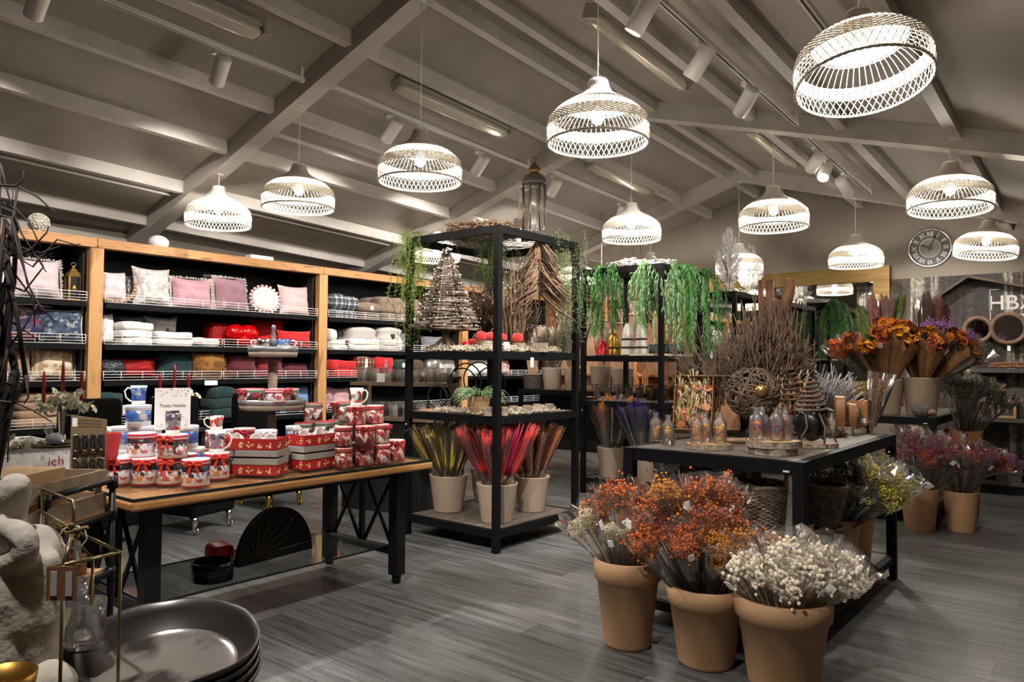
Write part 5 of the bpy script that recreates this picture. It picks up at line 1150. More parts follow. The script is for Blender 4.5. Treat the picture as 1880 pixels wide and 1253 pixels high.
tag(MB().bx((-.36,-.13,0), (.2,.13,.012)).build('wooden_tray', mat('reddish_wood', '9a6a50', .6), None, PD(1128, 8.55, ZM2), 0), 'reddish wooden tray under the wire baskets', 'tray')
for i in range(5):
    p = PD(1096+i*19.5, 8.62-.06*i, ZM2+.014); t = thing('wire_holder', 'black wire candle holder, %s from the left on the far rack' % ('first','second','third','fourth','fifth')[i], 'candle holder', p, 0, 'black wire candle holders')
    mb = MB()
    for z in (.0, .14): mb.tube([(.055*cos(a), .055*sin(a), z+.003) for a in [2*pi*k/12 for k in range(12)]], .003, 4, closed=True)
    for k in range(6): a = 2*pi*k/6; b = a+pi/3; mb.tube([(.055*cos(a),.055*sin(a),.003),(.055*cos(b),.055*sin(b),.143)], .0025, 4); mb.tube([(.055*cos(b),.055*sin(b),.003),(.055*cos(b),.055*sin(b),.143)], .0025, 4)
    mb.build('wire_cage', M_wireblk, t); MB().lathe([(0,.006),(.04,.006),(.044,.12),(.041,.12),(.038,.01),(0,.01)], 16).build('glass', M_glass, t)
for i, (px, d) in enumerate(((1196, 8.3), (1217, 8.15), (1240, 8.2))):
    p = PD(px, d, ZM2); t = thing('gold_votive', 'embossed antique gold candle pot, %s on the far rack' % ('left one','middle one','right one')[i], 'candle holder', p, 0, 'gold candle pots')
    MB().lathe([(0,0),(.06,0),(.066,.02),(.068,.13),(.06,.16),(.055,.16),(.06,.12),(.058,.01),(0,.01)], 24).build('pot_body', mat('embossed_gold', '7d6236', .35, .8, '4d3a1e', 22, kind='voronoi', bump=.6, bscale=30), t)
ZB2 = RZ[0]+.001
M_feath = mat('orange_plume', 'd88a22', .9, 0, 'b86c18', 12); M_purp = mat('purple_plume', '4a1f86', .9, 0, '351462', 12); M_rust = mat('rust_plume', '8a4420', .9); M_pamp = mat('pampas', 'c9a884', .95, 0, 'b08e6a', 20); M_pampl = mat('pampas_pale', 'd8c4a8', .95, 0, 'bfa68a', 20)
def plume(p, h, m, label, rot, n=5, sp=.05, seed=1, grp=None, fr=.035, fl=None, dens=220, film=False, straw=None):
    """bunch of feathery grass plumes"""
    t = thing('pampas_bunch', label, 'dried flowers', p, rot, grp); rr = random.Random(seed); ms, mh = MB(), MB(); fl = fl or h*.45
    for i in range(n):
        a = rr.uniform(0,6.28); q = sqrt(rr.random()); e = Vector((sp*q*cos(a), sp*q*sin(a), h*rr.uniform(.85,1))); b = Vector((sp*.2*q*cos(a), sp*.2*q*sin(a), 0)); d = (e-b).normalized(); s0 = e-d*fl
        ms.tube([b, e-d*fl*.1], [.0025,.0015], 4)
        for k in range(dens):
            f = rr.random(); c = s0+d*fl*f*.96; w = fr*sin(pi*min(1,.12+f*.85))**.7; v = Vector((rr.gauss(0,1),rr.gauss(0,1),rr.gauss(0,1))); v = (v-d*v.dot(d)).normalized()
            q2 = c+v*w+d*fr*1.3; q1 = c+v*w*.5+d*fr*.3; s_ = d.cross(v)*.0035; mh.add([c, q1+s_, q2, q1-s_], [(0,1,2,3)], False)
    ms.build('stalks', straw or mat('straw', 'a8926a', .8), t); mh.build('plumes', m, t)
    if film: MB().lathe([(sp*.5,h*.1),(sp*1.0+.012,h*.5),(sp*1.3+.03,h*.99)], 10, cap=False).build('clear_sleeve', M_film, t)
    return t
def plumepot(p, r, h, plab, cols, lab, n, ln, tilt=.4, seed=1, fr=.035, sp=.05, film=False, m=None, nn=5, name='flower_pot', dens=200):
    pot(p, r, h, plab, m, name=name); rr = random.Random(seed); pr = {}
    for i in range(n):
        f = sqrt((i+.3)/n); az = i*2.39996+seed; c = cols[i % len(cols)]; b = p+Vector((r*.45*f*cos(az), r*.45*f*sin(az), h*.82)); rot = lean(az, tilt*f, rr.uniform(0,6))
        if c.name not in pr: pr[c.name] = plume(b, ln, c, lab, rot, nn, sp, seed+i, lab, fr, film=film, dens=dens)
        else: dup(pr[c.name], b, rot, scale=rr.uniform(.85,1.08))
plumepot(at(1121, 876, z=ZB2), .155, .33, 'beige pot with orange plumes on the base of the far rack', [M_feath, M_feath, M_rust], 'bunch of orange or rust plumes in the left pot of the far rack', 8, .62, .38, 3, .05, .06, True)
plumepot(at(1184, 888, z=ZB2), .155, .33, 'beige pot with purple plumes behind the low table leg', [M_purp], 'bunch of purple plumes beside the low table', 8, .56, .40, 4, .055, .07, True)
# ================================================================ BENCH AT THE BACK
BZ = 1.05
t = thing('back_bench', 'long black bench behind the racks carrying beige pots', 'bench', (-6.4, 7.98, 0)); MB().bx((0,0,BZ-.06), (2.1,.55,BZ)).build('bench_top', M_black, t)
for a in (.03, 2.07):
    for b in (.03, .52): MB().box((a,b,(BZ-.06)/2), (.05,.05,BZ-.062)).build('leg', M_black, t)
MB().bx((.06,.5,.2), (2.04,.53,BZ-.07)).build('back_panel', M_blackmatte, t)
def bpx(px, y): p = at(px, 700, y=y); return Vector((p.x, p.y, BZ+.001))
M_wick = mat('grey_wicker', '837567', .85, 0, '5f5347', 30, bump=.5, bscale=60)
def wicker(p, r, h, label, handles=0, rz=0, taper=.85, rot=None, m=None, r2=None):
    t = thing('wicker_basket', label, 'basket', p, rot if rot is not None else rz); mb = MB(); n = 40; z = .008; j = 0; st = max(.011, h/22)
    while z < h:
        rr_ = r*(taper+(1-taper)*z/h); mb.tube([((rr_+.005*(1 if (i+j) % 2 else -1))*cos(2*pi*i/n), (rr_+.005*(1 if (i+j) % 2 else -1))*sin(2*pi*i/n), z+.003*sin(i*1.7+j)) for i in range(n)], st*.56, 4, closed=True); z += st*.86; j += 1
    for i in range(20): a = 2*pi*i/20; mb.tube([(r*taper*cos(a), r*taper*sin(a), .004), (r*cos(a), r*sin(a), h+.006)], .005, 4)
    mb.lathe([(0,.004),(r*taper,.004)], 24, cap=False); mb.build('weave', m or M_wick, t)
    mb = MB()
    for k in range(2): mb.tube([((r+.004)*cos(2*pi*i/40), (r+.004)*sin(2*pi*i/40), h+.006+.005*sin(i*1.3+k*pi)) for i in range(40)], .008, 5, closed=True)
    mb.build('rim', mat('wicker_rim', '93836f', .85, 0, '6f604f', 30), t)
    for k in range(handles):
        a = k*pi; c = cos(a); mb = MB(); mb.tube([(c*(r+.002)*cos(q*.28)*1.0, (r+.002)*sin(q*.28)*(1), h-.01+.11*sqrt(max(0,1-(q/1.0)**2))) for q in [-1+i/6 for i in range(13)]], .011, 6); mb.build('handle', mat('wicker_handle', 'a5937b', .85, 0, '84735e', 40), t)
    return t
wicker(bpx(978, 8.15), .13, .2, 'dark wicker basket with wheat on the back bench', m=mat('dark_wicker', '5d5048', .85, 0, '3f352e', 30, bump=.5))
o = reed_bunch(bpx(978, 8.15)+Vector((0,0,.02)), .62, M_pamp, 'bunch of wheat in the dark wicker basket on the bench', 0, .0, 36, .085, 3, film=False)
for px, y, r, h, pl_, cl, gl, n_, ln, t_ in [(1013, 8.2, .145, .3, 'beige pot of pale grass next to the wicker basket', [M_pampl], 'bunch of pale grass in the pot beside the dark wicker basket', 7, .62, .4), (1053, 8.2, .14, .3, 'beige pot of pampas between the two racks', [M_pamp, M_pampl], 'tall bunch of pampas between the two racks', 7, .95, .22)]:
    plumepot(bpx(px, y), r, h, pl_, cl, gl, n_, ln, t_, int(px), .03, .05, True)
pot(bpx(1103, 8.25), .15, .33, 'beige pot behind the left post of the far rack'); plume(bpx(1103, 8.25)+Vector((0,0,.27)), .6, M_pampl, 'bunch of pale pampas seen through the far rack', (0,.05,0), 7, .08, 9, fr=.03, film=True)
pot(bpx(1142, 8.2), .15, .30, 'beige pot below the golden dome of the far rack'); plume(bpx(1142, 8.2)+Vector((0,0,.25)), .35, mat('yellow_plume', 'd8b020', .9), 'short yellow dried bunch behind the far rack', (0,.1,0), 5, .08, 10, fr=.03)
# ================================================================ LOW TABLES ON THE RIGHT
LT = .95
def low_table(x0, y0, x1, y1, label):
    t = thing('display_table', label, 'table', (x0, y0, 0), 0, 'low black display tables'); W, D_ = x1-x0, y1-y0
    for a in (.025, W-.025):
        for b in (.025, D_-.025): MB().box((a,b,(LT-.002)/2), (.055,.055,LT-.002)).build('leg', M_black, t)
    for b in (.025, D_-.025): MB().box((W/2,b,LT-.035), (W-.106,.045,.066)).build('rail', M_black, t); MB().box((W/2,b,.13), (W-.106,.04,.05)).build('rail', M_black, t)
    for a in (.025, W-.025): MB().box((a,D_/2,LT-.035), (.045,D_-.106,.066)).build('rail', M_black, t); MB().box((a,D_/2,.13), (.04,D_-.106,.05)).build('rail', M_black, t)
    MB().bx((.048,.048,LT-.025), (W-.048,D_-.048,LT-.001)).build('tabletop', M_shelfwood, t); MB().bx((.048,.048,.135), (W-.048,D_-.048,.155)).build('shelf_board', M_shelfwood, t)
    MB().box((W-.08,-.001,LT-.05), (.03,.004,.008)).build('price_clip', M_rail, t)
low_table(-2.08, 3.53, -1.12, 5.42, 'low black table with bottles, twig balls and kraft boxes')
low_table(-2.25, 7.34, -1.2, 9.3, 'low black table at the back under the wrapped bouquets')
LZ = LT+.001
M_strawf = mat('straw_yellow', 'e8b420', .7); M_puf = mat('purple_flower', '6a2a86', .8); M_crf = mat('crimson_flower', 'a01c3c', .8); M_orf = mat('orange_flower', 'e0801c', .7); M_vitf = mat('violet_flower', '8a3aa0', .8)
def bottle(p, cols, label, s=1.0, seed=1):
    t = thing('flower_bottle', label, 'bottle', p, 0, 'glass bottles with dried flowers'); rr = random.Random(seed)
    MB().lathe([(0,.0),(.034*s,.0),(.037*s,.006),(.037*s,.105*s),(.033*s,.122*s),(.016*s,.136*s),(.015*s,.158*s),(.019*s,.163*s),(.019*s,.168*s),(.013*s,.168*s),(.0125*s,.138*s),(.031*s,.12*s),(.034*s,.1*s),(.034*s,.008),(0,.006)], 24, cap=False).build('glass', M_glass, t)
    ms = MB(); fb = {}
    for i in range(9):
        a = rr.uniform(0,6.28); q = .024*s*sqrt(rr.random()); z = rr.uniform(.02,.10)*s; c = Vector((q*cos(a), q*sin(a), z)); m = cols[i % len(cols)]; b = fb.setdefault(m.name, [m, MB()])[1]
        b.ell(c, (.011*s,.011*s,.010*s), 8, 6); flower(b, c, .017*s, rr, 8); ms.tube([(q*.3*cos(a), q*.3*sin(a), .009), c], .001, 3)
    for m, b in fb.values(): b.build('dried_flowers', m, t)
    ms.build('stems', mat('straw', 'a8926a', .8), t); return t
def bpos(px, py, z=LZ, r=.037): return toward(at(px, py, z=z), r)
bottle(bpos(1204, 812), [M_strawf, M_orf], 'glass bottle with yellow flowers at the left corner of the low table', 1.0, 1); bottle(bpos(1227, 818), [M_strawf], 'glass bottle with yellow craspedia, second from the left corner', .98, 2)
sl = toward(at(1300, 828, z=LZ), .11); o = logslice(sl, .118, .028, 'round birch slice carrying three yellow flower bottles', name='wood_slice'); zt = LZ+.03
q0 = Vector((sl.x, sl.y, zt)); ax = Vector((cos(YAW), sin(YAW), 0)); fwd = Vector((-sin(YAW), cos(YAW), 0))
bottle(q0-ax*.066-fwd*.02, [M_strawf, M_orf], 'left yellow flower bottle on the round birch slice', .95, 3); bottle(q0+ax*.0+fwd*.055, [M_orf, M_strawf], 'back yellow flower bottle on the round birch slice', .95, 4); bottle(q0+ax*.058-fwd*.022, [M_strawf, M_strawf, M_orf], 'right yellow flower bottle on the round birch slice', .97, 5)
sl = toward(at(1417, 838, z=LZ), .12); logslice(sl, .125, .034, 'dark bark slice under the pale one', name='wood_slice', rz=1); logslice(sl+Vector((0,0,.036)), .135, .032, 'pale birch slice carrying the purple flower bottles', name='wood_slice', rz=2); q0 = Vector((sl.x, sl.y, LZ+.07))
for i, (u, v, cols) in enumerate(((-.085,-.02,[M_crf,M_puf,M_orf]), (-.035,.045,[M_puf]), (.012,-.035,[M_crf,M_puf]), (.07,.0,[M_crf]))): bottle(q0+ax*u+fwd*v, cols, 'purple and red flower bottle on the pale birch slice, %s from the left' % ('first','second','third','fourth')[i], .98, 10+i)
# kraft boxes with dried flowers
def kraftbox(p, rz, label, tilt=.42, filled=True, seed=1):
    t = thing('kraft_box', label, 'box', p, (0, 0, 0)); t.rotation_euler = (Matrix.Rotation(rz,3,'Z') @ Matrix.Rotation(-tilt,3,'X')).to_euler(); w, h, d, e = .24, .36, .1, .004
    mb = MB(); mb.bx((-w/2,d-e,0),(w/2,d,h)).bx((-w/2,0,0),(w/2,d-e,e)).bx((-w/2,0,h-e),(w/2,d-e,h)).bx((-w/2,0,e),(-w/2+e,d-e,h-e)).bx((w/2-e,0,e),(w/2,d-e,h-e)); mb.build('carton', M_kraft, t)
    if filled:
        rr = random.Random(seed); f = {M_pampl.name:[M_pampl,MB()], M_orf.name:[mat('peach_flower','c9805a',.8),MB()], 'g':[mat('sage','8a8a50',.8),MB()]}
        for i in range(170):
            k = rr.choice(list(f)+[M_pampl.name]); c = Vector((rr.uniform(-.1,.1), rr.uniform(.0,.06), rr.uniform(.03,.33)))
            if k == 'Material' or k == M_orf.name: flower(f[k][1], c, .032, rr, 10)
            else: q = c+Vector((rr.gauss(0,.02), -abs(rr.gauss(.02,.02)), rr.gauss(.05,.03))); s_ = Vector((.006,0,.0)); f[k][1].add([c-s_, c+s_, q], [(0,1,2)], False).tube([c, q], [.002,.004], 4)
        for m, b in f.values(): b.build('dried_flowers', m, t)
    return t
kp = at(1262, 806, z=LZ); kraftbox(Vector((kp.x-.03, kp.y+.12, LZ+.045)), .30, 'open kraft box of dried flowers leaning on the low table', .35)
kraftbox(Vector((kp.x+.1, kp.y+.26, LZ+.045)), .50, 'second kraft box leaning behind the flower filled one', .35, False)
kraftbox(Vector((kp.x+.42, kp.y+.62, LZ+.045)), .50, 'kraft box of yellow dried flowers behind the twig ball', .2, True, 5)
# wicker ball with bell
M_vine = mat('grey_vine', '6a5646', .8, 0, '4a3a2d', 16)
wp = at(1370, 812, z=LZ); wp = Vector((wp.x, wp.y+.1, LZ)); dW = (wp-EYE).dot(FW); rb = 46*dW/FPX; zc_ = at(1375, 722, d=dW).z-LZ
t = thing('twig_ball', 'large vine ball on a trunk with a golden bell inside', 'ornament', wp); rr = random.Random(21); mb = MB()
for i in range(46):
    a = Vector((rr.gauss(0,1),rr.gauss(0,1),rr.gauss(0,1))).normalized(); u = a.orthogonal().normalized(); w = a.cross(u); off = rr.uniform(-.35,.35); r_ = rb*sqrt(1-off*off); ph = rr.uniform(0,6)
    mb.tube([a*off*rb+(u*cos(k*.3+ph)+w*sin(k*.3+ph))*r_*(1+.05*sin(k*1.3+i))+Vector((0,0,zc_)) for k in range(22)], rr.uniform(.003,.006), 5)
mb.build('vines', M_vine, t); MB().tube([(0,0,0),(.01,0,zc_*.5),(0,0,zc_-rb*.6)], [.025,.02,.018], 8).build('trunk', M_twigl, t)
MB().lathe([(0,0),(.07,0),(.065,.012),(0,.014)], 16).build('base', M_bark, t)
MB().ell(Vector((.0,0,zc_+.02))-fwd*rb*1.02, .037, 18, 12).tube([Vector((0,0,zc_+.055))-fwd*rb*1.02, Vector((0,0,zc_+.2))-fwd*rb*.3], .002, 4).build('bell', mat('bell_gold', 'a8884c', .3, .8), t)
# tall twig bundles
tp = at(1400, 775, z=LZ); twigfan('twig_bundle', Vector((-1.80, 4.95, LZ)), 1.02, 150, M_twig, 'huge dark twig bundle in the middle of the low table', .09, .30, 31, fork=5, th=.008, curl=.035)
twigfan('twig_bundle', Vector((-1.98, 4.82, LZ)), .85, 110, M_vine, 'spreading vine fan leaning left of the huge twig bundle', .06, .46, 32, fork=5, th=.005, curl=.04)
twigfan('twig_bundle', Vector((-2.02, 4.62, LZ)), .52, 90, M_twig, 'dark upright twig bundle behind the kraft boxes', .05, .11, 33, fork=1, th=.006)
twigfan('silver_twig_bundle', Vector((-2.0, 5.28, LZ)), .85, 80, M_sil, 'silver twig bundle behind the dark twigs, on the left', .06, .25, 34, fork=3, th=.005)
# driftwood log
dp = at(1440, 780, z=LZ); base = Vector((-1.66, 5.1, LZ)); S5 = (base-EYE).dot(FW)
def q5(px, py, dd=0): return at(px, py, d=S5+dd)-base
t = thing('driftwood_log', 'reddish driftwood log with an upturned end and a paper tag', 'log', base)
M_dlog = mat('red_driftwood', '7a5138', .7, 0, '54341f', 8, bump=.4, bscale=20)
pts = [Vector((0,0,.0)), q5(1432, 700), q5(1436, 640), q5(1437, 575), q5(1446, 548), q5(1453, 514)]; MB().tube([pts[0]]+pts[1:], [.13,.11,.065,.045,.038,.036], 12).build('log', M_dlog, t)
MB().tube([pts[3]+Vector((0,0,-.05)), q5(1424, 560), q5(1418, 552)], [.05,.045,.03], 9).build('knot', M_dlog, t)
ct = q5(1453, 513.5); MB().lathe([(0,0),(.036,0),(.033,.004),(0,.005)], 12, M=Matrix.Translation(ct) @ (pts[5]-pts[4]).to_track_quat('Z','Y').to_matrix().to_4x4()).build('cut_end', M_cut, t)
tg = q5(1440, 637, -.10); MB().box((0,0,0), (.10,.003,.05), 0, Matrix.Translation(tg) @ Matrix.Rotation(YAW,4,'Z')).build('paper_tag', mat('old_paper', 'd8d0c0', .8), t)
for i, (px, d_) in enumerate(((1396, 5.2), (1413, 5.15))):
    p = PD(px, d_, LZ); tag(MB().tube([(0,0,0),(.01,0,.5),(0,.01,at(px, 514, d=d_).z-LZ)], [.03,.02,.017+.012*i], 9).build('driftwood_post', M_dlog, None, p), ('thin', 'thick')[i]+' upright driftwood post rising from the dark twigs', 'log')
# silver coral fan
twigfan('silver_coral', PD(1503, 5.35, LZ), .50, 95, M_sil, 'silver coral like twig fan right of the driftwood', .05, .30, 36, fork=4, th=.0065)
# black bird on slab
p = toward(at(1490, 824, z=LZ), .1); logslice(p, .13, .022, 'oval wooden slab under the black bird basket', .7, .5, name='wood_slab')
t = thing('raven', 'black raven decoration behind twigs on the wooden slab', 'bird ornament', p+Vector((0,0,.024)), face_az(p)-.3); t.scale = (.78,)*3; M_rav = mat('raven_black', '0f1012', .3)
MB().ell((0,0,.12), (.075,.10,.115), 18, 14, lambda q: 1+.05*sin(q.z*9)).build('body', M_rav, t); MB().ell((0,.045,.235), (.04,.055,.042), 14, 10).build('head', M_rav, t)
MB().lathe([(.018,0),(.012,.05),(.0,.095)], 8, M=Matrix.Translation((0,.09,.235)) @ Matrix.Rotation(-pi/2-.1,4,'X')).build('beak', mat('beak', '2a2d33', .35), t)
for s_ in (-1,1): MB().ell((s_*.062,-.02,.13), (.02,.1,.09), 12, 8).build('wing', M_rav, t)
MB().ell((0,-.13,.06), (.035,.08,.018), 10, 6).build('tail', M_rav, t)
# twig cones
def cone(p, h, r, label):
    t = thing('twig_cone', label, 'decorative tree', p); mb = MB(); n = 90
    mb.tube([(r*(1-i/n)*cos(i*.55)+.008*cos(i*.55), r*(1-i/n)*sin(i*.55)+.008*sin(i*.55), h*.45+h*.55*i/n) for i in range(n)], .008, 5)
    for k in range(6): a = k*pi/3+.3; mb.tube([(r*1.5*cos(a), r*1.5*sin(a), .006), (r*1.1*cos(a+.3), r*1.1*sin(a+.3), h*.25), (r*.8*cos(a), r*.8*sin(a), h*.5)], .006, 5)
    mb.build('vines', M_vine, t)
cone(PD(1452, 4.75, LZ), .46, .06, 'spiral twig cone in front of the driftwood log'); cone(p+Vector((0,0,.024)), .36, .085, 'vine cone over the black raven on the wooden slab'); cone(PD(1492, 4.95, LZ), .46, .07, 'spiral twig cone in front of the silver coral')
# wooden hearts
def heart(p, w, h, th, rz, label, tilt=0, m=None):
    pts = [(w/2*sin(q)**3, h*(13*cos(q)-5*cos(2*q)-2*cos(3*q)-cos(4*q)+17)/29) for q in [2*pi*i/40 for i in range(40)]]
    t = thing('wooden_heart', label, 'heart', p, (0, 0, rz)); mb = MB(); mb.poly(pts, th, Matrix.Rotation(tilt,4,'Y') @ Matrix.Translation((0,th/2,0)) @ Matrix.Rotation(pi/2,4,'X')); mb.build('heart', m or mat('olive_wood', 'a8774c', .55, 0, '835a36', 7), t, bevel=.006)
    MB().box((0,-th/2-.001,h*.35), (w*.25,.002,h*.14), 0, Matrix.Rotation(tilt,4,'Y')).build('sticker', M_tagp, t); return t
heart(PD(1541, 4.9, LZ), .18, .25, .055, 1.9, 'large thick wooden heart left of the grass bunch'); heart(PD(1562, 4.95, LZ), .15, .2, .05, 2.0, 'smaller wooden heart leaning by the large one'); heart(PD(1580, 5.05, LZ), .2, .22, .03, .55, 'flat wooden heart behind the purple bottle'); heart(PD(1596, 5.1, LZ), .18, .22, .03, .6, 'flat wooden heart at the table end')
o = logslice(PD(1568, 5.0, LZ), .07, .03, 'wood block under the single purple bottle', name='wood_slice'); bottle(PD(1570, 5.0, LZ+.032), [M_crf, M_vitf, M_puf], 'single purple flower bottle among the wooden hearts', .95, 30)
logslice(PD(1551, 4.85, LZ), .05, .045, 'small birch log beside the dark twig nest', name='birch_log')
t = twigring('twig_nest', PD(1528, 4.72, LZ), .09, .03, .045, 120, M_twig, 'dark twig nest round a small glass bottle', 'nest', 40, r=.004, ln=.09); bottle(PD(1526, 4.72, LZ+.0), [mat('straw', 'a8926a', .8)], 'empty looking glass bottle in the dark twig nest', .9, 31)
tag(MB().sup((0,0,.03), (.22,.12,.06), .6, 18, 10, lambda v: v*(1+.1*sin(v.x*40))).build('wood_chunk', M_cut, None, PD(1540, 5.15, LZ), .4), 'pale split wood chunk under the large heart', 'wood')
tag(MB().tube([(-.13,0,.015),(0,.02,.016),(.13,-.01,.015)], [.01,.015,.012], 8).build('driftwood_stick', M_twigl, None, toward(at(1355, 815, z=LZ), .0), .6), 'driftwood stick lying between the two birch slices', 'stick')
o = plume(PD(1598, 5.0, LZ), .42, mat('wheat_tone', 'a8784e', .9, 0, '7d5634', 20), 'wrapped wheat bunch leaning at the end of the low table', lean(.5, .18), 8, .05, 44, None, .014, .22, 120, True); 
# ---- below the table
SH = .156
wicker(Vector((-1.43, 3.75, SH)), .14, .35, 'lower grey wicker basket under the low table'); wicker(Vector((-1.43, 3.75, SH+.37)), .15, .26, 'grey wicker basket with two rope handles under the low table', 2, .3)
wicker(Vector((-1.28, 4.30, SH+.002)), .115, .34, 'grey wicker basket half hidden by the front leg', 0); wicker(Vector((-1.28, 4.28, SH+.37)), .12, .22, 'tilted grey wicker basket behind the front leg', rot=(0,.12,0))
wicker(Vector((-1.9, 3.95, SH)), .12, .3, 'dark wicker basket under the left end of the low table', 1, m=mat('dark_wicker', '5d5048', .85, 0, '3f352e', 30, bump=.5))
# ================================================================ WRAPPED BOUQUETS
def bouquet(p, rot, ln, hr, kind, m, label, grp=None, seed=1, m2=None, wrap='film', spread=1.0):
    """stems, flower heads, a clear or kraft wrapper and a price sticker"""
    t = thing('wrapped_bouquet', label, 'bouquet', p, rot, grp); rr = random.Random(seed); ms, mf, m3 = MB(), MB(), MB()
    zt = ln-hr*.9
    n = {'spray': 16, 'pom': 3, 'ball': 40, 'daisy': 14, 'heather': 18}[kind]
    for i in range(n):
        a = rr.uniform(0,6.28); q = sqrt(rr.random()); c = Vector((hr*.85*q*cos(a), hr*.85*q*sin(a), zt+hr*.75*(1-q*q)+rr.gauss(0,hr*.2))); b = Vector((.02*q*cos(a), .02*q*sin(a), 0)); ms.tube([b, b.lerp(c,.6), c], [.0018,.0016,.001], 3, cap=False)
        if kind in ('spray', 'heather'):
            for k in range(34 if kind == 'spray' else 24):
                e = c+Vector((rr.gauss(0,hr*.2), rr.gauss(0,hr*.2), rr.gauss(0,hr*.4 if kind == 'spray' else hr*.28))); (mf if rr.random() < .75 or not m2 else m3).blob(e, rr.uniform(.0045,.009))
                if k % 3 == 0: ms.tube([c-Vector((0,0,hr*.5)), e], .0008, 3, cap=False)
        elif kind == 'pom':
            for k in range(130):
                v = Vector((rr.gauss(0,1),rr.gauss(0,1),rr.gauss(0,1)+.4)).normalized()*hr*.52*rr.uniform(.75,1.05); mf.blob(c+v, .0042)
                if k % 2 == 0: ms.tube([c-Vector((0,0,hr*.6)), c+v], .0007, 3, cap=False)
        elif kind == 'ball':
            mf.ell(c, rr.uniform(.0085,.0115), 8, 6)
            e = c+Vector((rr.gauss(0,.018), rr.gauss(0,.018), rr.gauss(0,.018))); mf.ell(e, rr.uniform(.007,.010), 8, 6); e = c+Vector((rr.gauss(0,.02), rr.gauss(0,.02), rr.gauss(0,.02))); mf.ell(e, rr.uniform(.007,.010), 8, 6)
        elif kind == 'daisy':
            b_ = mf if rr.random() < .6 or not m2 else m3; flower(b_, c, .044, rr, 12); flower(b_, c+Vector((0,0,.006)), .032, rr, 10); b_.ell(c, (.014,.014,.012), 8, 6); ms.tube([c, c-Vector((rr.gauss(0,.02),rr.gauss(0,.02),.08))], .005, 4)
    ms.build('stems', mat('dry_stems', '6b5a3c', .85, 0, '4d4128', 20) if kind not in ('ball','pom') else mat('pale_stems', 'cdbf9e', .8), t); mf.build('flowers', m, t)
    if m2: m3.build('flowers', m2, t)
    if wrap in ('film', 'both'):
        k = 18; prf = ((.022,.03),(.035,ln*.3),(hr*.8,zt-hr*.4),(hr*1.1,zt+hr*.2),(hr*1.22,ln*.98),(hr*1.34,ln*1.10)); vs = []
        for j, (r_, z) in enumerate(prf):
            for i in range(k): w_ = 1+(.07 if j > 1 else .03)*rr.uniform(-1,1)*(1.6 if j == 5 else 1); vs.append((r_*w_*cos(2*pi*i/k), r_*w_*sin(2*pi*i/k), z+(.02*rr.uniform(-1,1) if j > 3 else 0)))
        MB().add(vs, [(j*k+i, j*k+(i+1) % k, (j+1)*k+(i+1) % k, (j+1)*k+i) for j in range(5) for i in range(k)], False).build('clear_sleeve', M_film, t)
    if wrap in ('kraft', 'both'):
        k = 10; vs = [(r_*cos(2*pi*i/14), r_*sin(2*pi*i/14), z+(.03*sin(i*2.2) if j == 2 else 0)) for j, (r_, z) in enumerate(((.024,.02),(.05,ln*.45),(hr*1.05,zt+hr*.2))) for i in range(k)]
        MB().add(vs, [(j*k+i, j*k+i+1, (j+1)*k+i+1, (j+1)*k+i) for j in range(2) for i in range(k-1)], False).build('kraft_wrapper', M_kraft, t)
    z = zt-hr*.1; a = rr.uniform(0,6.28); MB().box((0,0,0), (.003,.034,.045), 0, Matrix.Translation((hr*1.1*cos(a), hr*1.1*sin(a), z)) @ Matrix.Rotation(a,4,'Z') @ Matrix.Rotation(.25,4,'Y')).build('price_sticker', M_tagp, t)
    return t
def fan(base, top, ln, specs, label, seed=1, r=.06):
    """bouquets that fan out of one pot: specs of (azimuth, tilt, kind key)"""
    rr = random.Random(seed); pr = {}
    for az, ti, key, sc in specs:
        b = Vector((base.x+r*min(1,ti*1.6)*cos(az), base.y+r*min(1,ti*1.6)*sin(az), top)); rot = lean(az, ti, rr.uniform(0,6)); kind, m, m2, hr, wr = BK[key]
        if key not in pr: o = pr[key] = bouquet(b, rot, ln, hr, kind, m, label, label, seed+len(pr), m2, wr); o.scale = (sc,)*3
        else: dup(pr[key], b, rot, scale=sc)
Q = lambda n, c, c2, s=30: mat(n, c, .8, 0, c2, s)
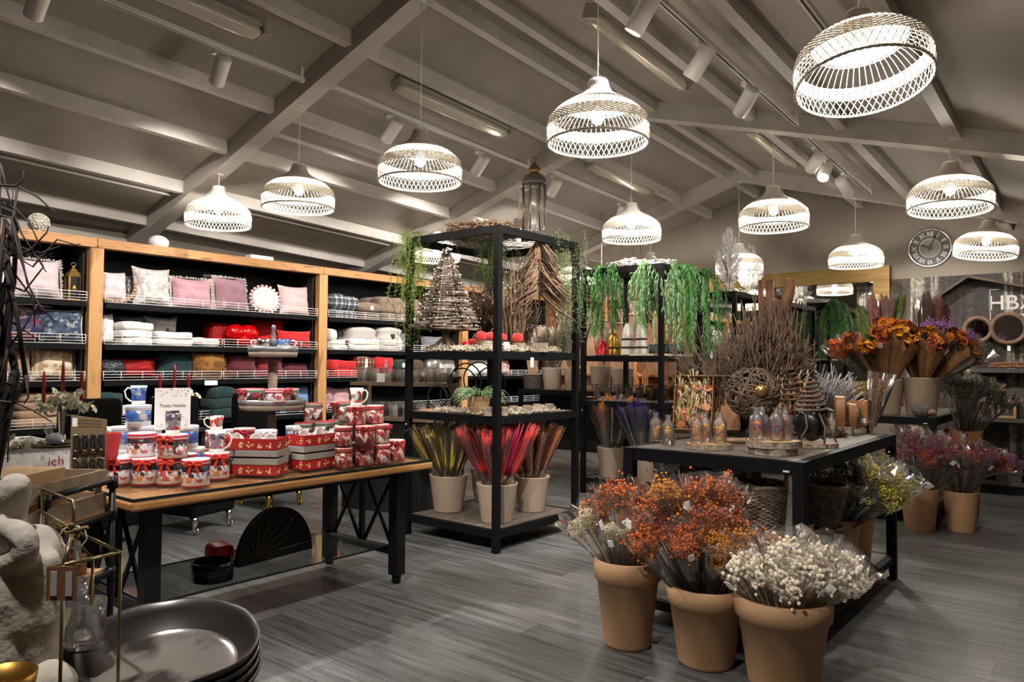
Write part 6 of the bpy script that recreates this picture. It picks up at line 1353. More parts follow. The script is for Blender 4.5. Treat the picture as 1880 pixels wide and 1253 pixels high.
BK = {'o1': ('spray', Q('spray_orange','d0701c','b4521a'), Q('spray_rust','a4501c','84401a'), .075, 'film'), 'o2': ('spray', Q('spray_amber','c8821e','a8641a'), None, .075, 'film'), 'o3': ('spray', Q('spray_red_orange','bc5a20','a0481c'), Q('spray_brown','6e3018','58260f'), .08, 'film'),
 'c': ('pom', Q('pom_cream','e0d4b4','cbbd9a'), None, .085, 'film'), 'w': ('ball', Q('ball_white','efe4d2','dccdb6'), None, .085, 'film'), 'y': ('heather', Q('heather_yellow','b5a22e','8f8226'), Q('heather_green','6b6a2c','545420'), .085, 'film'), 'yc': ('heather', Q('heather_cream','d8cc98','b8a96c'), None, .085, 'film'),
 'p': ('heather', Q('heather_pink','8e3a56','702c46'), Q('heather_plum','5e2238','4a1a2c'), .09, 'film'), 'r': ('heather', Q('heather_rust','a8482a','863822'), Q('heather_pink','8e3a56','702c46'), .085, 'film'),
 'k1': ('daisy', Q('daisy_orange','dc8420','c06a18'), Q('daisy_red','8e3418','702612'), .09, 'kraft'), 'k2': ('daisy', Q('daisy_yellow','e0a024','c88418'), Q('daisy_red','8e3418','702612'), .09, 'kraft'), 'k3': ('heather', Q('lilac','a070a8','845890'), None, .07, 'kraft'), 'k4': ('daisy', Q('big_orange','f07a18','e06a10'), None, .09, 'film'), 'g': ('heather', Q('mixed_green','7a8048','5c6234'), Q('coral_bud','c8704a','a8563a'), .09, 'film'), 'd': ('heather', Q('dark_green_bunch','2a3022','1c2218'), Q('olive_bits','7a7a2e','5c5c22'), .1, 'film'), 'b': ('heather', Q('brown_bunch','5a4434','42301f'), Q('rose_bits','8a5648','6c4238'), .085, 'film')}
A0 = atan2(EYE.y-3.2, EYE.x+1.5)                        # towards the viewer
Lf = A0-pi/2; Rt = A0+pi/2                             # viewer's left and right
pL, pM, pR = Vector((-1.90, 3.26, 0)), Vector((-1.50, 3.30, 0)), Vector((-1.14, 3.30, 0))
pot(pL, .165, .43, 'tall terracotta pot of cream bunches, left of the front row', M_terra, rim=True); pot(pM, .18, .37, 'terracotta pot of orange bunches, middle of the front row', M_terra, rim=True); pot(pR, .205, .39, 'wide terracotta pot of white berry bunches, right of the front row', M_terra, rim=True)
fan(pL, .34, .34, [(Lf+.2,.55,'c',1.), (Lf+.7,.25,'c',.8), (A0-.2,.15,'c',.75), (Lf-.5,.5,'o1',1.05), (A0+.9,.25,'o2',1.1), (A0+2.2,.3,'o3',1.2), (Lf-.2,.1,'o1',1.25)], 'wrapped bunch of cream or orange dried flowers in the left front pot', 50, .08)
fan(pM, .29, .43, [(Lf+.5,.65,'o1',.95), (Lf+.1,.5,'o3',1.05), (Lf-.3,.3,'o2',1.2), (A0-.5,.45,'o1',.85), (A0+.25,.38,'o2',.8), (A0+pi,.12,'o1',1.25), (A0+pi-.6,.25,'o3',1.2), (Rt,.2,'o3',.95), (Rt+.3,.5,'o2',.8), (Rt-.3,.62,'o3',.85), (Rt,.7,'o1',.8), (A0,.08,'o3',1.0), (Lf+.9,.35,'o3',.85)], 'wrapped bunch of orange dried flowers in the middle front pot', 60, .09)
fan(pR, .30, .30, [(Lf+.4,.5,'w',1.), (A0-.6,.35,'w',.95), (A0,.5,'w',.9), (A0+.5,.4,'w',1.), (Rt-.4,.6,'w',1.), (Rt,.65,'w',1.1), (Rt+.3,.5,'w',1.1), (A0+pi,.2,'w',1.1), (0+A0+.2,.12,'w',1.1), (Lf-.4,.4,'o2',1.15), (Rt-.1,.35,'w',1.15)], 'wrapped bunch of white berry flowers in the right front pot', 70, .1)
pot(Vector((-1.80, 3.72, SH)), .11, .25, 'dark pot hidden under the low table', M_blackmatte, rim=False)
fan(Vector((-1.80, 3.72, 0)), .34, .36, [(Lf+.2,.45,'o2',1.0), (Lf,.15,'o3',1.0)], 'wrapped orange bunch standing under the front edge of the low table', 80)
fan(Vector((-1.92, 3.98, 0)), SH+.15, .52, [(Lf,.15,'b',1.1), (A0,.15,'b',1.0), (Rt,.15,'b',1.1)], 'brownish wrapped bunch in the dark wicker basket under the low table', 84)
py1, py2 = Vector((-1.30, 4.72, SH)), Vector((-1.30, 5.08, SH))
pot(py1, .13, .33, 'terracotta pot on the lower shelf, under the yellow bunches', M_terra); pot(py2, .13, .33, 'second terracotta pot beside the far leg of the low table', M_terra)
fan(py1, SH+.27, .42, [(0,.75,'y',1.), (-.35,.5,'y',1.), (.4,.6,'y',1.05), (-.9,.5,'d',.9), (.1,.35,'yc',1.0), (-.5,.85,'y',.95), (-.2,.15,'d',.95), (-1.4,.5,'y',.95)], 'wrapped bunch of yellow or green dried flowers beside the low table', 90)
fan(py2, SH+.27, .40, [(0,.75,'y',1.), (-.4,.6,'yc',1.), (.3,.4,'yc',1.0), (-.9,.45,'y',1.)], 'wrapped bunch of pale yellow flowers above the second terracotta pot', 94)
pP = Vector((-1.30, 7.16, 0)); pot(pP, .155, .36, 'terracotta pot under the plum coloured bouquets', M_terra)
fan(pP, .30, .46, [(-.9,.45,'p',1.), (-.3,.5,'r',1.05), (-1.6,.4,'p',1.), (-2.2,.5,'r',.9), (.2,.45,'p',1.05), (-.2,.2,'p',1.1), (-2.8,.4,'p',1.), (0,.65,'p',1.), (-1.2,.6,'r',1.), (-2.4,.15,'p',1.15)], 'wrapped bunch of plum and rust flowers at the back low table', 100)
pP2 = Vector((-1.02, 7.35, 0)); pot(pP2, .14, .34, 'terracotta pot behind the plum bouquets', M_terra); fan(pP2, .28, .46, [(-.6,.45,'p',1.), (-1.2,.5,'r',1.), (0,.4,'p',1.), (-2,.2,'r',1.1), (-1.8,.5,'p',1.)], 'wrapped bunch of pink flowers right of the back low table', 104)
# buckets on the back table
b1 = Vector((-1.66, 7.62, LZ)); b2 = Vector((-1.37, 7.68, LZ))
pot(b1, .165, .33, 'left beige bucket of kraft wrapped bouquets', name='flower_bucket'); pot(b2, .165, .35, 'right beige bucket of kraft wrapped bouquets', name='flower_bucket')
fan(b1, LZ+.25, .50, [(Lf,.75,'k4',1.1), (Lf+.2,.55,'k4',1.), (Lf+.3,.6,'k1',1.1), (A0-.3,.4,'k1',1.15), (A0+.3,.35,'k2',1.2), (Lf-.4,.55,'k1',1.15), (A0+pi,.2,'k1',1.3), (A0,.12,'k1',1.25), (A0+.6,.5,'k2',1.1), (Rt,.25,'k1',1.2), (A0-.7,.6,'k2',1.)], 'kraft wrapped bouquet of orange straw flowers in the left bucket', 110)
fan(b2, LZ+.27, .50, [(A0,.35,'k2',1.1), (Rt-.5,.5,'k1',1.1), (Rt,.65,'k3',1.2), (Rt+.4,.75,'g',1.15), (A0+.5,.2,'k3',1.2), (Lf,.3,'k1',1.2), (Rt-.2,.9,'g',1.1), (A0+.2,.55,'k1',1.), (Rt-.3,.75,'k2',1.05), (Lf+.5,.3,'k2',1.2), (Rt+.2,.35,'k3',1.25)], 'kraft wrapped bouquet of orange and lilac flowers in the right bucket', 114)
M_pinkp = mat('pink_pampas', 'b08078', .95, 0, '946860', 18); M_darkp = mat('burgundy_pampas', '6a3438', .95, 0, '4c2428', 18); M_grnp = mat('green_pampas', '7a8a48', .95, 0, '5c6c34', 18)
for i, (px, tx, ty, m, lab) in enumerate([(1620, 1600, 540, M_pinkp, 'pale pink pampas in a clear sleeve, left of the back bouquets'), (1625, 1628, 545, M_pinkp, 'tallest pale pink pampas with a white bow'), (1618, 1578, 570, M_grnp, 'green reed bunch leaning left over the orange flowers'), (1650, 1655, 545, M_grnp, 'light green plume bunch in the middle'), (1680, 1700, 540, M_darkp, 'dark pink reed bunch in foil, leaning right'), (1690, 1722, 545, M_pinkp, 'pink reed bunch in foil, leaning right'), (1700, 1738, 552, M_darkp, 'burgundy reed bunch at the right of the back bouquets')]):
    bk_ = b1 if px < 1660 else b2; a = bk_+Vector((.03*(i % 3-1), .05, .27)); b = at(tx, ty, d=7.55); v = b-a; plume(a, v.length, m, lab, up_to(v), 7, .06, 60+i, 'pampas and reed bunches above the back bouquets', .045, .34, 260, i in (1, 4), M_grnp if 'green' in lab else m)
t = thing('hedgehog', 'grey stone hedgehog figure in front of the right bucket', 'figurine', at(1683, 755, d=6.65), face_az(Vector((-1.3,7,0)))+.9); t.location.z = LZ
t.location = Vector((-1.32, 7.42, LZ))
MB().ell((0,0,.065), (.1,.07,.068), 20, 14, lambda q: 1+.03*sin(q.x*40)*sin(q.z*40)).build('body', mat('stone_grey', '4e4a46', .9, 0, '6a655f', 50, bump=.8, bscale=50), t); MB().lathe([(.035,0),(.02,.04),(.006,.06),(0,.062)], 12, M=Matrix.Translation((.08,0,.05)) @ Matrix.Rotation(pi/2,4,'Y')).build('snout', mat('stone_tan', '8a6f58', .8), t)
fan(Vector((-1.10, 8.15, 0)), .72, .50, [(-.8,.3,'d',1.1), (-1.4,.45,'d',1.1), (0,.3,'d',1.1), (-2.2,.2,'d',1.15), (-.3,.6,'d',1.)], 'large dark green bunch in cellophane right of the back table', 120)
pot(Vector((-1.10, 8.15, .0)), .16, .8, 'tall printed kraft pot under the dark green bunches', M_kraft, name='tall_pot')
fan(Vector((-1.0, 7.5, 0)), .42, .42, [(-.2,.9,'k3',.9), (-.6,1.0,'r',.9)], 'kraft cone of red flowers lying out to the right of the back table', 124)
# ================================================================ END WALL
def rack3(x0, x1, y0, y1, h, label):
    t = thing('display_rack', label, 'rack', (x0, y0, 0), 0, 'black open display racks'); W, D_ = x1-x0, y1-y0
    for a in (.025, W-.025):
        for b in (.025, D_-.025): MB().box((a,b,h/2), (.05,.05,h)).build('post', M_black, t)
    for z in (.167, 1.008, h):
        for b in (.025, D_-.025): MB().box((W/2,b,z-.03), (W-.101,.04,.06)).build('rail', M_black, t)
        for a in (.025, W-.025): MB().box((a,D_/2,z-.03), (.04,D_-.101,.06)).build('rail', M_black, t)
        MB().bx((.046,.046,z-.02), (W-.046,D_-.046,z-.001)).build('shelf_board', M_black, t)
rack3(-3.90, -3.50, 8.55, 9.75, 2.30, 'narrow black rack carrying the two silver twig trees')
def silvertree(p, h, w, label, seed):
    t = thing('silver_twig_tree', label, 'decorative tree', p); rr = random.Random(seed); mb = MB(); zb = h*.2
    for i in range(200):
        f = rr.random(); z = zb+(h-zb)*f; r_ = w/2*(sin(pi*min(1, .22+f*.78))**.75)*rr.uniform(.55,1.05)*(1-.35*f); a = rr.uniform(0,6.28)
        b = Vector((.02*cos(a), .02*sin(a), max(zb*.8, z-h*.22))); e = Vector((r_*cos(a), r_*sin(a), z)); m_ = b.lerp(e,.5)-Vector((0,0,h*.03)); mb.tube([b, m_, e, e+Vector((cos(a)*.008, sin(a)*.008, .03))], [.005,.005,.004,.002], 4)
        for k in range(2): mb.tube([m_.lerp(e,.3+.3*k), m_.lerp(e,.4+.3*k)+Vector((rr.gauss(0,.02),rr.gauss(0,.02),.04))], [.003,.0015], 4)
    mb.build('branches', M_frost, t); mb = MB()
    for k in range(9): a = 2*pi*k/9; mb.tube([(.075*cos(a),.075*sin(a),.008),(.03*cos(a),.03*sin(a),h*.2),(.02*cos(a),.02*sin(a),h*.4)], .008, 6)
    mb.build('stem_sheaf', M_frost, t)
silvertree(Vector((-3.66, 8.73, 2.302)), .80, .42, 'larger silver twig tree on the narrow rack', 3)
q = at(1376, 512, x=-3.66); silvertree(Vector((-3.66, 9.42, 2.302)), .68, .36, 'smaller silver twig tree on the narrow rack', 4)
posy(Vector((-3.68, 9.1, 2.31)), .16, 22, 'white flowers and greenery between the silver twig trees', .035, 61, mat('white_green', 'd0d8c4', .7, 0, '6a8a58', 40), flat=.2)
M_goldf = mat('brushed_gold', '7d6334', .5, .5, '6e5528', 3, stretch=(1,1,12))
t = thing('wall_mirror', 'large mirror in a broad flat gold frame on the end wall', 'mirror', (0, 0, 0)); fw = .19; x0, x1, z0, z1 = -4.98, -2.135, 1.02, 2.665
mb = MB()
for a, b in (((x0,z1-fw),(x1,z1)), ((x0,z0),(x1,z0+fw))): MB().bx((a[0],10.06,a[1]), (b[0],10.145,b[1])).build('frame', M_goldf, t)
for a in (x0, x1-fw): MB().bx((a,10.062,z0+fw), (a+fw,10.145,z1-fw)).build('frame', M_goldf, t)
MB().bx((x0+fw,10.10,z0+fw), (x1-fw,10.14,z1-fw)).build('mirror_glass', mat('mirror', 'd8d8d6', .02, 1), t)
# clock
t = thing('wall_clock', 'round chrome rimmed clock with Roman numerals on the end wall', 'clock', (-1.70, 10.149, 2.85), (pi/2, 0, 0)); r = .232
MB().lathe([(r-.012,0),(r+.006,.0),(r+.01,.02),(r-.004,.028),(r-.014,.02),(r-.012,0)], 48, cap=False).build('rim', M_chrome, t)
MB().lathe([(0,.004),(r-.012,.004)], 48, cap=False).build('dial', mat('clock_dial', '4e4b48', .5), t); MB().lathe([(0,.007),(r*.5,.007)], 40, cap=False).build('inner_dial', mat('clock_inner', '85827e', .5), t)
mN = mat('clock_numerals', 'e8e6e2', .5)
for i, s_ in enumerate(('XII','I','II','III','IIII','V','VI','VII','VIII','IX','X','XI')):
    a = pi/2-2*pi*i/12; o = text('numeral', s_, .085, mN, t, (r*.72*cos(a), r*.72*sin(a), .008), (0, 0, a-pi/2), .001); o.scale = (.75, 1, 1)
MB().tube([(r*.5*cos(k*pi/20), r*.5*sin(k*pi/20), .009) for k in range(40)], .003, 4, closed=True).build('ring', mN, t)
mH = mat('clock_hand', '101010', .4)
for a, l in ((radians(66), .17), (radians(155), .10)): MB().bar((-.04*cos(a),-.04*sin(a),.014), (l*cos(a),l*sin(a),.014), .011, .003).ell((l*.8*cos(a), l*.8*sin(a), .014), (.014,.014,.002), 8, 4).build('hand', mH, t)
# mural
def mural_mat():
    m = bpy.data.materials.new('birch_forest_print'); m.use_nodes = True; nt = m.node_tree; N = nt.nodes; L = nt.links; b = N['Principled BSDF']; b.inputs['Roughness'].default_value = .7
    tc = N.new('ShaderNodeTexCoord'); mp = N.new('ShaderNodeMapping'); mp.inputs['Scale'].default_value = (7,1,.18); L.new(tc.outputs['Object'], mp.inputs[0])
    n1 = N.new('ShaderNodeTexNoise'); n1.inputs['Scale'].default_value = 1; n1.inputs['Detail'].default_value = 3; L.new(mp.outputs[0], n1.inputs['Vector'])
    r1 = N.new('ShaderNodeValToRGB'); e = r1.color_ramp.elements; e[0].position = .40; e[0].color = lin('2c2521'); e[1].position = .56; e[1].color = lin('4a3f38'); k = e.new(.60); k.color = lin('8a8478'); k = e.new(.66); k.color = lin('a39d90'); k = e.new(.7); k.color = lin('352c27'); L.new(n1.outputs['Fac'], r1.inputs[0])
    n2 = N.new('ShaderNodeTexNoise'); n2.inputs['Scale'].default_value = 22; n2.inputs['Detail'].default_value = 4; L.new(tc.outputs['Object'], n2.inputs['Vector'])
    r2 = N.new('ShaderNodeValToRGB'); r2.color_ramp.elements[0].position = .35; r2.color_ramp.elements[0].color = (.35,.33,.31,1); r2.color_ramp.elements[1].position = .6; r2.color_ramp.elements[1].color = (1,1,1,1); L.new(n2.outputs['Fac'], r2.inputs[0])
    mx = N.new('ShaderNodeMix'); mx.data_type = 'RGBA'; mx.blend_type = 'MULTIPLY'; mx.inputs[0].default_value = 1; L.new(r1.outputs['Color'], mx.inputs[6]); L.new(r2.outputs['Color'], mx.inputs[7]); L.new(mx.outputs[2], b.inputs['Base Color']); return m
t = thing('mural_panel', 'dark birch forest mural panel with white lettering on the end wall', 'wall panel', (-2.11, 10.12, 0))
MB().bx((0,0,0), (3.0,.028,2.49)).build('printed_panel', mural_mat(), t)
M_let = mat('white_lettering', 'b5b1aa', .6)
text('lettering', 'HBX', .235, M_let, t, (2.11-.875, -.004, 2.135), (pi/2,0,0), .002, .0025); text('lettering', 'natural living', .105, M_let, t, (2.11-.755, -.004, 1.99), (pi/2,0,0), .002, .003)
for a, b in (((-1.085,2.30),(-1.085,1.84)), ((-1.085,1.84),(-.42,1.84)), ((-.42,1.84),(-.42,2.30)), ((-1.085,2.30),(-1.0,2.30)), ((-.5,2.30),(-.42,2.30))): MB().bar((a[0]+2.11,-.004,a[1]), (b[0]+2.11,-.004,b[1]), .008, .004, (0,1,0)).build('outline', M_let, t)
t = thing('gable_canopy', 'wooden house shaped gable above the mural lettering', 'canopy', (-1.28, 10.0, 2.45)); M_gw = mat('grey_brown_wood', '4e4238', .8, 0, '3a312a', 8)
MB().bar((0,0,0), (-.47,0,-.33), .20, .025, (0,0,1)).build('left_board', M_gw, t); MB().bar((0,0,0), (.95,0,-.26), .20, .025, (0,0,1)).build('right_board', M_gw, t)
# shelves on the mural
M_gs = mat('grey_wall_shelf', '45423f', .6)
t = thing('display_shelving', 'dark grey shelves in front of the forest mural', 'shelving', (-1.42, 9.72, 0))
for z in (1.385, .838): MB().bx((0,0,z-.045), (2.3,.39,z)).build('shelf_board', M_gs, t)
MB().bx((0,-.02,.10), (2.3,.39,.15)).build('shelf_board', M_gs, t); MB().bx((0,.02,0), (2.3,.39,.098)).build('plinth', M_blackmatte, t)
for x in (.0, 2.27): MB().bx((x,.36,.15), (x+.03,.39,1.34)).build('upright', M_gs, t)
for x, z, r, lab in ((-1.196, 1.835, .135, 'smaller round mirror with rope ring frame on the mural'), (-.90, 1.84, .165, 'larger round mirror with rope ring frame on the mural')):
    t = thing('round_mirror', lab, 'mirror', (x, 10.04, z), (pi/2, 0, 0)); MB().tube([(r*cos(k*pi/18), r*sin(k*pi/18), .03) for k in range(36)], .026, 8, closed=True).build('frame', mat('rope_brown', '6d5642', .8, 0, '54402f', 30, bump=.5), t); MB().lathe([(0,.028),(r,.028)], 36, cap=False).build('glass', mat('mirror', 'd8d8d6', .02, 1), t)
    MB().bx((-.015,-r-.09,.03), (.015,-r-.03,.033)).build('tag', M_tagp, t)
zz = .84; ysh = 9.84
def sx_(px, y=ysh): return at(px, 760, y=y).x
def boxlantern(px, z, w, h, label, y=ysh, m=None):
    t = thing('wooden_lantern', label, 'lantern', (sx_(px, y), y, z), 0); m = m or mat('pale_pine', 'b89a72', .65, 0, '9a7c54', 8)
    for a in (-1,1):
        for b in (-1,1): MB().box((a*(w/2-.012), b*(w/2-.012), h*.4), (.024,.024,h*.72)).build('post', m, t)
    MB().box((0,0,.012), (w-.002,w-.002,.024)).build('base', m, t); MB().box((0,0,h*.76), (w+.012,w+.012,.025)).build('top', m, t); MB().lathe([(w*.62,0),(w*.1,h*.14),(0,h*.14)], 4, c=(0,0,h*.78), M=Matrix.Rotation(pi/4,4,'Z'), smooth=False).build('roof', m, t)
    MB().tube([(-w*.3,0,h*.84),(-w*.2,0,h*1.0),(w*.2,0,h*1.0),(w*.3,0,h*.84)], .005, 6).build('handle', M_twigl, t); MB().box((0,0,h*.4), (w-.05,w-.05,h*.66)).build('glass', M_glass, t)
boxlantern(1850, zz, .17, .23, 'front pale wooden lantern on the mural shelf', 9.80); boxlantern(1838, zz, .17, .40, 'taller wooden lantern behind the pale one', 9.98, mat('brown_pine', '8a6a48', .7, 0, '6a4e34', 8))
t = thing('wooden_stool_box', 'small wooden box on legs left of the pale lantern', 'box', (sx_(1811), 9.84, zz)); MB().bx((-.08,-.07,.1),(.08,.07,.19)).build('box_body', mat('old_brown_wood', '6a5442', .8, 0, '8a7058', 10), t)
for a in (-.065,.065):
    for b in (-.055,.055): MB().box((a,b,.05),(.02,.02,.099)).build('leg', mat('pale_pine', 'b89a72', .65), t)
for i, px in enumerate((1790, 1797, 1822)): tag(MB().lathe([(.04,0),(.042,.012),(.012,.03),(.018,.07),(.01,.1),(.02,.16),(.01,.2),(.03,.25),(.034,.27),(0,.27)], 16).build('candlestick', mat('turned_wood', '6b4a30', .5), None, (sx_(px, 9.95), 9.95, zz)), 'turned brown candlestick, %s on the mural shelf' % ('first','second','third')[i], 'candlestick', 'turned candlesticks')
t = tag(MB().bx((-.12,-.02,0),(.12,.02,.34)).build('grey_frame', mat('grey_frame', '56544f', .6), None, (sx_(1878, 9.9), 9.9, zz)), 'grey upright frame at the right end of the mural shelf', 'frame')
t = thing('twig_mat', 'flat bundle of reddish twigs on the upper mural shelf', 'twigs', (-.78, 9.84, 1.387)); mb = MB(); rr = random.Random(6)
for i in range(120): y = rr.uniform(-.09,.09); z = abs(rr.gauss(.02,.018))+.005; x = rr.uniform(-.3,.1); mb.tube([(x,y,z),(x+.15,y+rr.gauss(0,.01),z+.008),(x+.33,y+rr.gauss(0,.02),z)], [.004,.006,.004], 5)
mb.build('twigs', mat('reddish_twig', '8a5f3c', .8, 0, '5e3f28', 20), t)
zb = .151
for i, (px, k) in enumerate(((1778,0),(1803,0),(1778,1),(1803,1))):
    tag(MB().bx((-.075,-.075,0),(.075,.075,.13)).build('gift_box', cells('white_print_box', ['e6e4e2','d8d6d4','efeeec','9a9694','e2e0de','c4c2c0'], 30, .6), None, (sx_(px, 9.8), 9.8, zb+.06+k*.132), 0, .003), 'white printed box, %s %s of the four on the bottom mural shelf' % (('lower','upper')[k], ('left','right')[i % 2]), 'box', 'white printed boxes')
tag(MB().bx((-.19,-.1,0),(.19,.1,.058)).build('dark_tray', M_gs, None, (sx_(1792, 9.8), 9.8, zb)), 'dark flat tray under the white printed boxes', 'tray')
for k in range(3): tag(MB().bx((-.17,-.12,0),(.17,.12,.07)).build('slate_box', mat('slate', '3f3e3d', .6), None, (sx_(1842, 9.82)+.012*k, 9.82, zb+.075*k)), 'dark slate box, %s of the stack of three' % ('bottom','middle','top')[k], 'box', 'slate boxes')
t = moss('moss_box_filling', Vector((sx_(1868, 9.9)+.08, 9.9, zb+.12)), .05, 40, M_mossg, 'grey green moss bundle beside the slate boxes', .1, 71)
# pine unit and goods on the end wall, left part
t = thing('timber_shelf_frame', 'reddish timber unit on the end wall behind the far rack', 'shelf frame', (-7.15, 9.75, 0))
M_redp = mat('reddish_pine', '94603c', .65, 0, '74462a', 5, kind='wave', stretch=(.4,2,2))
MB().bx((0,0,2.40), (2.1,.1,2.50)).build('top_beam', M_redp, t); MB().bx((0,.33,0), (2.1,.37,2.39)).build('back_panel', mat('beige_board', 'a08060', .8, 0, '8c6e50', 4), t)
for x in (0, 1.0, 2.0): MB().bx((x,0,0), (x+.1,.1,2.398)).build('post', M_redp, t)
for z in (.9, 1.25): MB().bx((.02,.101,z-.03), (2.08,.329,z)).build('shelf_board', M_redp, t)
def cage(px, py, d, w, h, label):
    p = at(px, py, d=d); t = thing('hanging_lantern', label, 'lantern', p, 0, 'hanging wooden cage lanterns'); m = mat('cage_wood', '8a6a4c', .7, 0, '6b5038', 12)
    for z in (0, h): MB().lathe([(w*.4,0),(w*.5,0),(w*.5,.03),(w*.4,.03),(w*.4,0)], 20, c=(0,0,z), cap=False).build('hoop', m, t)
    for k in range(8): a = 2*pi*k/8; MB().tube([(w*.45*cos(a),w*.45*sin(a),.02),(w*.45*cos(a),w*.45*sin(a),h+.01)], .01, 6).build('slat', m, t)
    MB().lathe([(0,.03),(w*.3,.03),(w*.3,h*.9),(w*.28,h*.9),(w*.28,.04),(0,.04)], 16, cap=False).build('glass', M_glass, t); MB().tube([(0,0,h+.02),(0,0,zc(p.x,p.y)-p.z)], .004, 5).build('rope', M_twigl, t); MB().bar((-w*.45,0,h+.02),(w*.45,0,h+.02),.015).build('crossbar', m, t)
cage(1104, 614, 10.0, .17, .16, 'lowest hanging wooden cage lantern behind the red dome'); cage(1142, 597, 10.2, .18, .18, 'middle hanging wooden cage lantern behind the garlands'); cage(1163, 580, 10.6, .17, .17, 'highest hanging wooden cage lantern, partly hidden by willow'); cage(1176, 615, 10.3, .17, .16, 'hanging wooden cage lantern above the white domes')
p = at(1172, 592, d=10.8); t = thing('carved_wood_panel', 'tall carved wooden panel with cut outs behind the far rack', 'ornament', (p.x, 9.60, 0)); rr = random.Random(3)
mb = MB(); M_cw = mat('carved_orange_wood', 'a8703f', .6, 0, '80502a', 5, kind='wave', stretch=(2,2,.4))
for s_ in (-1,1): mb.tube([(s_*.05,0,.0),(s_*.1,0,.6),(s_*.07,0,1.2),(s_*.12,0,1.6),(s_*.05,0,1.95),(s_*.1,0,2.3)], [.05,.045,.05,.04,.045,.03], 8)
mb.tube([(-.1,0,1.3),(0,0,1.22),(.1,0,1.3)], .035, 7).tube([(-.1,0,1.95),(0,0,2.05),(.1,0,1.95)], .035, 7).tube([(-.1,0,.4),(.1,0,.45)], .035, 7); mb.build('panel', M_cw, t)
t = thing('zigzag_holder', 'dark zigzag metal holder behind the kraft box', 'holder', (-3.45, 8.2, 0)); mb = MB()
for k in range(2): mb.tube([(-.35+.1*i, 0, 1.12+.12*((i+k) % 2)) for i in range(8)], .012, 5)
mb.tube([(-.3,0,1.11),(-.3,0,0)], .012, 5).tube([(.3,0,1.11),(.3,0,0)], .012, 5); mb.build('metal', M_wireblk, t)

# candle rack behind the gift tins
cr = at(735, 700, d=7.0); cr.z = 0; t = thing('candle_rack', 'wooden two tier candle rack behind the gift tins', 'shelf', cr, YAW*.35)
M_rackw = mat('candle_rack_wood', '86705a', .75, 0, '6e5a48', 6)
MB().bx((-.58,-.12,0),(.58,.22,.86)).build('black_base', M_blackmatte, t)
for z, y in ((.895, -.06), (1.215, .06)): MB().bx((-.56,y-.1,z-.034),(.56,y+.1,z)).build('board', M_rackw, t)
for x in (-.5, .5): MB().bx((x-.02,.12,.861),(x+.02,.2,1.19)).build('upright', M_rackw, t)
for k, (z, y) in enumerate(((.896, -.06), (1.216, .06))):
    for i in range(7):
        x = -.46+.153*i; q = cr+Matrix.Rotation(YAW*.35,3,'Z') @ Vector((x, y, z)); c = thing('glass_candle', 'cream candle in square glass, %s tier of the candle rack, %s from left' % (('lower','upper')[k], ('first','second','third','fourth','fifth','sixth','seventh')[i]), 'candle', q, YAW*.35, 'cream glass candles')
        MB().lathe([(0,.006),(.036,.006),(.036,.095),(0,.1)], 16).build('wax', mat('cream_wax', 'c9bda4', .6), c); mb = MB()
        for s_ in (-1,1): mb.box((s_*.048,0,.07),(.004,.1,.14)).box((0,s_*.048,.07),(.092,.004,.14))
        mb.box((0,0,.002),(.1,.1,.004)).build('glass', M_glass, c)
tag(MB().bx((-.045,-.002,0),(.045,.002,.085)).build('price_sign', M_tagp, None, cr+Matrix.Rotation(YAW*.35,3,'Z') @ Vector((-.2,-.035,1.216)), YAW*.35), 'white price card standing on the upper tier of the candle rack', 'sign')
# chain at the top right
p = at(1872, 8, x=.12); t = thing('metal_chain', 'short metal chain hanging at the top right corner', 'chain', p); z = .0
for i in range(5): MB().tube([(.010*cos(a) if i % 2 else 0, 0 if i % 2 else .010*cos(a), -.022*i+.016*sin(a)) for a in [2*pi*k/12 for k in range(12)]], .003, 5, closed=True).build('link', M_chrome, t)
MB().tube([(0,0,.01),(0,0,zc(p.x,p.y)-p.z-.1)], .002, 4).build('hanger', M_chrome, t)
# ================================================================ FOREGROUND, LEFT
M_ft = mat('dark_table_wood', '1e1a17', .6)
t = thing('foreground_table', 'dark display table under the metal trays in the foreground', 'table', (-2.3, .05, 0)); FZ = .70
MB().bx((0,0,FZ-.04), (.95,.70,FZ)).build('tabletop', M_ft, t)
for a in (.04, .91):
    for b in (.04, .66): MB().box((a,b,(FZ-.04)/2), (.05,.05,FZ-.042)).build('leg', M_ft, t)
FZ += .001
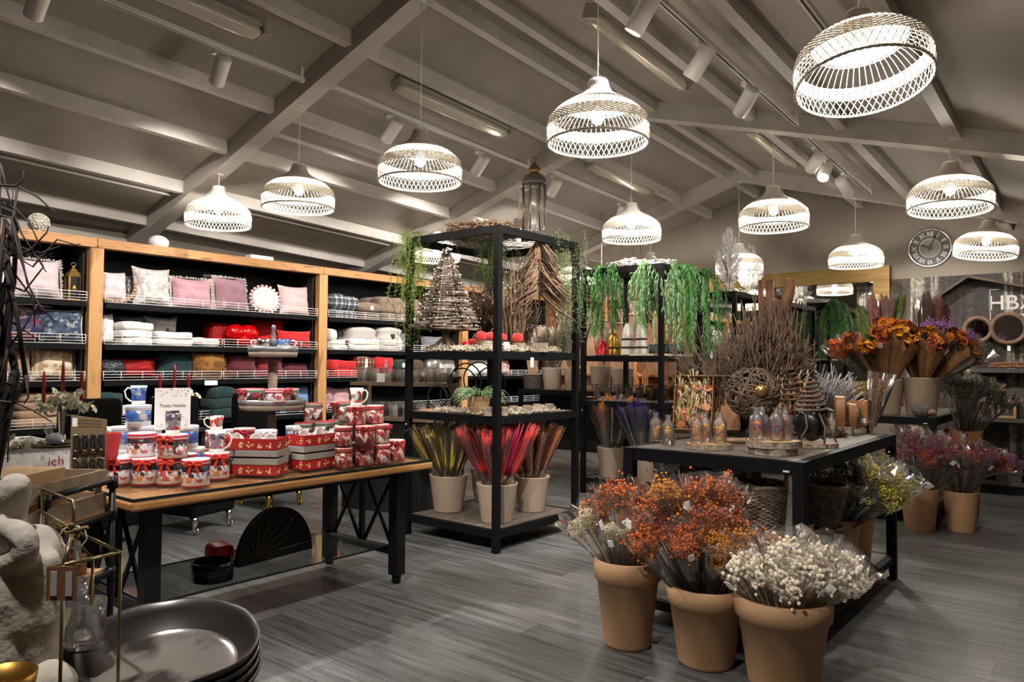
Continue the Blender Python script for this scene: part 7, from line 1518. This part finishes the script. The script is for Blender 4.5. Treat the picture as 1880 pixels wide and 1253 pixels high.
# stack of metal trays
tc_ = at(308, 1200, d=1.45); rT = 166*1.45/FPX
M_tray = mat('pewter_tray', 'aaa29c', .22, .55, '56514e', 8, lo=.5, hi=.62); M_trayd = mat('dark_tray_rim', '5c5857', .32, .85)
def tray(z, rz, label, s=1):
    t = thing('metal_tray', label, 'tray', (tc_.x, tc_.y, z), rz, 'stack of dark metal trays'); n = 56; t.rotation_euler = (Matrix.Rotation(.17,3,ax) @ Matrix.Rotation(rz,3,'Z')).to_euler()
    rf = lambda a: rT*s*(1+.03*cos(2*a+.4)+.02*cos(3*a+1))
    def ringv(k, zz, wob=0): return [(k*rf(2*pi*i/n)*cos(2*pi*i/n), k*rf(2*pi*i/n)*sin(2*pi*i/n)*.93, zz+wob*.0015*sin(i*.9)) for i in range(n)]
    mb = MB(); rs = [ringv(.0001,.004), ringv(.35,.004), ringv(.55,.005), ringv(.66,.007), ringv(.72,.010), ringv(.75,.014)]
    mb.add([v for r_ in rs for v in r_], [(j*n+i, j*n+(i+1) % n, (j+1)*n+(i+1) % n, (j+1)*n+i) for j in range(5) for i in range(n)]); mb.build('tray_face', M_tray, t)
    mb = MB(); rs = [ringv(.75,.014), ringv(.84,.028), ringv(.92,.046), ringv(.975,.062,1), ringv(1.0,.063,1), ringv(1.0,.056,1), ringv(.92,.030), ringv(.76,.0), ringv(.0001,.0)]
    mb.add([v for r_ in rs for v in r_], [(j*n+i, j*n+(i+1) % n, (j+1)*n+(i+1) % n, (j+1)*n+i) for j in range(8) for i in range(n)]); mb.build('rim', M_trayd, t)
    return t
zt_ = tc_.z-.03
for k, lab in enumerate(('top metal tray of the stack, showing its blotched pewter face', 'second metal tray of the stack', 'third metal tray of the stack', 'fourth metal tray of the stack')): tray(zt_-.017*k, .5+.04*k, lab, 1+.004*k)
MB_ = MB().lathe([(.10,0),(.11,.01),(.11,zt_-.085-FZ-.002),(0,zt_-.085-FZ-.002)], 24); tag(MB_.build('black_riser', M_blackmatte, None, (tc_.x-.03, tc_.y-.02, FZ)), 'round black riser under the stack of metal trays', 'riser')
# wire lantern
M_bw = mat('brass_wire', '8f8058', .3, .9)
E1, E2, E4 = at(116, 1038, d=1.25), at(222, 1015, d=1.38), at(66, 1047, d=1.33); E3 = E2+E4-E1; P2, P1 = at(135, 974, d=1.31), at(78, 941, d=1.40)
t = thing('wire_lantern', 'brass wire house lantern with a twine wrapped handle', 'lantern', (E1.x, E1.y, FZ)); o0 = Vector((E1.x, E1.y, FZ)); rw = .0032
mb = MB()
for a, b in ((E1,E2),(E2,E3),(E3,E4),(E4,E1),(P1,P2),(P2,E1),(P2,E2),(P1,E3),(P1,E4)): mb.tube([a-o0, b-o0], rw, 6)
mb.build('roof_frame', M_bw, t)
for e in (E1,E2,E3,E4): MB().tube([e-o0, Vector((e.x,e.y,FZ+.004))-o0], rw, 6).build('corner_bar', M_bw, t)
mb = MB(); bs = [Vector((e.x,e.y,FZ+.005))-o0 for e in (E1,E2,E3,E4)]; mb.tube(bs, rw, 6, closed=True); mb.build('base_frame', M_bw, t)
H1, H2 = at(78, 899, d=1.40), at(135, 921, d=1.31); MB().tube([P1-o0, H1-o0, H2-o0, P2-o0], rw, 6).build('handle', M_bw, t)
tw = P2-o0; mb = MB(); [mb.tube([tw+Vector((.008*cos(a*.8), .008*sin(a*.8), -.012+.0016*a)) for a in range(16)], .003, 5), mb.tube([tw, tw+Vector((.02,.0,.004)), tw+Vector((.035,.01,.008))], .004, 5), mb.tube([tw, tw+Vector((-.004,-.008,-.03)), tw+Vector((-.002,-.004,-.07))], .003, 5)]; mb.build('twine', mat('jute', '9c7f5a', .9, bump=.8, bscale=200), t)
MB().tube([tw+Vector((.0+.022*cos(k*.6)*.8, .016*cos(k*.6), -.012+.02*sin(k*.6))) for k in range(11)], .0012, 4, closed=True).build('tag_string', M_white, t)
MB().bar(tw+Vector((.006,.004,-.02)), tw+Vector((.009,.006,-.06)), .011, .001, (1,0,0)).build('white_tag', M_tagp, t)
kt = at(113, 1072, d=1.22)-o0; MB().box((0,0,0), (.05,.002,.056), 0, Matrix.Translation(kt) @ Matrix.Rotation(YAW,4,'Z')).build('kraft_label', mat('kraft_label', '8a5a3c', .8), t)
for dx in (-.012, .013): MB().box((dx,-.0016,0), (.011,.001,.04), 0, Matrix.Translation(kt) @ Matrix.Rotation(YAW,4,'Z')).build('printed_strip', mat('label_strip', 'c4c0ba', .7), t)
# glass cups
for i, (px, py, d, r, h, lab) in enumerate(((152, 1145, 1.42, .041, .085, 'front clear glass tealight cup beside the metal trays'), (118, 1105, 1.52, .045, .08, 'second clear glass cup behind the wire lantern'))):
    p = at(px, py, d=d); z0 = p.z-h*.5
    tag(MB().lathe([(0,0),(r*.75,0),(r*.95,h*.25),(r,h),(r*.95,h),(r*.89,h*.28),(r*.7,.008),(0,.008)], 28).build('glass_cup', M_glass, None, (p.x,p.y,z0)), lab, 'glass')
    tag(MB().lathe([(0,0),(r*.9,0),(r*.9,z0-FZ-.004),(0,z0-FZ-.004)], 20).build('wood_block', M_ft, None, (p.x,p.y,FZ+.001)), 'dark wooden block under the %s glass cup' % ('front','second')[i], 'block')
# sculpture
sp_ = at(28, 1200, d=1.30); t = thing('stone_sculpture', 'weathered pale stone sculpture with a hollow knot and upright thumb', 'sculpture', (sp_.x, sp_.y, FZ)); so = Vector((sp_.x, sp_.y, FZ))
M_stone = mat('weathered_stone', 'cac3b6', .85, 0, '9c9488', 9, bump=.6, bscale=35, lo=.3, hi=.7)
def SP(px, py, d): return at(px, py, d=d)-so
mb = MB(); lump = lambda q: 1+.08*sin(q.x*5+q.z*4)*cos(q.y*4)+.05*sin(q.z*11+q.x*3)
b0 = SP(20, 1150, 1.32); mb.ell((b0.x,b0.y,.2), (.085,.085,.2), 22, 18, lump)
mb.ell(SP(8,1060,1.34), (.085,.08,.09), 18, 12, lump); mb.ell(SP(58,1140,1.30), (.045,.05,.11), 14, 10, lump); mb.ell(SP(62,1060,1.31), (.045,.045,.06), 14, 10, lump)
c0 = SP(30, 995, 1.31); mb.tube([c0+ax*.046*cos(k*pi/8)+Vector((0,0,.030*sin(k*pi/8)))-fwd*(.03+.012*cos(k*pi/8)) for k in range(16)], [.021+.003*sin(k) for k in range(16)], 10, closed=True)
mb.ell(c0+Vector((0,0,-.035))+fwd*.05, (.06,.05,.055), 16, 12)
mb.tube([SP(8,985,1.33), SP(14,940,1.33), SP(24,905,1.32), SP(30,884,1.315), SP(31,876,1.31)], [.035,.032,.03,.024,.012], 12)
o = mb.build('stone_body', M_stone, t); m = o.modifiers.new('remesh', 'REMESH'); m.mode = 'VOXEL'; m.voxel_size = .006; m.use_smooth_shade = True; m = o.modifiers.new('smooth', 'SMOOTH'); m.iterations = 6
p = at(88, 1243, d=1.28); tag(MB().ell((0,0,0), (.047,.045,.05), 22, 16, lambda q: 1+.04*sin(q.x*4+1)*cos(q.z*3)).build('pale_stone', mat('pale_stone', 'c9c3b4', .85, 0, 'a8a294', 12, bump=.3), None, (p.x, p.y, p.z-.022)), 'rounded pale stone in front of the sculpture', 'stone')
tag(MB().lathe([(.03,0),(.034,.0),(.034,p.z-.068-FZ),(0,p.z-.068-FZ)], 16).build('block', M_ft, None, (p.x,p.y,FZ)), 'dark block under the rounded pale stone', 'block')
p = at(2, 1256, d=1.16); tag(MB().lathe([(0,0),(.03,0),(.045,.03),(.05,.06),(.048,.06),(.042,.03),(.028,.006),(0,.006)], 26).build('brass_bowl', mat('old_brass', '8f6a2c', .35, .8), None, (p.x, p.y, p.z-.045)), 'old brass bowl in the bottom left corner', 'bowl')
tag(MB().lathe([(.025,0),(.028,0),(.028,p.z-.047-FZ),(0,p.z-.047-FZ)], 16).build('block', M_ft, None, (p.x,p.y,FZ)), 'dark block under the brass bowl', 'block')
# vase of dark branches
vb = at(-34, 900, d=1.62); vb.z = FZ; t = thing('branch_arrangement', 'dark bare branches in a black vase at the left edge', 'branches', vb)
MB().lathe([(0,0),(.05,0),(.07,.08),(.06,.2),(.035,.26),(.04,.28),(.035,.28),(.03,.26),(.0,.05)], 22).build('vase', M_blackmatte, t)
M_br = mat('dark_branch', '2a2220', .8, 0, '1b1614', 30); M_brl = mat('grey_twig', '544a48', .8, 0, '3a3230', 30)
mb, mt = MB(), MB(); rr = random.Random(17); neck = Vector((0,0,.27))
def bw(px, py, d): return at(px, py, d=d)-vb
for pts, r0, r1 in [([(12,770),(30,690),(10,600),(22,520),(5,430)],.011,.004), ([(8,760),(48,700),(40,640),(28,560),(10,500),(-6,460)],.007,.003), ([(-5,780),(5,650),(20,560),(12,470),(30,420),(22,400)],.013,.004), ([(0,760),(18,720),(28,670),(15,610),(-4,560)],.010,.004), ([(2,740),(-2,640),(25,520),(28,470),(8,400)],.008,.004)]:
    q = [neck]+[bw(x,y,1.58+rr.uniform(-.06,.06)) for x, y in pts]; mb.tube(q, [r0+(r1-r0)*i/(len(q)-1) for i in range(len(q))], 7)
for pts in [[(5,430),(28,470),(60,490),(105,440),(140,450),(148,448)], [(10,420),(40,455),(75,465),(110,452)], [(0,300),(12,345),(22,380),(24,348)], [(0,340),(30,342),(42,330),(44,312)], [(32,342),(70,362),(95,385),(110,398)], [(0,370),(30,385),(55,410),(75,455)], [(0,380),(25,390),(40,430),(66,470),(85,500)], [(0,395),(20,400),(34,440),(50,520),(72,560),(100,590)], [(5,520),(45,535),(80,490),(70,470)], [(10,560),(60,560),(95,565)], [(20,590),(50,610),(75,628)], [(8,400),(24,420),(36,470),(60,545),(64,600)], [(0,737),(30,740),(62,755),(95,775)], [(48,690),(52,730),(44,742)], [(18,720),(16,790),(14,850)], [(0,450),(20,470),(55,460),(85,428),(90,415)], [(0,470),(40,520),(75,570)], [(15,640),(45,600),(68,560)]]:
    dd = 1.52+rr.uniform(-.05,.08); q = [bw(x,y,dd) for x, y in pts]; mt.tube(q, [.0028-.0016*i/(len(q)-1) for i in range(len(q))], 5)
    q0_ = q[0]; mt.tube([neck.lerp(q0_,.5)+Vector((0,0,.1)), q0_], [.004,.0028], 5)
mb.build('branches', M_br, t); mt.build('twigs', M_brl, t)
# ================================================================ PIPE CONSOLE WITH CRATE
Rp, Lp = at(207, 882, z=.925), at(83, 916, z=.925); dv = (Lp-Rp); LN = dv.length; dv.normalize(); nv = Vector((-dv.y, dv.x, 0))
if nv.dot(Vector((EYE.x-Rp.x, EYE.y-Rp.y, 0))) > 0: nv = -nv           # away from the viewer
rzc = atan2(dv.y, dv.x); M_pipe = mat('black_pipe', '121315', .4, .5)
t = thing('pipe_console', 'black pipe console stand beside the gift table', 'stand', (Rp.x, Rp.y, 0)); o0 = Vector((Rp.x, Rp.y, 0)); DP = .30
P = lambda u, v, z: dv*u+nv*v+Vector((0,0,z))
for v in (0, DP):
    for u in (0, LN): MB().tube([P(u,v,.005), P(u,v,.925)], .013, 10).build('pipe_post', M_pipe, t)
    for z in (.925, .795, .56): MB().tube([P(0,v,z), P(LN,v,z)], .012, 10).build('pipe_rail', M_pipe, t)
    for u in (0, LN):
        for z in (.915, .795, .56): MB().lathe([(.0,-.022),(.02,-.022),(.02,.022),(0,.022)], 12, c=P(u,v,z)).build('pipe_joint', M_pipe, t)
for u in (0, LN):
    for z in (.795, .56): MB().tube([P(u,0,z), P(u,DP,z)], .012, 10).build('pipe_rail', M_pipe, t)
for z in (.81, .575):
    c = P(LN/2, DP/2, z); MB().box((0,0,0), (LN-.05,DP-.03,.014), 0, Matrix.Translation(c) @ Matrix.Rotation(rzc,4,'Z')).build('shelf_board', M_cut, t)
t = thing('terracotta_candle_pot', 'terracotta candle pot with wire handle on the pipe console', 'pot', o0+P(.11,.07,.583)); MB().lathe([(0,0),(.032,0),(.036,.01),(.034,.062),(.038,.07),(.034,.07),(.03,.01),(0,.01)], 24).build('pot_body', mat('rough_terracotta', '96603e', .8, 0, '7a4a2e', 30, bump=.4), t); MB().tube([(.035*cos(a), .035*sin(a), .06-.04*sin(a*1.0)) for a in [pi*k/10 for k in range(11)]], .0015, 4).build('wire_handle', M_wireblk, t)
for i, u in enumerate((.2, .3, .36)):
    t = tag(MB().lathe([(0,0),(.03,0),(.034,.05),(.03,.055),(0,.05)], 18).build('wooden_pot', M_bark, None, o0+P(u,.1+.04*i,.583)), 'small dark wooden pot on the lower console shelf, %s from the right' % ('first','second','third')[i], 'pot', 'small wooden pots')
# crate
M_crate = mat('crate_wood', '8a755e', .75, 0, '7d6852', 5, kind='wave', stretch=(.6,3,3)); M_card = mat('cardboard', 'b08d62', .8, 0, 'a5835a', 3)
CW, CD, CH, cz = .52, .30, .155, .818
t = thing('wooden_crate', 'slatted wooden crate on the pipe console', 'crate', o0+P(.012,.0,cz), rzc); nY = 1 if (Matrix.Rotation(rzc,3,'Z') @ Vector((0,1,0))).dot(nv) > 0 else -1
def cb(a, b, m, nm='slat', par=None): return MB().bx((a[0],nY*a[1],a[2]),(b[0],nY*b[1],b[2])).build(nm, m, par or t)
for v in (.018, CD-.006):
    for z in (0, .09): cb((0,v,z),(CW,v+.010,z+.062), M_crate)
for u in (0, CW-.012):
    for z in (0, .09): cb((u,.029,z),(u+.012,CD-.007,z+.062), M_crate)
for u in (.013, CW-.033):
    for v in (.029, CD-.027): cb((u,v,0),(u+.02,v+.02,.15), M_crate, 'corner_post')
cb((.013,.03,-.001),(CW-.013,CD-.008,.008), M_crate, 'base')
cb_ = thing('cardboard_box', 'tan cardboard box sitting in the wooden crate', 'box', o0+P(.012,.0,cz), rzc)
cb((.21,.05,.01),(CW-.035,CD-.05,.19), M_card, 'carton', cb_)
# board with metal cutters
t2 = thing('cutter_board', 'wooden board with metal cookie cutters standing in the crate', 'board', (0,0,0)); ba, bb, bc = at(128, 870, d=2.95), at(194, 872, d=3.02), at(128, 763, d=2.95)
ux = (bb-ba); wB = ux.length; ux.normalize(); hB = (bc-ba).length; uz = Vector((0,0,1)); un = ux.cross(uz); Mb = Matrix(((ux.x,un.x,0,ba.x),(ux.y,un.y,0,ba.y),(0,0,1,ba.z),(0,0,0,1)))
drop = -.015
MB().add([(0,-.006,0),(wB,-.006,0),(wB,-.006,hB+drop*1.5),(0,-.006,hB),(0,.006,0),(wB,.006,0),(wB,.006,hB+drop*1.5),(0,.006,hB)], [(0,1,2,3),(7,6,5,4),(1,5,6,2),(3,2,6,7),(0,3,7,4),(0,4,5,1)], False, Mb).build('board', mat('board_wood', '7d674a', .75, 0, '6a563c', 4), t2)
M_tin = mat('cutter_tin', '7d7a78', .25, .9); rr = random.Random(4)
for j, zf in enumerate((.52, .14)):
    for i in range(4):
        cx_ = wB*(.16+.225*i); cz_ = hB*zf; mb = MB(); k = 5+i+j; hh = hB*(.17 if j == 0 else .12)
        mb.tube([(cx_+wB*.085*(1+.35*cos(3*a+i))*cos(a), .018, cz_+hh*(1+.2*cos(2*a+j))*sin(a)) for a in [2*pi*q/26 for q in range(26)]], .005, 5, closed=True)
        mb.ell((cx_, .014, cz_), (wB*.06, .006, hh*.7), 10, 6); o = MB().add(mb.v, mb.f, True, Mb).build('metal_cutter', M_tin, t2)
mb = MB()
for i in range(3): mb.add([(wB*.12,.0065,hB*(.80+.05*i)),(wB*.85,.0065,hB*(.79+.05*i)-.004),(wB*.85,.0065,hB*(.81+.05*i)-.004),(wB*.12,.0065,hB*(.82+.05*i))], [(0,1,2,3)], False, Mb)
mb.build('printed_lines', mat('burnt_lines', '5a4834', .8), t2); MB().add([(.004,.0068,hB-.045),(.022,.0068,hB-.047),(.022,.0068,hB-.012),(.004,.0068,hB-.010)], [(0,1,2,3)], False, Mb).build('white_sticker', M_tagp, t2)
# ================================================================ LIGHT
def S(*a, **k): return spot(*a, **k)
SW = 130*SPOT_K
S(405, 95, -5.06, (-7.5, 3.3, 1.6), SW*.85, 'white spotlight shining at the upper left, over the pink cushions', size=75)
S(70, 10, -5.06, (-7.5, 1.6, 1.6), SW*.9, 'white spotlight at the top left corner of the view', size=75)
S(720, 215, -5.0, (-7.5, 4.6, 1.6), SW*1.0, 'white spotlight left of the third hanging lamp', size=75)
S(882, 265, -5.0, (-7.5, 6.2, 1.6), SW*1.0, 'white spotlight left of the tall lantern', size=75)
S(1018, 335, -4.9, (-7.5, 8.2, 1.6), SW*1.2, 'white spotlight right of the tall lantern', size=75)
S(1140, 368, -4.9, (-6.2, 9.0, 1.2), SW*1.2, 'white spotlight half hidden behind the lamp over the garland rack', size=70)
S(1180, 10, -2.07, (-3.6, 3.4, .9), SW*1.3, 'brightest white spotlight at the top, pointing at the viewer side', size=60)
S(1285, 85, -2.07, (-3.9, 4.6, 1.3), SW*1.3, 'white spotlight shining right of the brightest one', size=60)
S(1370, 165, -2.07, (-3.9, 6.6, 1.8), SW*1.2, 'white spotlight in front of the middle rafter', size=60)
S(1515, 290, -2.1, (-2.1, 5.2, .9), SW*.9, 'white spotlight beyond the middle rafter, above the small far lamp', size=60)
S(1550, 320, -2.1, (-1.5, 10., 1.6), SW*.7, 'lowest white spotlight on the right slope, near the end wall', size=60)
fill_spot_at(-5.06, 1.3, (-3.9, 2.2, .8), SW*1.6, 'added white fill spotlight above the gift table, left edge', size=60)  # unseen head, added to brighten the gift tins
fill_spot_at(-2.07, .7, (-3.7, 2.4, .9), SW*1.5, 'added white fill spotlight on the right track nearest to the viewer, aimed at the gift table', size=55)  # fill from outside the view, added for the fronts of the tins
fill_spot_at(-1.24, -.3, (-1.5, 3.45, .5), SW*1.35, 'added white fill spotlight on the rear track aimed at the terracotta pots', size=42)  # added behind the camera to lift the front pots and baskets
fill_spot_at(-1.24, .1, (-1.65, .62, .85), SW*.8, 'added white fill spotlight above the foreground table', size=60)  # unseen extra head that brightens the trays and sculpture
fill_spot_at(-1.24, 2.2, (-1.6, 4.3, 1.0), SW*.8, 'added white fill spotlight on the rear track aimed at the low table', size=60)  # extra head above the view, added as fill for the low table
fill_spot_at(-5.06, .2, (-3.2, 1.2, .9), SW*.9, 'added white fill spotlight on the left track above the wooden crate', size=55)  # added out of view to light the crate and console
fill_spot_at(-2.1, 7.0, (-3.7, 9.0, 2.5), SW*.5, 'added white fill spotlight behind the middle rafter, aimed at the silver trees', size=45)  # extra head added only to brighten the silver trees
fill_spot_at(-1.24, .6, (-4.0, 4.65, .55), SW*2.0, 'added white fill spotlight on the rear track aimed low into the near rack', size=24)  # unseen narrow fill, added for the dark grass pots
SC.view_settings.view_transform = 'Standard'; SC.view_settings.look = 'None'; SC.view_settings.gamma = 1; SC.view_settings.use_curve_mapping = False
SC.view_settings.exposure = 0.95
w = bpy.data.worlds.new('world'); SC.world = w; w.use_nodes = True
w.node_tree.nodes['Background'].inputs[0].default_value = (.5,.45,.4,1); w.node_tree.nodes['Background'].inputs[1].default_value = .02
SC.cycles.transparent_max_bounces = 24; SC.cycles.max_bounces = 8; SC.cycles.use_denoising = True
